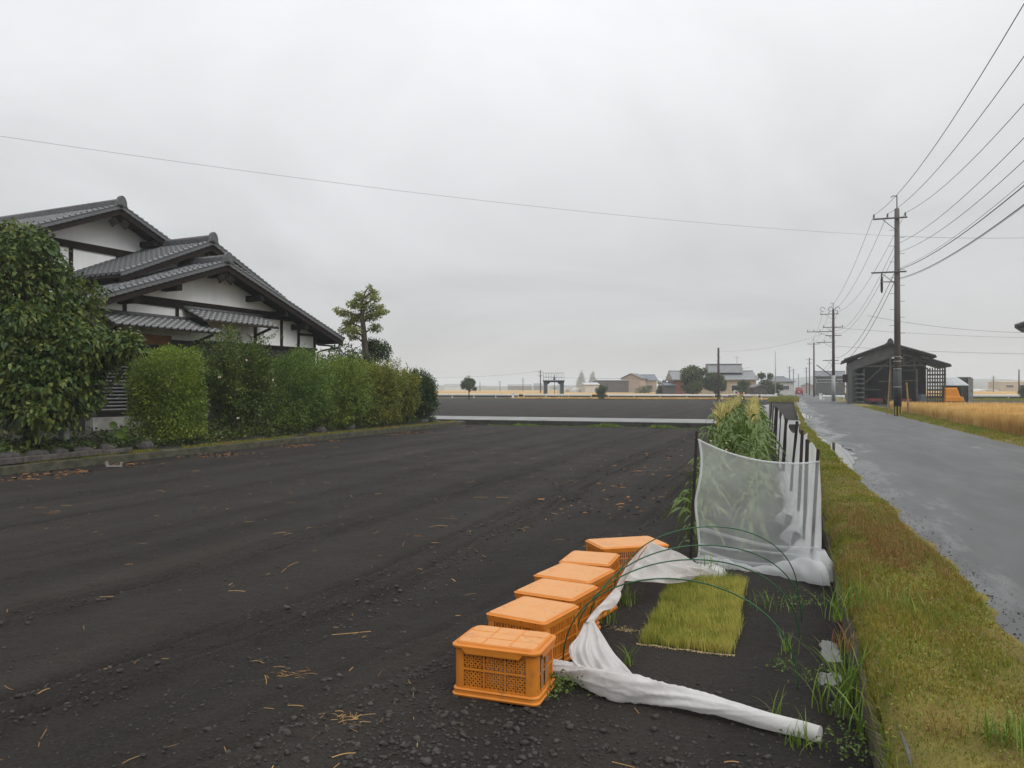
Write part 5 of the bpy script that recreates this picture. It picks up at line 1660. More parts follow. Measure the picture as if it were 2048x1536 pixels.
shrub("hedge_plant", "yellow green dense hedge plant, second from the hedge's far end", "shrub", (c.x, c.y, 0.35), (0.85, 1.75, 1.24), 3.0, 30000, 0.085, 0.040, "leaf_yellow", 12, -AL, lump=0.40, fr=5, up=0.3, group="hedge plants along the garden", spikes=8)
c, Y = sh_loc(800, -15.95)
shrub("hedge_plant", "narrow yellowish hedge plant squeezed before the rounded end bush", "shrub", (c.x, c.y, 0.35), (0.8, 1.1, 1.12), 2.6, 16000, 0.085, 0.040, "leaf_yellow", 15, -AL, lump=0.42, fr=5, group="hedge plants along the garden", spikes=12)
c, Y = sh_loc(832, -15.95)
shrub("rounded_bush", "rounded dark bush with a few white flowers at the hedge's far end", "shrub", (c.x, c.y, 0.30), (0.85, 1.35, 1.12), 2.2, 24000, 0.09, 0.045, "leaf_dark", 17, -AL, lump=0.36, fr=5, group="hedge plants along the garden", flowers=22, spikes=5)
# filler shrubs behind the hedge, by the house
for i, (px_, u_, hx, hz, lab) in enumerate(((690, -18.6, 1.4, 1.7, "dark shrub behind the hedge below the right eave"), (720, -18.0, 1.0, 1.5, "dark shrub at the foot of the tall tree"))):
    c, Y = sh_loc(px_, u_)
    shrub("garden_shrub", lab, "shrub", (c.x, c.y, 0.4), (hx, hx, hz), 2.2, 9000, 0.11, 0.06, "leaf_dark", 21 + i, 0, lump=0.3, fr=4, stems=3)
def tree(name, label, loc, trunk, limbs, blobs, n_, L, Wd, mat, six=False, fill=0.5, group=None, droop=0.25, bark="bark", cat="tree", rz=0):
    """trunk: list of (x,y,z,r); limbs: lists of the same; blobs: (x,y,z,rx,ry,rz)"""
    t = thing(name, label, cat, loc, rz, group)
    mb = MB().tube([p[:3] for p in trunk], [p[3] for p in trunk], 10)
    mb.build("trunk", bark, t, smooth=True)
    for l_ in limbs:
        MB().tube([p[:3] for p in l_], [p[3] for p in l_], 7).build("limb", bark, t, smooth=True)
    vol = np.array([b_[3] * b_[4] + b_[4] * b_[5] + b_[3] * b_[5] for b_ in blobs]); vol = vol / vol.sum()
    Vs = []; Fs = []; off = 0
    for bi, b_ in enumerate(blobs):
        k = max(20, int(n_ * vol[bi]))
        d = sup_dir(k)
        rr_ = (1 - fill * RNG.uniform(0, 1, k) ** 1.5) * (1 + 0.5 * clump(d, 31 + bi, 3.2))
        P = d * rr_[:, None] * np.array(b_[3:6]) + np.array(b_[:3])
        A = d * 0.8 + RNG.normal(size=(k, 3)) * 0.6; A[:, 2] -= droop * 0.5
        V, Fq = leaves(P, A, L * RNG.uniform(0.6, 1.25, k), Wd * RNG.uniform(0.7, 1.25, k), six=six, droop=droop)
        Vs.append(V); Fs.append(Fq + off); off += len(V)
    link_mesh("crown", np_mesh("crown", np.concatenate(Vs), np.concatenate(Fs)), mat, t)["kind"] = "stuff"
    return t
# big-leaved tree at the left edge of the view
c, Y = sh_loc(60, -17.0, 0.45)
rb = random.Random(4)
blobs = [(0, 0, 2.0, 1.9, 1.9, 1.3), (-0.1, 0, 3.5, 1.25, 1.4, 1.2), (-0.6, 0, 4.3, 1.2, 1.2, 0.9), (0.95, -0.3, 2.2, 0.95, 1.0, 0.9), (1.5, -0.2, 2.25, 0.6, 0.7, 0.42), (1.95, -0.1, 2.35, 0.33, 0.4, 0.25), (1.2, -0.4, 1.2, 0.65, 0.7, 0.6), (-1.6, 0, 2.6, 1.5, 1.4, 1.6), (0.6, -0.9, 1.3, 1.2, 1.1, 1.0), (-0.9, -0.8, 1.5, 1.3, 1.2, 1.1), (0.7, 0.2, 3.0, 0.75, 0.8, 0.6), (-2.4, 0.2, 1.6, 1.2, 1.2, 1.2), (-0.1, -0.2, 4.75, 0.7, 0.7, 0.5)]
for k_ in range(34):
    bb = rb.choice(blobs[:10]); a_ = rb.uniform(0, 6.28); e_ = rb.uniform(-0.5, 1.1)
    s_ = rb.uniform(0.24, 0.46)
    blobs.append((bb[0] + bb[3] * 1.02 * math.cos(a_) * math.cos(e_), bb[1] + bb[4] * 1.02 * math.sin(a_) * math.cos(e_), bb[2] + bb[5] * 1.02 * math.sin(e_), s_, s_, s_ * 0.7))
limbs = [[(0, 0, 0.9, 0.09), (rb.uniform(-0.6, 0.6), rb.uniform(-0.6, 0.4), 2.0, 0.06), (bx * 0.9, by * 0.9, bz, 0.02)] for bx, by, bz, *_ in blobs[3:12]]
tree("broadleaf_tree", "big-leaved bushy tree in front of the farmhouse at the left", (c.x, c.y, 0.42), [(0, 0, -0.1, 0.17), (0.05, 0, 1.0, 0.13), (0, 0.05, 2.6, 0.09), (-0.2, 0, 4.2, 0.04)], limbs, blobs, 30000, 0.145, 0.078, "leaf_tree", six=True, fill=0.55, droop=0.35)
# tall thin tree behind the hedge
c, Y = sh_loc(728, -18.3, 0.45)
k = Y / F
def tb(px_, py_, dy=0.0):
    return ((px_ - 728) * k, dy, CZ - (py_ - HY) * k - 0.42)
pads = [(742, 583, 14, 9), (748, 598, 16, 8), (720, 592, 18, 10), (707, 606, 20, 12), (726, 612, 22, 12), (752, 616, 18, 12), (690, 626, 18, 10), (712, 634, 22, 12), (738, 632, 20, 12), (757, 628, 14, 9), (698, 645, 20, 10), (688, 659, 16, 9), (712, 662, 20, 10), (745, 654, 17, 10), (704, 672, 14, 8), (737, 574, 7, 7), (682, 622, 8, 5), (765, 622, 8, 5)]
blobs = []; limbs = []
for i, (a, b_, rx, ry) in enumerate(pads):
    x, y, z = tb(a, b_, rb.uniform(-0.35, 0.35))
    blobs.append((x * 1.08, y * 1.6, z, rx * k * 0.8, rx * k * 0.7, ry * k * 0.8))
    limbs.append([(x * 0.15, y * 0.1, z - 0.25, 0.045), (x * 0.55, y * 0.5, z - 0.1, 0.03), (x, y, z, 0.012)])
tree("garden_tree", "tall thin garden tree with tufted branches rising behind the hedge", (c.x, c.y, 0.42), [(*tb(736, 800), 0.17), (*tb(732, 720), 0.15), (*tb(728, 670), 0.13), (*tb(724, 630), 0.10), (*tb(724, 605), 0.06), (*tb(730, 585), 0.03)], limbs, blobs, 5000, 0.12, 0.055, "leaf_rust", fill=0.9, droop=0.1)
c, Y = sh_loc(757, -18.1, 0.45)
k = Y / F
tree("garden_tree", "small round tree right beside the tall thin tree", (c.x, c.y, 0.42), [(0, 0, -0.1, 0.06), (0.02, 0, 1.2, 0.05), (0, 0, 2.4, 0.03)], [], [(0, 0, CZ - (702 - HY) * k - 0.42, 26 * k, 24 * k, 22 * k), (-0.35, 0, CZ - (690 - HY) * k - 0.42, 15 * k, 15 * k, 14 * k), (0.1, 0, 1.9, 20 * k, 18 * k, 18 * k)], 3600, 0.11, 0.06, "leaf_dark", fill=0.7)

# ---- garden bank: stones, timber, kerbside plants
M("field_stone", (0.07, 0.066, 0.06), (0.035, 0.033, 0.03), scale=5, rough=0.85, bump=0.4, bscale=25)
def boulder(loc, s_, sd, label):
    rn = np.random.default_rng(sd)
    me = bpy.data.meshes.new("stone")
    import bmesh
    bm = bmesh.new(); bmesh.ops.create_icosphere(bm, subdivisions=2, radius=1.0)
    for v_ in bm.verts:
        d_ = np.array(v_.co); f = 1 + 0.3 * float(vn(np.array([d_[0] * 1.6 + sd]), np.array([d_[1] * 1.6 + d_[2]]), sd)[0])
        v_.co = Vector((np.sign(d_[0]) * abs(d_[0]) ** 0.8 * f * s_[0], np.sign(d_[1]) * abs(d_[1]) ** 0.8 * f * s_[1], np.sign(d_[2]) * abs(d_[2]) ** 0.8 * f * s_[2]))
    bm.to_mesh(me); bm.free()
    o = link_mesh("stone", me, "field_stone", None, loc)
    o.rotation_euler = (0, 0, rn.uniform(-0.5, 0.5) - AL + math.pi / 2)
    return props(o, label, "stone", "stones edging the garden bank")
for i, (px_, py_, w_, lab) in enumerate(((15, 912, 0.32, "squared dark edging stone at the left frame edge, above the timber"), (75, 905, 0.34, "long dark edging stone below the big-leaved tree"), (118, 902, 0.24, "dark edging stone between two larger ones above the timber"), (165, 893, 0.26, "edging stone just left of the reddish leaves"), (212, 885, 0.2, "small edging stone by the round butterbur leaf"), (290, 878, 0.26, "edging stone at the foot of the block shrub"), (640, 852, 0.24, "edging stone at the foot of the hedge conifers"), (700, 850, 0.22, "edging stone at the foot of the mid hedge"), (845, 832, 0.4, "stone block at the end of the hedge"))):
    c, Y = sh_loc(px_, -15.5)
    boulder((c.x, c.y, 0.28), (w_, 0.2, 0.15), 50 + i, lab)
M("old_timber", (0.10, 0.09, 0.08), (0.045, 0.04, 0.035), scale=4, rough=0.8, stretch=(8, 1, 1), bump=0.4, bscale=20)
def timber(pxa, pxb, u, z, label, r=0.07):
    a, _ = sh_loc(pxa, u, z); b_, _ = sh_loc(pxb, u - 0.03, z + 0.02)
    mid_ = (a + b_) / 2
    mb = MB().bar(a, b_, r * 1.9, r * 1.7)
    o = mb.build("timber", "old_timber", None, world=True, loc=(mid_.x, mid_.y, z - r * 0.85), bevel=0.012)
    return props(o, label, "timber")
timber(-30, 205, -15.13, 0.26, "long weathered timber laid on the kerb at the left")
timber(195, 262, -15.16, 0.25, "short weathered timber end lying on the kerb before the block shrub", 0.06)
# grey utility box on a post under the tree
M("grey_paint", (0.28, 0.28, 0.27), (0.2, 0.2, 0.19), scale=4, rough=0.5)
c, Y = sh_loc(128, -16.0)
ub = thing("utility_box", "grey utility box standing under the big-leaved tree", "utility box", (c.x, c.y, 0.36), -AL)
MB().box((0, 0, 0.42), (0.2, 0.14, 0.42)).build("cabinet", "grey_paint", ub, bevel=0.01)
MB().box((-0.03, -0.075, 0.46), (0.12, 0.012, 0.2)).build("door", "grey_paint", ub)
MB().tube([(0, 0, -0.05), (0, 0, 0.22)], 0.025, 8).build("post", "grey_paint", ub)
MB().box((-0.32, 0.02, 0.55), (0.22, 0.12, 0.2)).build("meter_case", "grey_paint", ub, bevel=0.01)
MB().bar((-0.32, 0.05, 0.5), (0.0, 0.05, 0.5), 0.03, 0.03).build("arm", "grey_paint", ub)
# ground cover on the bank
LEAF("bank_leaf", (0.02, 0.04, 0.008), (0.05, 0.085, 0.014), (0.13, 0.14, 0.025), 0.25, 0.5, 1.6)
N = 15000
v = RNG.uniform(7, 32.4, N); u = -15.42 - np.abs(RNG.normal(0, 0.7, N))
k = (fbm(u * 1.2, v * 1.2, 63, 3) + RNG.uniform(-0.3, 0.3, N) > -0.25) & (u > -17.4)
u, v = u[k], v[k]
P = np.stack([u, v, bank_z(u, v) + RNG.uniform(0, 0.22, len(u))], 1)
A = RNG.normal(size=(len(u), 3)); A[:, 2] = np.abs(A[:, 2]) * 0.6 + 0.25
V, Fq = leaves(P, A, RNG.uniform(0.05, 0.14, len(u)), RNG.uniform(0.03, 0.08, len(u)))
struct_uv("ground_cover", V, Fq, "bank_leaf", smooth=False, kind="stuff", label="low leafy ground cover on the garden bank", cat="ground cover")
# moss and grass along the kerb top
N = 16000
v = RNG.uniform(7, 34, N); u = -15.06 - np.abs(RNG.normal(0, 0.16, N))
k = (fbm(v * 0.7, u * 2, 65, 3) > np.where(v < 17, 0.1, -0.25))
u, v = u[k], v[k]
V, Fq = blades(np.stack([u, v, np.full(len(u), 0.17)], 1), RNG.uniform(0.03, 0.10, len(u)), RNG.uniform(0.2, 0.9, len(u)), RNG.uniform(0.008, 0.014, len(u)))
struct_uv("kerb_grass", V, Fq, "verge_grass", smooth=False, kind="stuff", label="yellow green grass growing along the garden kerb", cat="grass")
N = 5000
u = RNG.uniform(-13.8, -1.0, N); v = 34.85 + RNG.normal(0, 0.07, N)
V, Fq = blades(np.stack([u, v, np.full(N, -0.01)], 1), RNG.uniform(0.02, 0.1, N) * (0.4 + np.clip(fbm(u * 0.9, v * 0, 67, 3) * 3, 0, 2)), RNG.uniform(0.2, 0.8, N), np.full(N, 0.016))
struct_uv("wall_foot_grass", V, Fq, "green_grass", smooth=False, kind="stuff", label="weeds along the foot of the lane's retaining wall", cat="grass")
# butterbur leaves
for i, (px_, py_, r_) in enumerate(((242, 868, 0.13), (228, 850, 0.10), (252, 858, 0.09), (250, 876, 0.08))):
    c, Y = sh_loc(px_, -15.55)
    z = CZ - (py_ - HY) * Y / F
    mb = MB()
    mb.loft([[(r_ * rr_ * math.cos(a * 0.449), -0.03 * rr_, r_ * rr_ * math.sin(a * 0.449) * 0.9 + 0.0) for a in range(14)] for rr_ in (0.05, 0.6, 1.0)], cap0=True, cap1=False)
    mb.tube([(0, 0, 0), (0.01, 0.05, -z + 0.2)], 0.006, 5)
    o = mb.build("butterbur", "weed", None, loc=(c.x, c.y, z), smooth=True)
    props(o, ["largest", "upper left", "right-hand", "lowest"][i] + " round butterbur leaf at the foot of the block shrub", "plant", "butterbur leaves on the bank")

# bent grey scrap lying against the kerb
c = GP(228, 934)
mb = MB()
mb.bar((-0.14, 0, 0.02), (0.14, 0.03, 0.02), 0.06, 0.03); mb.bar((-0.14, 0, 0.0), (-0.17, 0, 0.13), 0.05, 0.03, up=(0, 1, 0)); mb.bar((0.14, 0.03, 0.0), (0.16, 0.03, 0.11), 0.05, 0.03, up=(0, 1, 0))
o = mb.build("metal_scrap", "grey_paint", None, loc=(c.x, c.y, 0.0)); props(o, "small bent grey scrap lying against the garden kerb", "scrap")

# =================================================================== WHEAT FIELD ON THE RIGHT
grassmat("wheat", [(0.30, (0.44, 0.25, 0.075)), (0.5, (0.61, 0.40, 0.14)), (0.7, (0.74, 0.55, 0.25))], 0.5, 0.75)
M("wheat_mass", (0.54, 0.35, 0.12), (0.36, 0.21, 0.06), scale=14, rough=0.95, bump=0.8, bscale=40)
def wheat_top(u, v):
    return 0.86 + 0.10 * fbm(u * 0.35, v * 0.35, 72, 3)
V, Fq = tensor(np.linspace(6.95, 46, 120), np.linspace(9, 62, 200), lambda u, v: wheat_top(u, v) - 0.16 - 0.75 * np.exp(-((u - 6.95) / 0.12) ** 2))
struct_uv("wheat_field", V, Fq, "wheat_mass", kind="structure")
N = 80000
v = 12 + 50 * RNG.uniform(0, 1, N) ** 1.4; u = 6.85 + (32) * RNG.uniform(0, 1, N) ** 1.5
k = (u < 0.30 * v * 1.15 + 2.0)
u, v = u[k], v[k]
top = wheat_top(u, v)
wall = u < 7.15
z0 = np.where(wall, 0.22, top - 0.34)
H = np.where(wall, top - 0.22, 0.36) * RNG.uniform(0.75, 1.12, len(u))
V, Fq = blades(np.stack([u, v, z0], 1), H, RNG.uniform(0.02, 0.30, len(u)), RNG.uniform(0.014, 0.026, len(u)) * (0.6 + v * 0.012))
struct_uv("standing_wheat", V, Fq, "wheat", smooth=False, kind="stuff", label="ripe golden wheat standing along the right side of the road", cat="wheat")
# wheat wall along the verge
N = 32000
v = 12 + 50 * RNG.uniform(0, 1, N) ** 1.3; u = 6.82 + RNG.uniform(0, 0.3, N)
top = wheat_top(u, v)
H = (top - 0.2) * RNG.uniform(0.7, 1.08, N)
V, Fq = blades(np.stack([u, v, np.full(N, 0.2)], 1), H, RNG.uniform(0.02, 0.22, N), RNG.uniform(0.008, 0.016, N) * (0.6 + v * 0.012))
struct_uv("standing_wheat", V, Fq, "wheat", smooth=False, kind="stuff", label="front rank of golden wheat stalks along the roadside verge", cat="wheat")

# =================================================================== UTILITY POLES AND WIRES
M("pole_concrete", (0.10, 0.088, 0.084), (0.06, 0.05, 0.05), scale=1.5, rough=0.8, stretch=(1, 1, 0.2))
M("pole_rust", (0.055, 0.030, 0.03), (0.035, 0.02, 0.02), scale=2, rough=0.8)
M("pole_sleeve", (0.035, 0.038, 0.042), (0.02, 0.022, 0.025), scale=4, rough=0.6)
M("steel", (0.10, 0.085, 0.085), (0.06, 0.05, 0.05), scale=6, rough=0.5)
M("galvanised", (0.34, 0.35, 0.35), (0.24, 0.25, 0.25), scale=4, rough=0.5)
M("insulator", (0.04, 0.03, 0.03), rough=0.3)
M("yellow_band", (0.45, 0.36, 0.05), rough=0.6)
M("cable", (0.03, 0.03, 0.032), rough=0.6)
M("white_paint", (0.74, 0.75, 0.74), (0.62, 0.63, 0.62), scale=3, rough=0.5)
M("stake", (0.30, 0.20, 0.085), (0.2, 0.13, 0.05), scale=4, rough=0.85)
def utility_pole(loc, H, r0, r1, label, arms, mat="pole_concrete", name="utility_pole", steps=True, sleeve=True, top=True, group="utility poles along the road", lean=(0, 0), rz=-AL):
    t = thing(name, label, "utility pole", loc, rz, group)
    MB().tube([(0, 0, -0.4), (lean[0], lean[1], H)], [r0, r1], 14).build("shaft", mat, t, smooth=True)
    for (z, x0, x1, ins, yoff) in arms:
        a = MB().box(((x0 + x1) / 2, yoff - r1 - 0.05, z), (x1 - x0, 0.07, 0.08)).build("crossarm", "steel", t)
        for x in ins:
            mb = MB()
            mb.tube([(x, yoff - r1 - 0.05, z + 0.04), (x, yoff - r1 - 0.05, z + 0.12)], 0.02, 6)
            for kz in range(3):
                mb.tube([(x, yoff - r1 - 0.05, z + 0.11 + 0.06 * kz), (x, yoff - r1 - 0.05, z + 0.155 + 0.06 * kz)], [0.07 - 0.008 * kz, 0.035], 8)
            mb.build("insulator", "insulator", a)
        if x1 - x0 > 1.0:
            MB().bar((x0 * 0.6, yoff - r1 - 0.05, z - 0.05), (0, -r1 - 0.02, z - 0.75), 0.03, 0.03).build("brace", "steel", a)
    if steps:
        mb = MB()
        k = 0; z = 2.4
        while z < H - 1.0:
            s_ = 1 if k % 2 else -1
            mb.bar((s_ * r1 * 0.8, 0, z), (s_ * (r1 + 0.26), 0, z), 0.02, 0.02); z += 0.45; k += 1
        mb.build("step_bolts", "steel", t)
    if sleeve:
        MB().tube([(0, 0, 0.5), (0, 0, 2.6)], r0 + 0.012, 14).build("base_sleeve", "pole_sleeve", t, smooth=True)
        for kz in (3.05, 3.3, 2.62, 1.6):
            MB().tube([(0, 0, kz), (0, 0, kz + 0.04)], r0 + 0.016, 14).build("band", "galvanised", t)
        for k in range(8):
            a = k * math.pi / 4 + 0.2
            MB().box(((r0 + 0.004) * math.cos(a), (r0 + 0.004) * math.sin(a), 0.28), (0.018, 0.05, 0.5), rz=a).build("warning_stripe", "yellow_band", t)
    if top:
        mb = MB().tube([(0, 0, H), (0, 0, H + 0.75)], 0.03, 6)
        mb.tube([(0, 0, H + 0.72), (-0.22, 0, H + 0.74), (-0.3, 0, H + 0.66)], 0.025, 6)
        mb.build("ground_wire_bracket", "steel", t)
    return t
p1 = PY(1795, 835, 43.5); p1.z = 0.25
ARM1 = [(11.15, -1.25, 0.5, (-1.2, -0.5, 0.4), 0), (8.1, -1.35, 0.45, (), 0)]
utility_pole(p1, 11.7, 0.195, 0.13, "nearest concrete utility pole standing in front of the open shed", ARM1)
# the hanging spiral sleeve and cable clamp
tp = thing("cable_joint", "dark cable joint sleeve hanging from the nearest pole's lower crossarm", "cable joint", UV(*[toUV(p1)[0] - 0.80, toUV(p1)[1] - 0.1], 7.2))
MB().tube([(0, 0, 0.0), (0, 0, 0.15), (0, 0, 0.75), (0, 0, 1.12)], [0.035, 0.07, 0.07, 0.02], 8).build("sleeve", "pole_rust", tp, smooth=True)
MB().box((0.35, -0.1, 0.62), (0.75, 0.05, 0.07)).build("bracket", "galvanised", tp)
p2 = PY(1667, 804, 93.0); p2.z = 0.2
ARM2 = [(10.6, -1.5, 0.6, (-1.4, -0.5, 0.45), 0), (9.0, -1.2, 1.1, (-1.1, 1.0), 0), (8.5, -3.0, 0.1, (-2.9, -2.2, -1.5), 0), (8.0, -0.9, 0.9, (), 0), (7.2, -1.9, 0.2, (-1.0,), 0), (5.0, -1.2, 0.6, (), 0)]
pl2 = utility_pole(p2, 11.2, 0.2, 0.13, "second utility pole up the road, with many crossarms", ARM2, mat="pole_rust", sleeve=False)
mb = MB()
for x in (-1.2, -0.3, 0.45):
    mb.tube([(x + 0.25 * math.cos(a * 0.5), -0.2, 11.2 + 0.25 * math.sin(a * 0.5)) for a in range(0, 11)], 0.03, 5)
mb.build("jumper_loop", "cable", pl2)
MB().tube([(0, 0, 0.0), (0, 0, 3.2)], 0.22, 12).build("base_sleeve", "galvanised", pl2, smooth=True)
p3 = PY(1628, 796, 150.0); p3.z = 0.2
utility_pole(p3, 10.6, 0.19, 0.12, "third utility pole up the road with a stay leaning beside it", [(10.3, -1.2, 1.2, (-1.1, 0, 1.1), 0)], mat="pole_rust", sleeve=False, steps=False)
mb = MB().tube([(0.9, 0, 6.3), (9.3, 0, 0.0)], 0.09, 6)
o = mb.build("stay_pole", "pole_rust", None, loc=(p3.x - 0.4, p3.y, 0.15)); props(o, "slanting stay pole propped against the third utility pole", "pole")
FARP = [(1619, 716, 205, "thin distant pole just left of the third pole"), (1613, 735, 260, "distant roadside pole with a transformer, left of the third pole"), (1579, 733, 240, "distant pole left of the road with crossarms"), (1587, 738, 290, "faint distant pole beyond the red van"), (1081, 741, 210, "distant pole left of the sluice platform"), (1046, 756, 330, "faint distant pole in the wheat left of the platform"), (1000, 762, 360, "faint distant double pole in the middle of the wheat"), (863, 757, 260, "thin distant pole just right of the hedge end"), (960, 764, 340, "faint thin pole right of the lone round tree"), (1987, 752, 260, "distant pole behind the right-hand wheat"), (2038, 740, 170, "leaning distant pole at the right frame edge"), (1597, 748, 380, "very faint pole at the far end of the road")]
for px_, py_, Yp, lab in FARP:
    g = PY(px_, 790, Yp); g.z = 0.1
    H = CZ - (py_ - HY) * Yp / F
    utility_pole(g, H, 0.17, 0.12, lab, [(H - 0.5, -0.9, 0.9, (), 0), (H - 1.5, -0.7, 0.7, (), 0)] if px_ not in (863, 960, 2038) else [], mat="pole_rust", sleeve=False, steps=False, top=False, group="distant poles")
# bare brown pole by the cross road, thin steel mast
g = PY(1437, 796, 118.0); g.z = 0.1
utility_pole(g, CZ + (HY - 697) * 118 / F, 0.2, 0.15, "bare brown pole beside the guard rail, left of the corn", [], mat="pole_rust", sleeve=False, steps=True, top=False, group="distant poles")
g = PY(1551, 790, 135.0); g.z = 0.1
utility_pole(g, CZ + (HY - 704) * 135 / F, 0.10, 0.07, "thin grey mast beside the round dark bush", [], mat="galvanised", sleeve=False, steps=False, top=False, group="distant poles")
def wire(a, b_, sag, r, label, n_=28, lumpy=False):
    a = Vector(a); b_ = Vector(b_)
    pts = []
    for k in range(n_ + 1):
        f = k / n_
        p = a.lerp(b_, f); p.z -= sag * 4 * f * (1 - f)
        pts.append(p)
    mb = MB().tube(pts, r, 5)
    o = mb.build("power_line", "cable", None, world=True, loc=tuple(a))
    return props(o, label, "wire", "overhead wires")
u1, v1 = toUV(p1); u2, v2 = toUV(p2); u3, v3 = toUV(p3)
v0_ = -8.0
b1 = 0.25
wh = ["left", "middle", "right"]
for i, x in enumerate((-1.2, -0.5, 0.4)):
    wire(UV(u1 + x, v1 - 0.15, b1 + 11.4), UV(u1 + x, v0_, b1 + 11.6), 2.15, 0.011, "top overhead wire from the %s insulator of the nearest pole towards the camera" % wh[i])
    wire(UV(u1 + x, v1 - 0.15, b1 + 11.4), UV(u2 + x, v2 - 0.2, 0.2 + 10.9), 1.3, 0.011, "top overhead wire from the %s insulator of the nearest pole to the second pole" % wh[i])
    wire(UV(u2 + x, v2 - 0.2, 10.9), UV(u3 + x, v3, 10.7), 1.2, 0.012, "top overhead wire, %s of three, from the second pole to the third" % wh[i])
for i, (za, zb, sg, r, lab, rb_) in enumerate(((9.75, 8.5, 1.0, 0.010, "upper of the two mid-height wires", 8.9), (9.25, 8.1, 1.1, 0.010, "lower of the two mid-height wires", 8.5), (8.25, 6.9, 0.75, 0.016, "thick upper cable", 5.6), (7.75, 6.55, 0.75, 0.016, "thick lowest cable", 4.9))):
    wire(UV(u1 + 0.1, v1, b1 + za), UV(u1 + 0.1, v0_, za + b1 + 0.2), sg + 0.75, r, lab + " from the nearest pole towards the camera")
    wire(UV(u1 - 0.1, v1, b1 + za - 0.1), UV(u2, v2, rb_), 1.5, r, lab + " from the nearest pole to the second pole")
    if i > 1:
        wire(UV(u2, v2, rb_), UV(u3, v3, rb_ - 0.1), 0.9, 0.014, lab + " from the second pole to the third")
# lashed messenger strands beside the thick cables
for i, za in enumerate((8.33, 7.68)):
    wire(UV(u1 + 0.1, v1, b1 + za), UV(u1 + 0.1, v0_, za + b1 + 0.2), 1.47, 0.007, ("upper" if i == 0 else "lower") + " thin messenger strand lashed to a thick cable")
# service wire across the field and beyond
a = UV(u1, v1, b1 + 10.15)
e = PY(-260, 232, 24.0)
wire(a, e, 0.55, 0.005, "single thin wire crossing the whole sky to the left", 40)
wire(a, PY(2300, 458, 60.0), 0.35, 0.009, "thin wire from the nearest pole to the right")
wire(PY(1735, 631, 68), PY(2300, 655, 62), 0.9, 0.012, "drooping wire across the sky right of the nearest pole")
wire(PY(1668, 655, 93), PY(2350, 676, 80), 0.5, 0.012, "upper thin wire passing behind the shed roof")
wire(PY(1668, 692, 93), PY(2350, 708, 80), 0.4, 0.016, "lower double wire passing behind the shed roof")
wire(PY(1437, 702, 118), PY(1668, 660, 93), 0.8, 0.010, "faint wire from the bare brown pole to the second pole")
wire(PY(1081, 742, 210), PY(800, 752, 240), 1.0, 0.02, "faint distant wire left of the sluice platform")
wire(PY(1081, 752, 210), PY(1500, 735, 190), 1.6, 0.02, "faint distant wire right of the sluice platform")
# two stakes by the nearest pole
for (pxa, pya, pxb, pyb, Yp, lab, r) in ((1774, 826, 1780, 740, 45.5, "slim bamboo stake left of the nearest pole", 0.035), (1818, 836, 1813, 765, 42.5, "weathered wooden stake right of the nearest pole", 0.055)):
    a = PY(pxa, pya, Yp); b_ = PY(pxb, pyb, Yp); a.z = 0.2
    o = MB().tube([a - Vector((0, 0, 0.2)), a.lerp(b_, 0.5), b_], [r * 1.15, r, r * 0.8], 8).build("stake", "stake", None, world=True, loc=tuple(a)); props(o, lab, "stake")

# =================================================================== OPEN SHED
M("sheet_grey", (0.11, 0.112, 0.108), (0.08, 0.082, 0.078), scale=1.5, rough=0.75)
M("shed_roof", (0.05, 0.048, 0.055), (0.03, 0.03, 0.036), scale=4, rough=0.45)
M("shed_timber", (0.10, 0.088, 0.072), (0.055, 0.048, 0.038), scale=4, rough=0.85)
M("shed_inside", (0.035, 0.032, 0.028), (0.02, 0.019, 0.017), scale=2, rough=0.95)
M("tin", (0.46, 0.48, 0.50), (0.36, 0.38, 0.40), scale=3, rough=0.45)
M("orange_tarp", (0.75, 0.28, 0.012), (0.65, 0.22, 0.01), scale=4, rough=0.6)
M("red_paint", (0.35, 0.03, 0.02), (0.22, 0.02, 0.015), scale=4, rough=0.5)
M("drum_blue", (0.11, 0.125, 0.14), (0.08, 0.09, 0.10), scale=4, rough=0.6)
YS = 78.0; KS = YS / F
sc0 = PY(1698, 806, YS); sc0.z = 0.2
shed = thing("open_shed", "open-fronted timber farm shed with grey sheet gable beside the road", "shed", sc0, -AL - R(2.5))
SR = -AL - R(2.5)
def S(px_, py_):                 # photo measurement on the shed's front plane -> local x, z
    if px_ == 0: px_ = 1760
    r = (px_ - 1024) / F
    ax, ay = math.cos(SR), math.sin(SR)
    x = (r * sc0.y - sc0.x) / (ax - r * ay)
    Y = sc0.y + x * ay
    return (x, CZ - (py_ - HY) * Y / F - 0.2)
DS = 9.0
def sbox(name, mat, xa, xb, za, zb, ya, yb, par=None, bevel=0):
    return MB().box(((xa + xb) / 2, (ya + yb) / 2, (za + zb) / 2), (abs(xb - xa), abs(yb - ya), abs(zb - za))).build(name, mat, par or shed, bevel=bevel)
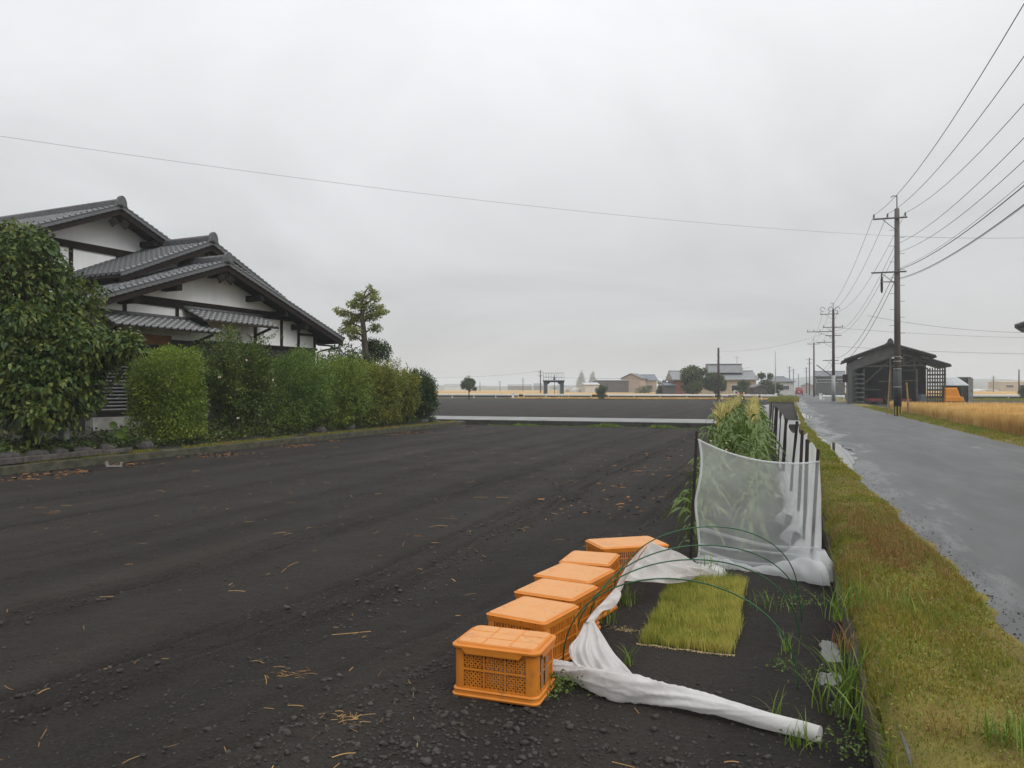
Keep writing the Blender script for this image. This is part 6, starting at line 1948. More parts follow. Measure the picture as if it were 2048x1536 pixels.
# roof: two slopes and a lean-to
def roof_sheet(name, x0, z0, x1, z1, ya, yb, th=0.13, mat="shed_roof"):
    d = Vector((x1 - x0, 0, z1 - z0)).normalized(); nrm = Vector((-d.z, 0, d.x));
    if nrm.z < 0: nrm = -nrm
    a = Vector((x0, 0, z0)); b_ = Vector((x1, 0, z1))
    mb = MB(); 
    vv = [a + Vector((0, ya, 0)), b_ + Vector((0, ya, 0)), b_ + Vector((0, yb, 0)), a + Vector((0, yb, 0))]
    mb.add([v_ for v_ in vv] + [v_ - nrm * th for v_ in vv], [(0, 1, 2, 3), (4, 7, 6, 5), (0, 4, 5, 1), (2, 6, 7, 3), (1, 5, 6, 2), (0, 3, 7, 4)])
    o = mb.build(name, mat, shed)
    L_ = (b_ - a).length
    mb = MB()          # roll of the verge tiles
    for k in range(int(L_ / 0.3)):
        p = a + d * (0.3 * k); mb.tube([p + Vector((0, ya - 0.03, 0.03)), p + d * 0.29 + Vector((0, ya - 0.03, 0.03))], 0.085, 6)
    mb.build("verge_roll", mat, o)
    return o
xa, za = S(1683, 722); xr, zr = S(1780, 687); xb, zb = S(1873, 713); xc, zc_ = S(1800, 700)
roof_sheet("roof_slope", xr, zr, xa, za, -0.5, DS)
roof_sheet("roof_slope", xr, zr, xb, zb, -0.5, DS)
xl0, zl0 = S(1842, 711); xl1, zl1 = S(1903, 731)
roof_sheet("lean_to_roof", xl0, zl0 - 0.1, xl1, zl1, -0.3, DS)
MB().tube([(xr, -0.55, zr + 0.16), (xr, DS, zr + 0.16)], 0.16, 8).build("ridge", "shed_roof", shed, smooth=True)
MB().prism([(-0.32, 0, 0), (0.32, 0, 0), (0.2, 0, 0.34), (0, 0, 0.5), (-0.2, 0, 0.34)], (xr, -0.62, zr + 0.02), (xr, -0.5, zr + 0.02)).build("ridge_end_tile", "shed_roof", shed)
# grey sheeted gable (left part closed, running down to the left corner)
x0, z0 = S(1697, 727); x1_, _ = S(1790, 0)
poly = [(x0, z0), (xr + 0.05, zr - 0.06), (x1_, S(1790, 692)[1]), (x1_, S(1790, 712)[1]), (S(1722, 0)[0], S(0, 734)[1]), (x0 + 0.35, S(0, 741)[1]), (x0, S(0, 741)[1])]
MB().prism([(x, 0, z) for x, z in poly], (0, 0.0, 0), (0, 0.06, 0)).build("gable_sheet", "sheet_grey", shed)
mb = MB()
for k in range(16):
    xx = x0 + 0.3 + k * 0.27; zt = z0 + (xx - x0) / (xr - x0) * (zr - z0) - 0.2; zb_ = S(0, 739)[1] + max(0, (xx - x0 - 0.4)) / (x1_ - x0) * 1.35 + 0.1
    if zt - zb_ > 0.15: mb.box((xx, -0.012, (zt + zb_) / 2), (0.03, 0.02, zt - zb_))
mb.build("sheet_ribs", "sheet_grey", shed)
sbox("corner_wall", "sheet_grey", x0 + 0.02, x0 + 0.38, 0.0, S(0, 741)[1], 0.0, 0.05)
sbox("side_wall", "sheet_grey", x0 - 0.05, x0 + 0.02, 0.0, z0 - 0.05, 0.06, DS - 0.2)
sbox("awning", "pole_rust", x0 - 0.5, x0 - 0.05, S(0, 764)[1], S(0, 748)[1], 1.5, 3.5)
sbox("back_wall", "shed_inside", x0, xb, 0.0, zb + 0.2, DS - 0.1, DS)
sbox("inner_partition", "shed_inside", S(1760, 0)[0], S(1846, 0)[0], 0.0, 3.9, 4.2, 4.3)
sbox("right_wall", "shed_inside", S(1852, 0)[0], S(1853, 0)[0] + 0.05, 0.0, 4.2, 0.8, DS)
px3 = [(1790, 693), (1872, 716), (1848, 716), (1848, 724), (1790, 712)]
MB().prism([(S(a_, b_)[0], 0, S(a_, b_)[1]) for a_, b_ in px3], (0, 0.75, 0), (0, 0.8, 0)).build("gable_boarding", "shed_inside", shed)
# frame
def sbar(name, pa, pb, w_=0.16, y=0.1, mat="shed_timber"):
    a = S(*pa); b_ = S(*pb)
    return MB().bar((a[0], y, a[1]), (b_[0], y, b_[1]), w_, w_, up=(0, 1, 0)).build(name, mat, shed)
for px_, top_ in ((1708, 741), (1728, 738), (1781, 716), (1834, 738), (1890, 736)):
    sbar("post", (px_, 808), (px_, top_), 0.17)
sbar("tie_beam", (1722, 733), (1850, 730), 0.16, 0.28)
sbar("rafter", (1725, 735), (1790, 712), 0.14, 0.3)
sbar("rafter", (1790, 702), (1880, 732), 0.14, 0.3)
sbar("brace", (1732, 765), (1778, 722), 0.13, 0.45)
sbar("brace", (1830, 716), (1862, 743), 0.12, 0.45)
sbar("brace", (1810, 727), (1832, 718), 0.12, 0.45)
sbar("king_post", (1808, 730), (1808, 706), 0.14, 0.28)
sbar("rail", (1758, 763), (1834, 761), 0.09, 0.0)
sbar("rail", (1795, 741), (1830, 740), 0.09, 0.3)
sbar("rail", (1730, 779), (1762, 779), 0.09, 0.6)
sbar("strut", (1830, 740), (1830, 718), 0.12, 0.28)
# lattice of the lean-to: rails and uprights
lt = sbox("drying_rack", "shed_timber", S(1853, 0)[0], S(1893, 0)[0], 0.0, 0.12, -0.1, 0.1)
for k in range(8):
    x = S(1855 + k * 5.0, 0)[0]
    MB().box((x, -0.02, (S(0, 736)[1]) / 2), (0.11, 0.10, S(0, 736)[1])).build("rack_upright", "shed_timber", lt)
for k in range(9):
    z = 0.35 + k * 0.37
    MB().box((S(1873, 0)[0], 0.10, z), (S(1893, 0)[0] - S(1854, 0)[0], 0.09, 0.17 if k % 2 else 0.12)).build("rack_rail", "shed_timber", lt)
# stacked bales of black sheeting at the left bay
M("dark_bag", (0.05, 0.055, 0.06), (0.03, 0.033, 0.036), scale=5, rough=0.5)
for k in range(7):
    z = 0.15 + k * 0.46; x = S(1719, 0)[0]
    mb = MB()
    mb.loft([[(x + 0.42 * f_ * 2 - 0.42, -0.1 + 0.28 * math.cos(a), z + (0.13 + 0.05 * math.sin(f_ * 9)) * math.sin(a) + 0.10 * math.sin(math.pi * f_)) for a in [kk * 0.785 for kk in range(8)]] for f_ in (0, 0.2, 0.5, 0.8, 1.0)])
    o = mb.build("rolled_sheeting", "dark_bag", None, smooth=True, loc=sc0, rotz=SR)
    props(o, "dark rolled sheeting on the shed's left rack, %s from the bottom" % ["lowest", "second", "third", "fourth", "fifth", "sixth", "topmost, seventh"][k], "sheeting", "rolled sheeting stacked in the shed")
sbox("rack_upright", "shed_timber", S(1711, 0)[0], S(1712, 0)[0], 0, 3.3, -0.32, -0.22)
def sthing(name, label, cat, px_, y):
    a = S(px_, 805)
    wp = ROOT[shed.name] @ Vector((a[0], y, 0.0))
    return thing(name, label, cat, wp, SR)
t = sthing("plastic_drum", "grey-blue plastic drum standing before the shed's right bay", "drum", 1843, -0.4)
MB().tube([(0, 0, 0), (0, 0, 0.05), (0, 0, 0.95), (0, 0, 1.0)], [0.34, 0.36, 0.36, 0.33], 16).build("body", "drum_blue", t)
MB().tube([(0, 0, 0.62), (0, 0, 0.68)], 0.375, 16).build("hoop", "drum_blue", t); MB().tube([(0, 0, 0.3), (0, 0, 0.36)], 0.375, 16).build("hoop", "drum_blue", t)
for px_, lab, hh, w_ in ((1784, "red farm implement inside the shed, left of the nearest pole", 0.75, 0.7), (1815, "red farm implement inside the shed, right of the nearest pole", 0.85, 1.0), (1750, "dark red tiller at the back of the shed's left bay", 0.9, 1.6)):
    t = sthing("farm_implement", lab, "implement", px_, 1.4)
    MB().box((0, 0, hh * 0.45), (w_, 0.5, hh * 0.4)).build("hood", "red_paint", t, bevel=0.06)
    MB().bar((-w_ * 0.5, 0.1, hh * 0.5), (-w_ * 0.9, 0.2, hh * 1.05), 0.05, 0.05).build("handle", "steel", t)
    for s_ in (-1, 1):
        MB().tube([(s_ * w_ * 0.32, -0.32, 0.22), (s_ * w_ * 0.32, -0.2, 0.22)], 0.22, 12).build("wheel", "dark_bag", t)
# orange tarped stack beside the lean-to
t = sthing("tarped_stack", "bright orange tarpaulin covered stack beside the shed's lean-to", "tarpaulin", 1906, -0.5)
mb = MB()
def tl(cx_, w_, d_, z, r_=0.1):
    return [(x + cx_, y, z_) for x, y, z_ in rrect(w_, d_, r_, z)]
mb.loft([tl(0.0, 1.6, 1.4, 0), tl(0.0, 1.65, 1.4, 0.4), tl(-0.02, 1.5, 1.3, 0.78), tl(-0.15, 1.25, 1.1, 0.82), tl(-0.2, 1.15, 1.0, 1.2), tl(-0.25, 1.0, 0.9, 1.6), tl(-0.25, 0.85, 0.75, 1.68)])
mb.build("tarpaulin", "orange_tarp", t, bevel=0.04)
MB().tube([(0.05 - 0.95, -0.73, 0.36), (0.84, -0.73, 0.36)], 0.02, 6).build("cord", "dark_bag", t)
# tin-roofed hut behind
hb = PY(1915, 803, 80.5); hb.z = 0.2
hut = thing("tin_hut", "small tin-roofed hut behind the orange tarpaulin", "hut", hb, R(-20))
KH = 80.5 / F
MB().add([(-1.5, -0.2, 2.75), (0.85, -1.2, 1.95), (-1.5, -1.2, 1.95), (0.0, -0.2, 2.75), (-1.5, -0.2, 2.68), (0.85, -1.2, 1.88), (-1.5, -1.2, 1.88), (0.0, -0.2, 2.68)], [(2, 1, 3, 0), (6, 4, 7, 5), (2, 6, 5, 1)]).build("roof", "tin", hut)
MB().box((1.25, 0.3, 1.35), (0.45, 0.15, 2.7)).build("block_wall", "concrete", hut)
MB().box((0.7, 0.5, 1.5), (1.3, 0.1, 2.6)).build("back_wall", "wall_grey", hut)
MB().box((-0.6, -0.1, 1.0), (1.8, 0.08, 1.9)).build("front_board", "shed_inside", hut)

# =================================================================== FAR BUILDINGS AND ROADSIDE THINGS
M("grey_roof", (0.21, 0.215, 0.225), (0.16, 0.165, 0.17), scale=1.5, rough=0.6)
M("slate_roof", (0.13, 0.135, 0.15), (0.095, 0.1, 0.11), scale=1.5, rough=0.55)
M("blue_roof", (0.13, 0.15, 0.19), (0.10, 0.11, 0.14), scale=1.5, rough=0.5)
M("brick_red", (0.20, 0.085, 0.06), (0.15, 0.06, 0.045), scale=3, rough=0.9)
M("beige_wall", (0.42, 0.36, 0.27), (0.34, 0.29, 0.21), scale=1, rough=0.9)
M("pale_wall", (0.55, 0.54, 0.51), (0.46, 0.45, 0.43), scale=1, rough=0.9)
M("dark_shed_wall", (0.085, 0.085, 0.085), (0.06, 0.06, 0.06), scale=1, rough=0.9)
M("pinkish_wall", (0.38, 0.31, 0.27), (0.32, 0.26, 0.22), scale=1, rough=0.9)
M("window_glass", (0.03, 0.035, 0.04), rough=0.1, spec=0.6)
def house_far(name, label, cat, px0, px1, yr, ye, yb, Y, depth, wall, roof, gable=False, windows=(), oh=0.5, rz=-AL * 0.5, group=None, hip=0.0):
    k = Y / F
    W = (px1 - px0) * k; cxp = (px0 + px1) / 2
    base = PY(cxp, yb, Y); base.z = 0.15
    zE = CZ - (ye - HY) * k - 0.15; zR = CZ - (yr - HY) * k - 0.15
    t = thing(name, label, cat, base, rz, group)
    w2 = W / 2 - oh
    if not gable:      # ridge runs across the view
        MB().box((0, depth / 2, zE / 2), (2 * w2, depth, zE)).build("wall", wall, t)
        mb = MB()
        wr = W / 2 - hip
        vv = [(-W / 2, -oh, zE), (W / 2, -oh, zE), (W / 2, depth + oh, zE), (-W / 2, depth + oh, zE), (-wr, depth / 2, zR), (wr, depth / 2, zR)]
        mb.add(vv + [(-W / 2, -oh, zE - 0.15), (W / 2, -oh, zE - 0.15), (W / 2, depth + oh, zE - 0.15), (-W / 2, depth + oh, zE - 0.15)],
               [(0, 1, 5, 4), (2, 3, 4, 5), (1, 2, 5), (3, 0, 4), (6, 7, 1, 0), (7, 8, 2, 1), (8, 9, 3, 2), (9, 6, 0, 3), (6, 9, 8, 7)])
        ro = mb.build("roof", roof, t)
        MB().box((0, depth / 2, zR), (2 * wr + 0.1, 0.35, 0.22)).build("ridge", roof, ro)
    else:
        mb = MB().prism([(-w2, 0, 0), (w2, 0, 0), (w2, 0, zE), (0, 0, zR - 0.2), (-w2, 0, zE)], (0, 0, 0), (0, depth, 0))
        mb.build("wall", wall, t)
        sl_ = (zR - zE) / (W / 2)
        for s_ in (-1, 1):
            mb = MB()
            vv = [(0, -oh, zR), (s_ * W / 2, -oh, zE - 0.05), (s_ * W / 2, depth + oh, zE - 0.05), (0, depth + oh, zR)]
            mb.add([(x, y, z + 0.1) for x, y, z in vv] + [(x, y, z - 0.06) for x, y, z in vv], [(0, 1, 2, 3), (4, 7, 6, 5), (0, 4, 5, 1), (1, 5, 6, 2), (2, 6, 7, 3)])
            mb.build("roof_slope", roof, t)
    for (fx, fz, w_, h_) in windows:
        x = -w2 + 2 * w2 * fx; z = zE * fz
        wo_ = MB().box((x, -0.03, z), (w_ + 0.16, 0.08, h_ + 0.16)).build("window", "white_paint", t)
        MB().box((x, -0.075, z), (w_, 0.03, h_)).build("pane", "window_glass", wo_)
    return t
# house across the field (grey sheet roofs)
hf = house_far("field_house", "grey-roofed house with a raised upper roof beyond the guard rail", "house", 1345, 1516, 741, 759, 792, 150, 9, "beige_wall", "grey_roof", windows=((0.75, 0.5, 1.6, 1.2), (0.55, 0.5, 1.6, 1.2)), rz=R(-3))
k = 150 / F
MB().box((-13.6 * 0 + (1372 - 1430) * k, -0.06, 1.65), (55 * k * 0.9, 0.06, 3.2)).build("brick_front", "brick_red", hf)
mb = MB()
xa_, xb_ = (1421 - 1430) * k, (1491 - 1430) * k
zt_, zs_ = CZ - (728 - HY) * k - 0.15, CZ - (745 - HY) * k - 0.15
mb.add([(xa_, 2.0, zs_), (xb_, 2.0, zs_), (xb_ - 0.1, 3.2, zt_), (xa_ + 0.1, 3.2, zt_), (xa_, 7.5, zs_), (xb_, 7.5, zs_), (xb_ - 0.1, 5.2, zt_ ), (xa_ + 0.1, 5.2, zt_)], [(0, 1, 2, 3), (3, 2, 6, 7), (7, 6, 5, 4), (0, 3, 7, 4), (1, 5, 6, 2)])
up_ = mb.build("upper_roof", "grey_roof", hf)
MB().box(((xa_ + xb_) / 2, 4.2, zt_ + 0.06), (xb_ - xa_, 2.3, 0.16)).build("upper_ridge", "slate_roof", up_)
ant = thing("roof_antenna", "thin television antenna on the grey-roofed house", "antenna", PY(1474, 741, 153.5))
MB().tube([(0, 0, -0.1), (0, 0, 2.9)], 0.035, 6).build("mast", "galvanised", ant)
for z, w_ in ((2.7, 0.9), (2.4, 0.5)):
    MB().tube([(-w_ / 2, 0, z), (w_ / 2, 0, z)], 0.025, 5).build("boom", "galvanised", ant)
    for kk in range(4):
        MB().tube([(-w_ / 2 + w_ * kk / 3, -0.25, z), (-w_ / 2 + w_ * kk / 3, 0.25, z)], 0.015, 4).build("element", "galvanised", ant)
house_far("garden_shed", "small dark-fronted garage right of the grey-roofed house", "shed", 1506, 1537, 770, 775, 792, 140, 4, "dark_shed_wall", "slate_roof", gable=True, oh=0.2, rz=R(-3))
house_far("lean_to_shed", "low blue lean-to at the left of the grey-roofed house", "shed", 1328, 1352, 765, 770, 790, 150, 4, "dark_shed_wall", "blue_roof", oh=0.2, rz=R(-3))
house_far("long_barn", "long low dark barn beyond the wheat, centre of view", "barn", 1196, 1262, 757, 760, 782, 240, 10, "dark_shed_wall", "tin", oh=0.3, rz=R(4))
house_far("low_barn", "pale low barn left of the long dark barn", "barn", 1168, 1200, 765, 769, 782, 235, 8, "pale_wall", "tin", oh=0.3, rz=R(4))
house_far("village_house", "tiled house with small gabled upper roof behind the long barn", "house", 1262, 1316, 749, 760, 784, 245, 9, "pinkish_wall", "blue_roof", windows=((0.7, 0.5, 1.6, 1.1),), rz=R(-10), hip=1.0)
house_far("village_house", "small gabled house with pinkish wall left of the blue-roofed house", "house", 1240, 1284, 747, 757, 784, 240, 7, "pinkish_wall", "slate_roof", gable=True, rz=R(-25))
house_far("roadside_house", "hip-roofed grey house left of the road beyond the round bush", "house", 1536, 1590, 753, 763, 788, 205, 8, "pale_wall", "slate_roof", hip=2.4, windows=((0.7, 0.55, 1.4, 1.0),), rz=R(-12))
house_far("roadside_barn", "grey barn right of the road behind the third pole", "barn", 1632, 1690, 742, 752, 786, 185, 10, "dark_shed_wall", "slate_roof", oh=0.3, windows=((0.5, 0.75, 6.2, 0.5),), rz=R(-20))
house_far("roadside_house", "low brownish house at the far end of the road", "house", 1600, 1628, 766, 772, 786, 300, 8, "pinkish_wall", "slate_roof", gable=True, rz=R(-20))
house_far("far_block", "beige flat block at the far right beyond the wheat", "building", 2003, 2062, 762, 764, 782, 330, 12, "beige_wall", "beige_wall", oh=0.1, windows=((0.3, 0.6, 3, 1.2), (0.7, 0.6, 3, 1.2)), rz=R(-10))
house_far("far_barn", "faint long barn far across the wheat at left", "barn", 1015, 1064, 769, 772, 780, 700, 16, "dark_shed_wall", "grey_roof", oh=0.2, rz=0)
house_far("far_barn", "faint pale barn roof far behind the lone round tree", "barn", 888, 925, 768, 773, 780, 800, 16, "pale_wall", "grey_roof", oh=0.2, rz=0)
house_far("far_barn", "faint barn left of the sluice platform", "barn", 1068, 1086, 767, 772, 780, 700, 16, "dark_shed_wall", "slate_roof", oh=0.2, rz=0)
# arched greenhouses
def greenhouse(px0, px1, yt, yb, Y, depth, label, rz=0.0):
    k = Y / F; W = (px1 - px0) * k; H = (yb - yt) * k
    base = PY((px0 + px1) / 2, yb, Y); base.z = 0.1
    t = thing("greenhouse", label, "greenhouse", base, rz, "far arched greenhouses")
    prof = [(W / 2 * math.cos(a), 0, H * math.sin(a) ** 0.7 if math.sin(a) > 0 else 0) for a in [math.pi * q / 10 for q in range(11)]]
    MB().prism(prof, (0, 0, 0), (0, depth, 0)).build("cover", "pale_wall", t)
    MB().box((0, -0.05, H * 0.35), (W * 0.3, 0.08, H * 0.7)).build("door", "grey_paint", t)
greenhouse(1124, 1146, 770, 782, 250, 20, "arched greenhouse just right of the sluice platform")
greenhouse(1150, 1170, 769, 782, 250, 20, "arched greenhouse left of the pale low barn")
greenhouse(1957, 2000, 774, 782, 330, 8, "long white greenhouse far across the right-hand wheat")
# eave of a house just outside the right edge
he = PY(2031, 790, 66) + Vector((math.cos(R(38)), -math.sin(R(38)), 0)) * 3.45; he.z = 0.2
hr = thing("neighbour_house", "dark tiled eave of a house entering at the right frame edge", "house", he, R(-38))
k = 66 / F
MB().box((2.2, 3, 2.6), (5.0, 6, 5.2)).build("wall", "plaster", hr)
zE = CZ - (652 - HY) * k - 0.2
mb = MB()
vv = [(-3.45, -0.6, zE), (2.4, -0.6, zE + 2.1), (2.4, 6.6, zE + 2.1), (-3.45, 6.6, zE)]
mb.add(vv + [(x, y, z - 0.2) for x, y, z in vv], [(0, 1, 2, 3), (4, 7, 6, 5), (0, 4, 5, 1), (0, 3, 7, 4), (3, 2, 6, 7)])
ro = mb.build("roof", "shed_roof", hr)
mb = MB()
for k_ in range(20):
    mb.tube([(-3.45 + 0.29 * k_, -0.62, zE + 0.104 * k_ + 0.03), (-3.45 + 0.29 * (k_ + 0.95), -0.62, zE + 0.104 * (k_ + 0.95) + 0.03)], 0.08, 6)
mb.build("verge_tiles", "roof_tile", ro)
MB().bar((-3.2, -0.5, zE - 0.22), (2.3, -0.5, zE + 1.75), 0.08, 0.22).build("bargeboard", "dark_timber", ro)

# ---- sluice platform
YT = 138.0; k = YT / F
tb0 = PY(1107.5, 797, YT); tb0.z = 0.1
tw = thing("sluice_platform", "concrete sluice gate platform on two piers with white railing", "platform", tb0, R(-4))
zD = CZ - (763 - HY) * k - 0.1; zT = CZ - (746 - HY) * k - 0.1
for s_ in (-1, 1):
    MB().box((s_ * 1.48, 0, zD / 2 - 0.05), (0.68, 1.2, zD - 0.1)).build("pier", "dark_shed_wall", tw)
MB().box((0, 0, zD), (3.8, 1.5, 0.26)).build("deck", "dark_timber", tw)
MB().box((0, -0.02, zD + 0.19), (3.9, 1.6, 0.1)).build("deck_edge", "galvanised", tw)
for s_ in (-1, 1):
    MB().prism([(0, 0, 0), (s_ * -0.5, 0, 0), (0, 0, -0.5)], (s_ * 1.14, -0.5, zD - 0.13), (s_ * 1.14, 0.5, zD - 0.13)).build("haunch", "dark_timber", tw)
rl = MB()
for y in (-0.72, 0.72):
    for z in (zT, zD + 0.75):
        rl.tube([(-1.85, y, z), (1.85, y, z)], 0.03, 6)
rl.build("handrail", "galvanised", tw)
for y in (-0.72, 0.72):
    for q in range(9):
        MB().tube([(-1.85 + 3.7 * q / 8, y, zD + 0.1), (-1.85 + 3.7 * q / 8, y, zT)], 0.024, 5).build("baluster", "galvanised", tw)
M("gear_blue", (0.05, 0.11, 0.26), (0.04, 0.08, 0.2), scale=3, rough=0.5)
hoist = MB().box((0.1, 0, zD + 0.5), (0.4, 0.4, 0.55)).build("gate_hoist", "gear_blue", tw, bevel=0.05)
MB().tube([(0.15, 0, zD + 0.6), (0.15, 0, zD + 1.15)], 0.06, 6).build("spindle", "gear_blue", hoist)
MB().tube([(0.15, 0, 0.0), (0.15, 0, zD)], 0.05, 6).build("gate_stem", "steel", tw)
ld = MB().tube([(0.75, -0.3, 0), (0.75, -0.3, zD)], 0.03, 5).tube([(1.05, -0.3, 0), (1.05, -0.3, zD)], 0.03, 5).build("ladder", "galvanised", tw)
for q in range(8):
    MB().tube([(0.75, -0.3, 0.3 + 0.33 * q), (1.05, -0.3, 0.3 + 0.33 * q)], 0.018, 5).build("rung", "galvanised", ld)

# ---- guard rails
def guard(ua, ub, v, label, step=4.0, zb=0.12, h=0.78):
    mid_ = UV((ua + ub) / 2, v, zb)
    t = thing("guard_rail", label, "guard rail", mid_, -AL, "white guard rails along the cross road")
    L_ = ub - ua
    mb = MB()
    prof = [(0, -0.03, 0.0), (0, -0.09, 0.07), (0, -0.04, 0.15), (0, -0.09, 0.23), (0, -0.03, 0.30)]
    vv = []
    for x in (-L_ / 2, L_ / 2):
        vv += [(x, p[1], h - 0.30 + p[2]) for p in prof] + [(x, p[1] + 0.03, h - 0.30 + p[2]) for p in prof[::-1]]
    n_ = len(prof) * 2
    mb.add(vv, [(i, (i + 1) % n_, n_ + (i + 1) % n_, n_ + i) for i in range(n_)] + [tuple(range(n_))[::-1], tuple(range(n_, 2 * n_))])
    mb.build("beam", "white_paint", t)
    npost = max(2, int(L_ / step) + 1)
    for q in range(npost):
        x = -L_ / 2 + 0.15 + (L_ - 0.3) * q / (npost - 1)
        MB().tube([(x, 0.05, -0.2), (x, 0.05, h + 0.06)], 0.075, 8).build("post", "white_paint", t)
def uat(px_, v):
    r = (px_ - 1024) / F
    Y = v / (r * SA + CA)
    return r * Y * CA - Y * SA
VG = 126.3
guard(uat(700, VG), uat(1038, VG), VG, "white guard rail left of the sluice platform")
guard(uat(1046, VG), uat(1184, VG), VG, "white guard rail behind the sluice platform")
guard(uat(1215, VG), uat(1430, VG), VG, "long white guard rail in front of the grey-roofed house")
guard(uat(1442, VG - 3), uat(1517, VG - 3), VG - 3, "white guard rail behind the corn tassels")
guard(uat(1521, VG - 5), uat(1554, VG - 5), VG - 5, "short white guard rail end by the road", step=2.5)
guard(uat(1645, 112), uat(1690, 112), 112, "white guard rail right of the road beside the second pole", step=3)
guard(uat(1936, 133), uat(2100, 133), 133, "white guard rail beyond the wheat at the right")
# reflector post and sign stub by the rail end
for px_, py_, Yp, lab in ((1552, 797, 118, "white marker post with reflectors at the rail end by the road"), (1641, 798, 108, "white marker post right of the road near the second pole"), (1026, 795, 128, "white marker post left of the gap in the guard rail")):
    g = PY(px_, py_, Yp); g.z = 0.2
    t = thing("marker_post", lab, "marker post", g, 0)
    MB().box((0, 0, 0.42), (0.34, 0.2, 0.85)).build("body", "white_paint", t, bevel=0.03)
    MB().box((0.1, -0.105, 0.72), (0.1, 0.02, 0.1)).build("reflector", "red_paint", t)
    MB().box((0, 0, 0.88), (0.42, 0.26, 0.08)).build("cap", "white_paint", t)

# ---- trees in the distance
def far_tree(px_, yt, yb, wpx, Y, label, n_=2600, mat="leaf_far", sd=1, name="tree", shape="round", trunkf=0.25, L=None):
    k = Y / F; g = PY(px_, yb, Y); g.z = 0.1
    H = (yb - yt) * k; W = wpx * k / 2
    rn = random.Random(sd)
    blobs = []
    if shape == "round":
        for q in range(17):
            a = rn.uniform(0, 6.28); rr_ = rn.uniform(0.1, 0.78) * W
            zz = H * rn.uniform(trunkf + 0.12, 0.86)
            s_ = W * rn.uniform(0.20, 0.40) * (1.15 - 0.4 * zz / H)
            blobs.append((rr_ * math.cos(a), rr_ * math.sin(a), zz, s_, s_, s_ * 0.8))
        blobs.append((0, 0, H * (trunkf + 0.38), W * 0.55, W * 0.55, H * (0.42 - trunkf * 0.5)))
    elif shape == "cone":
        for q in range(9):
            f = q / 8
            blobs.append((rn.uniform(-0.1, 0.1) * W, 0, H * (0.12 + 0.82 * f), W * (1.0 - 0.86 * f), W * (1.0 - 0.86 * f), H * 0.11))
    elif shape == "cloud":
        for (x, z, s_) in ((-0.5, 0.93, 0.42), (0.5, 0.93, 0.34), (-0.1, 0.55, 0.75), (0.3, 0.35, 0.75), (-0.2, 0.2, 0.7)):
            blobs.append((x * W, rn.uniform(-0.2, 0.2), H * z, W * s_, W * s_, H * 0.12 if z > 0.9 else H * 0.22))
    limbs = [[(0, 0, H * trunkf, 0.02 * H), (b_[0] * 0.9, b_[1] * 0.9, b_[2], 0.006 * H)] for b_ in blobs[:5]]
    return tree(name, label, g, [(0, 0, -0.2, 0.028 * H), (0, 0, H * 0.5, 0.02 * H), (0, 0, H * 0.9, 0.006 * H)], limbs, blobs, n_, L or 0.075 * H, 0.045 * H if not L else L * 0.6, mat, fill=0.75)
far_tree(938, 751, 797, 32, 128, "lone round tree in front of the left guard rail", 3200, "leaf_far", 2, trunkf=0.3)
far_tree(1204, 766, 797, 30, 124, "small bushy tree right of the sluice platform", 2400, "leaf_far", 3, trunkf=0.05)
far_tree(1386, 727, 793, 72, 142, "broad tree in front of the grey-roofed house's brick side", 6500, "leaf_far", 5, trunkf=0.2)
far_tree(1432, 738, 793, 46, 140, "darker tree behind the bare brown pole", 4200, "leaf_far", 6, trunkf=0.15)
far_tree(1487, 752, 792, 36, 138, "small tree before the grey-roofed house's right end", 2600, "leaf_far", 7, trunkf=0.15)
far_tree(1326, 752, 790, 32, 155, "bushy tree left of the grey-roofed house", 2600, "leaf_far", 8, trunkf=0.05)
far_tree(1290, 764, 786, 56, 200, "low wide shrubbery before the blue-roofed house", 2600, "leaf_far", 9, trunkf=0.0)
far_tree(1532, 743, 790, 34, 150, "cloud-pruned tree right of the grey-roofed house", 3200, "leaf_far", 10, shape="cloud")
far_tree(1550, 762, 794, 32, 138, "round dark bush beside the thin grey mast", 3000, "leaf_dark", 11, trunkf=0.0)
far_tree(1163, 742, 781, 26, 800, "left of two misty conifers beyond the barns", 1800, "leaf_far", 12, shape="cone")
far_tree(1186, 743, 781, 23, 800, "right of two misty conifers beyond the barns", 1800, "leaf_far", 13, shape="cone")
far_tree(2052, 770, 805, 36, 110, "dark scrubby tree at the right frame edge before the wheat", 1800, "leaf_dark", 14, trunkf=0.1)
far_tree(1108, 770, 782, 18, 700, "faint small tree behind the sluice platform", 700, "leaf_far", 15, trunkf=0.1)
far_tree(1940, 767, 783, 110, 1000, "long misty tree belt beyond the right-hand wheat", 2200, "leaf_far", 16, trunkf=0.0)
far_tree(982, 773, 782, 60, 950, "misty low tree belt beyond the left wheat", 1500, "leaf_far", 17, trunkf=0.0)
far_tree(1052, 775, 782, 40, 1000, "misty tree clump behind the faint barn", 900, "leaf_far", 18, trunkf=0.0)
# small brown bush at the rail left
far_tree(872, 785, 797, 10, 128, "small reddish bush by the left guard rail", 500, "leaf_rust", 19, trunkf=0.0)
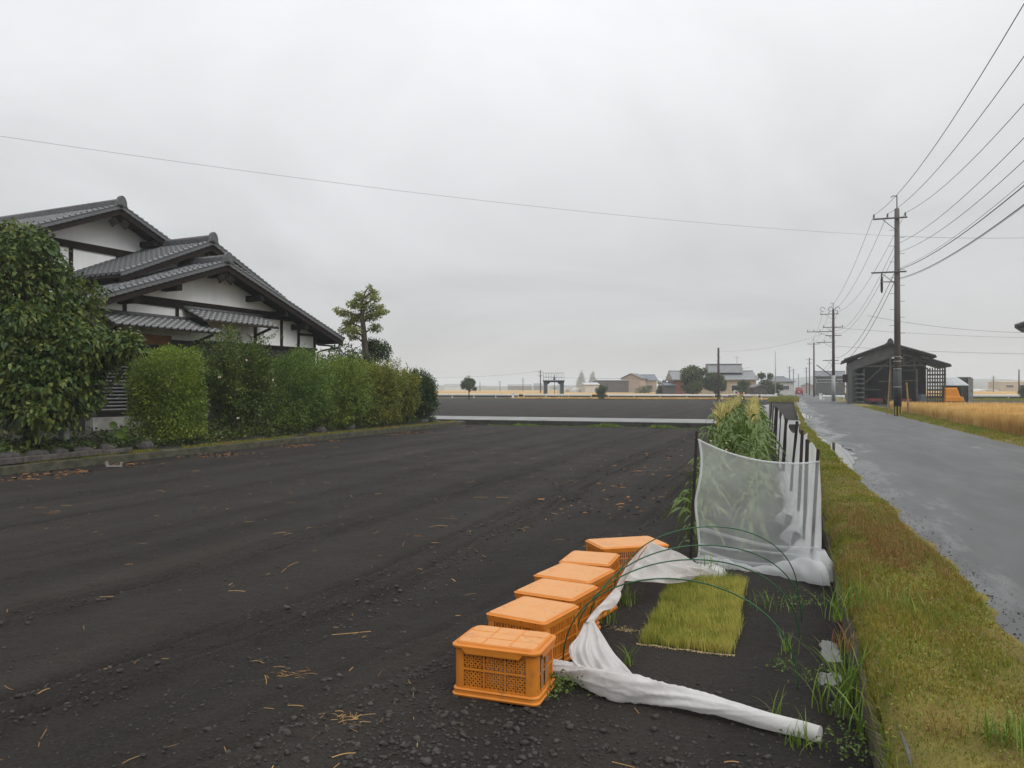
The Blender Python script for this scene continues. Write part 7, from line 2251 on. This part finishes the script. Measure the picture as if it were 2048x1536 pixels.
# hedge bank strips along the fields
N = 16000
u = RNG.uniform(-45, 0.5, N); v = RNG.uniform(123.2, 126.8, N)
V, Fq = blades(np.stack([u, v, np.full(N, 0.14)], 1), RNG.uniform(0.08, 0.35, N), RNG.uniform(0.2, 0.7, N), np.full(N, 0.06))
struct_uv("bank_grass", V, Fq, "wheat", smooth=False, kind="stuff", label="rough golden grass bank at the far edge of the dark field", cat="grass")
N = 12000
u = RNG.uniform(7, 70, N); v = RNG.uniform(118.5, 127, N)
V, Fq = blades(np.stack([u, v, np.full(N, 0.14)], 1), RNG.uniform(0.1, 0.5, N), RNG.uniform(0.2, 0.7, N), np.full(N, 0.06))
struct_uv("bank_grass", V, Fq, "verge_grass", smooth=False, kind="stuff", label="rough grass bank beyond the shed", cat="grass")
N = 9000
u = RNG.uniform(-2.5, 1.0, N); v = RNG.uniform(96, 133, N)
V, Fq = blades(np.stack([u, v, np.full(N, 0.2)], 1), RNG.uniform(0.15, 0.6, N), RNG.uniform(0.2, 0.6, N), np.full(N, 0.05))
struct_uv("bank_grass", V, Fq, "verge_grass", smooth=False, kind="stuff", label="golden grass corner left of the road by the rail end", cat="grass")

# ---- red van driving away
M("car_red", (0.26, 0.022, 0.028), rough=0.25, spec=0.6)
M("car_glass", (0.015, 0.018, 0.02), rough=0.08, spec=0.7)
M("tyre", (0.015, 0.015, 0.016), rough=0.9)
M("tail_light", (0.45, 0.02, 0.015), rough=0.2)
M("number_plate", (0.75, 0.75, 0.72), rough=0.5)
YV = 172.0
vb = PY(1598.5, 790, YV); vb.z = 0.285
van = thing("red_van", "small red van driving away in the middle of the road", "van", vb, -AL)
body = MB()
secs = []
for y, zt, hw in ((0.0, 1.05, 0.80), (0.04, 1.25, 0.82), (0.35, 1.80, 0.80), (0.7, 1.86, 0.80), (2.2, 1.84, 0.80), (2.9, 1.35, 0.81), (3.6, 1.0, 0.80), (3.75, 0.6, 0.76)):
    z0 = 0.32
    zm = min(1.0, zt * 0.8)
    secs.append([(-hw * 0.96, y, z0), (hw * 0.96, y, z0), (hw, y, zm * 0.7), (hw, y, zm), (hw * 0.9, y, zt - 0.05), (hw * 0.78, y, zt), (-hw * 0.78, y, zt), (-hw * 0.9, y, zt - 0.05), (-hw, y, zm), (-hw, y, zm * 0.7)])
body.loft(secs)
vbo = body.build("body", "car_red", van, smooth=False, bevel=0.04)
MB().add([(-0.64, 0.06, 1.12), (0.64, 0.06, 1.12), (0.58, 0.30, 1.62), (-0.58, 0.30, 1.62)], [(0, 1, 2, 3)]).build("rear_window", "car_glass", van).location = (0, -0.03, 0.06)
for s_ in (-1, 1):
    MB().box((s_ * 0.765, 1.6, 1.38), (0.05, 1.8, 0.4)).build("side_window", "car_glass", van)
    MB().box((s_ * 0.72, -0.01, 0.95), (0.13, 0.05, 0.36)).build("tail_light", "tail_light", van)
    for y in (0.65, 3.0):
        w_ = MB().tube([(s_ * 0.66, y, 0.29), (s_ * 0.80, y, 0.29)], 0.29, 16).build("wheel", "tyre", van)
        MB().tube([(s_ * 0.80, y, 0.29), (s_ * 0.812, y, 0.29)], 0.17, 12).build("rim", "galvanised", w_)
MB().box((0, -0.035, 0.82), (0.36, 0.02, 0.18)).build("number_plate", "number_plate", van)
MB().box((0, -0.04, 0.45), (1.6, 0.12, 0.22)).build("bumper", "car_red", van, bevel=0.03)

# ---- small white and green farm machine by the corn's far end
YM = 112.0
mbp = PY(1475, 799, YM); mbp.z = 0.1
fm = thing("farm_machine", "small white and green riding farm machine parked beyond the corn", "farm machine", mbp, R(-10))
M("machine_white", (0.72, 0.70, 0.62), rough=0.5); M("machine_green", (0.02, 0.16, 0.06), rough=0.45)
side = [(-0.55, 0.55), (0.15, 0.55), (0.2, 1.05), (-0.1, 1.4), (-0.5, 1.5)]
for y in (-0.45, 0.4):
    MB().prism([(x, 0, z) for x, z in side], (0, y, 0), (0, y + 0.05, 0)).build("side_panel", "machine_white", fm)
MB().prism([(x, 0, z) for x, z in ((-0.38, 0.98), (0.05, 0.98), (-0.12, 1.28), (-0.36, 1.36))], (0, -0.46, 0), (0, -0.448, 0)).build("panel_opening", "red_paint", fm)
MB().box((-0.15, 0, 0.62), (0.9, 0.8, 0.2)).build("chassis", "steel", fm)
MB().prism([(-0.1, 0, 1.42), (0.4, 0, 1.5), (0.75, 0, 1.36), (0.78, 0, 1.28), (0.4, 0, 1.4), (-0.1, 0, 1.32)], (0, -0.5, 0), (0, 0.5, 0)).build("hood", "machine_green", fm)
MB().box((0.55, 0, 0.85), (0.5, 0.7, 0.75)).build("engine", "red_paint", fm, bevel=0.05)
MB().box((0.85, -0.3, 1.05), (0.18, 0.12, 0.3)).build("lamp", "machine_white", fm)
MB().tube([(-0.62, 0, 0.6), (-1.2, 0, 0.75), (-1.3, 0, 0.6)], 0.06, 6).build("hitch_arm", "steel", fm)
for x, r_ in ((-0.35, 0.38), (0.6, 0.33)):
    for y in (-0.5, 0.5):
        w_ = MB().tube([(x, y - 0.08, r_), (x, y + 0.08, r_)], r_, 16).build("wheel", "tyre", fm)
        MB().tube([(x, y - 0.09, r_), (x, y + 0.09, r_)], r_ * 0.45, 10).build("rim", "machine_white", w_)

# =================================================================== HAZE
hz = MB().box((0, 1150, 14.5), (3800, 3100, 32.0)).build("haze", None)
hz.location = (0, 0, 0)
m = bpy.data.materials.new("haze"); m.use_nodes = True
n = m.node_tree; n.nodes.clear()
out = n.nodes.new("ShaderNodeOutputMaterial"); pv = n.nodes.new("ShaderNodeVolumePrincipled")
pv.inputs["Color"].default_value = (0.90, 0.935, 0.985, 1)
pv.inputs["Density"].default_value = 0.0007
pv.inputs["Anisotropy"].default_value = 0.0
n.links.new(pv.outputs[0], out.inputs["Volume"])
hz.data.materials.append(m)
props(hz, "pale wet mist hanging over the whole plain", "haze", None, "stuff")
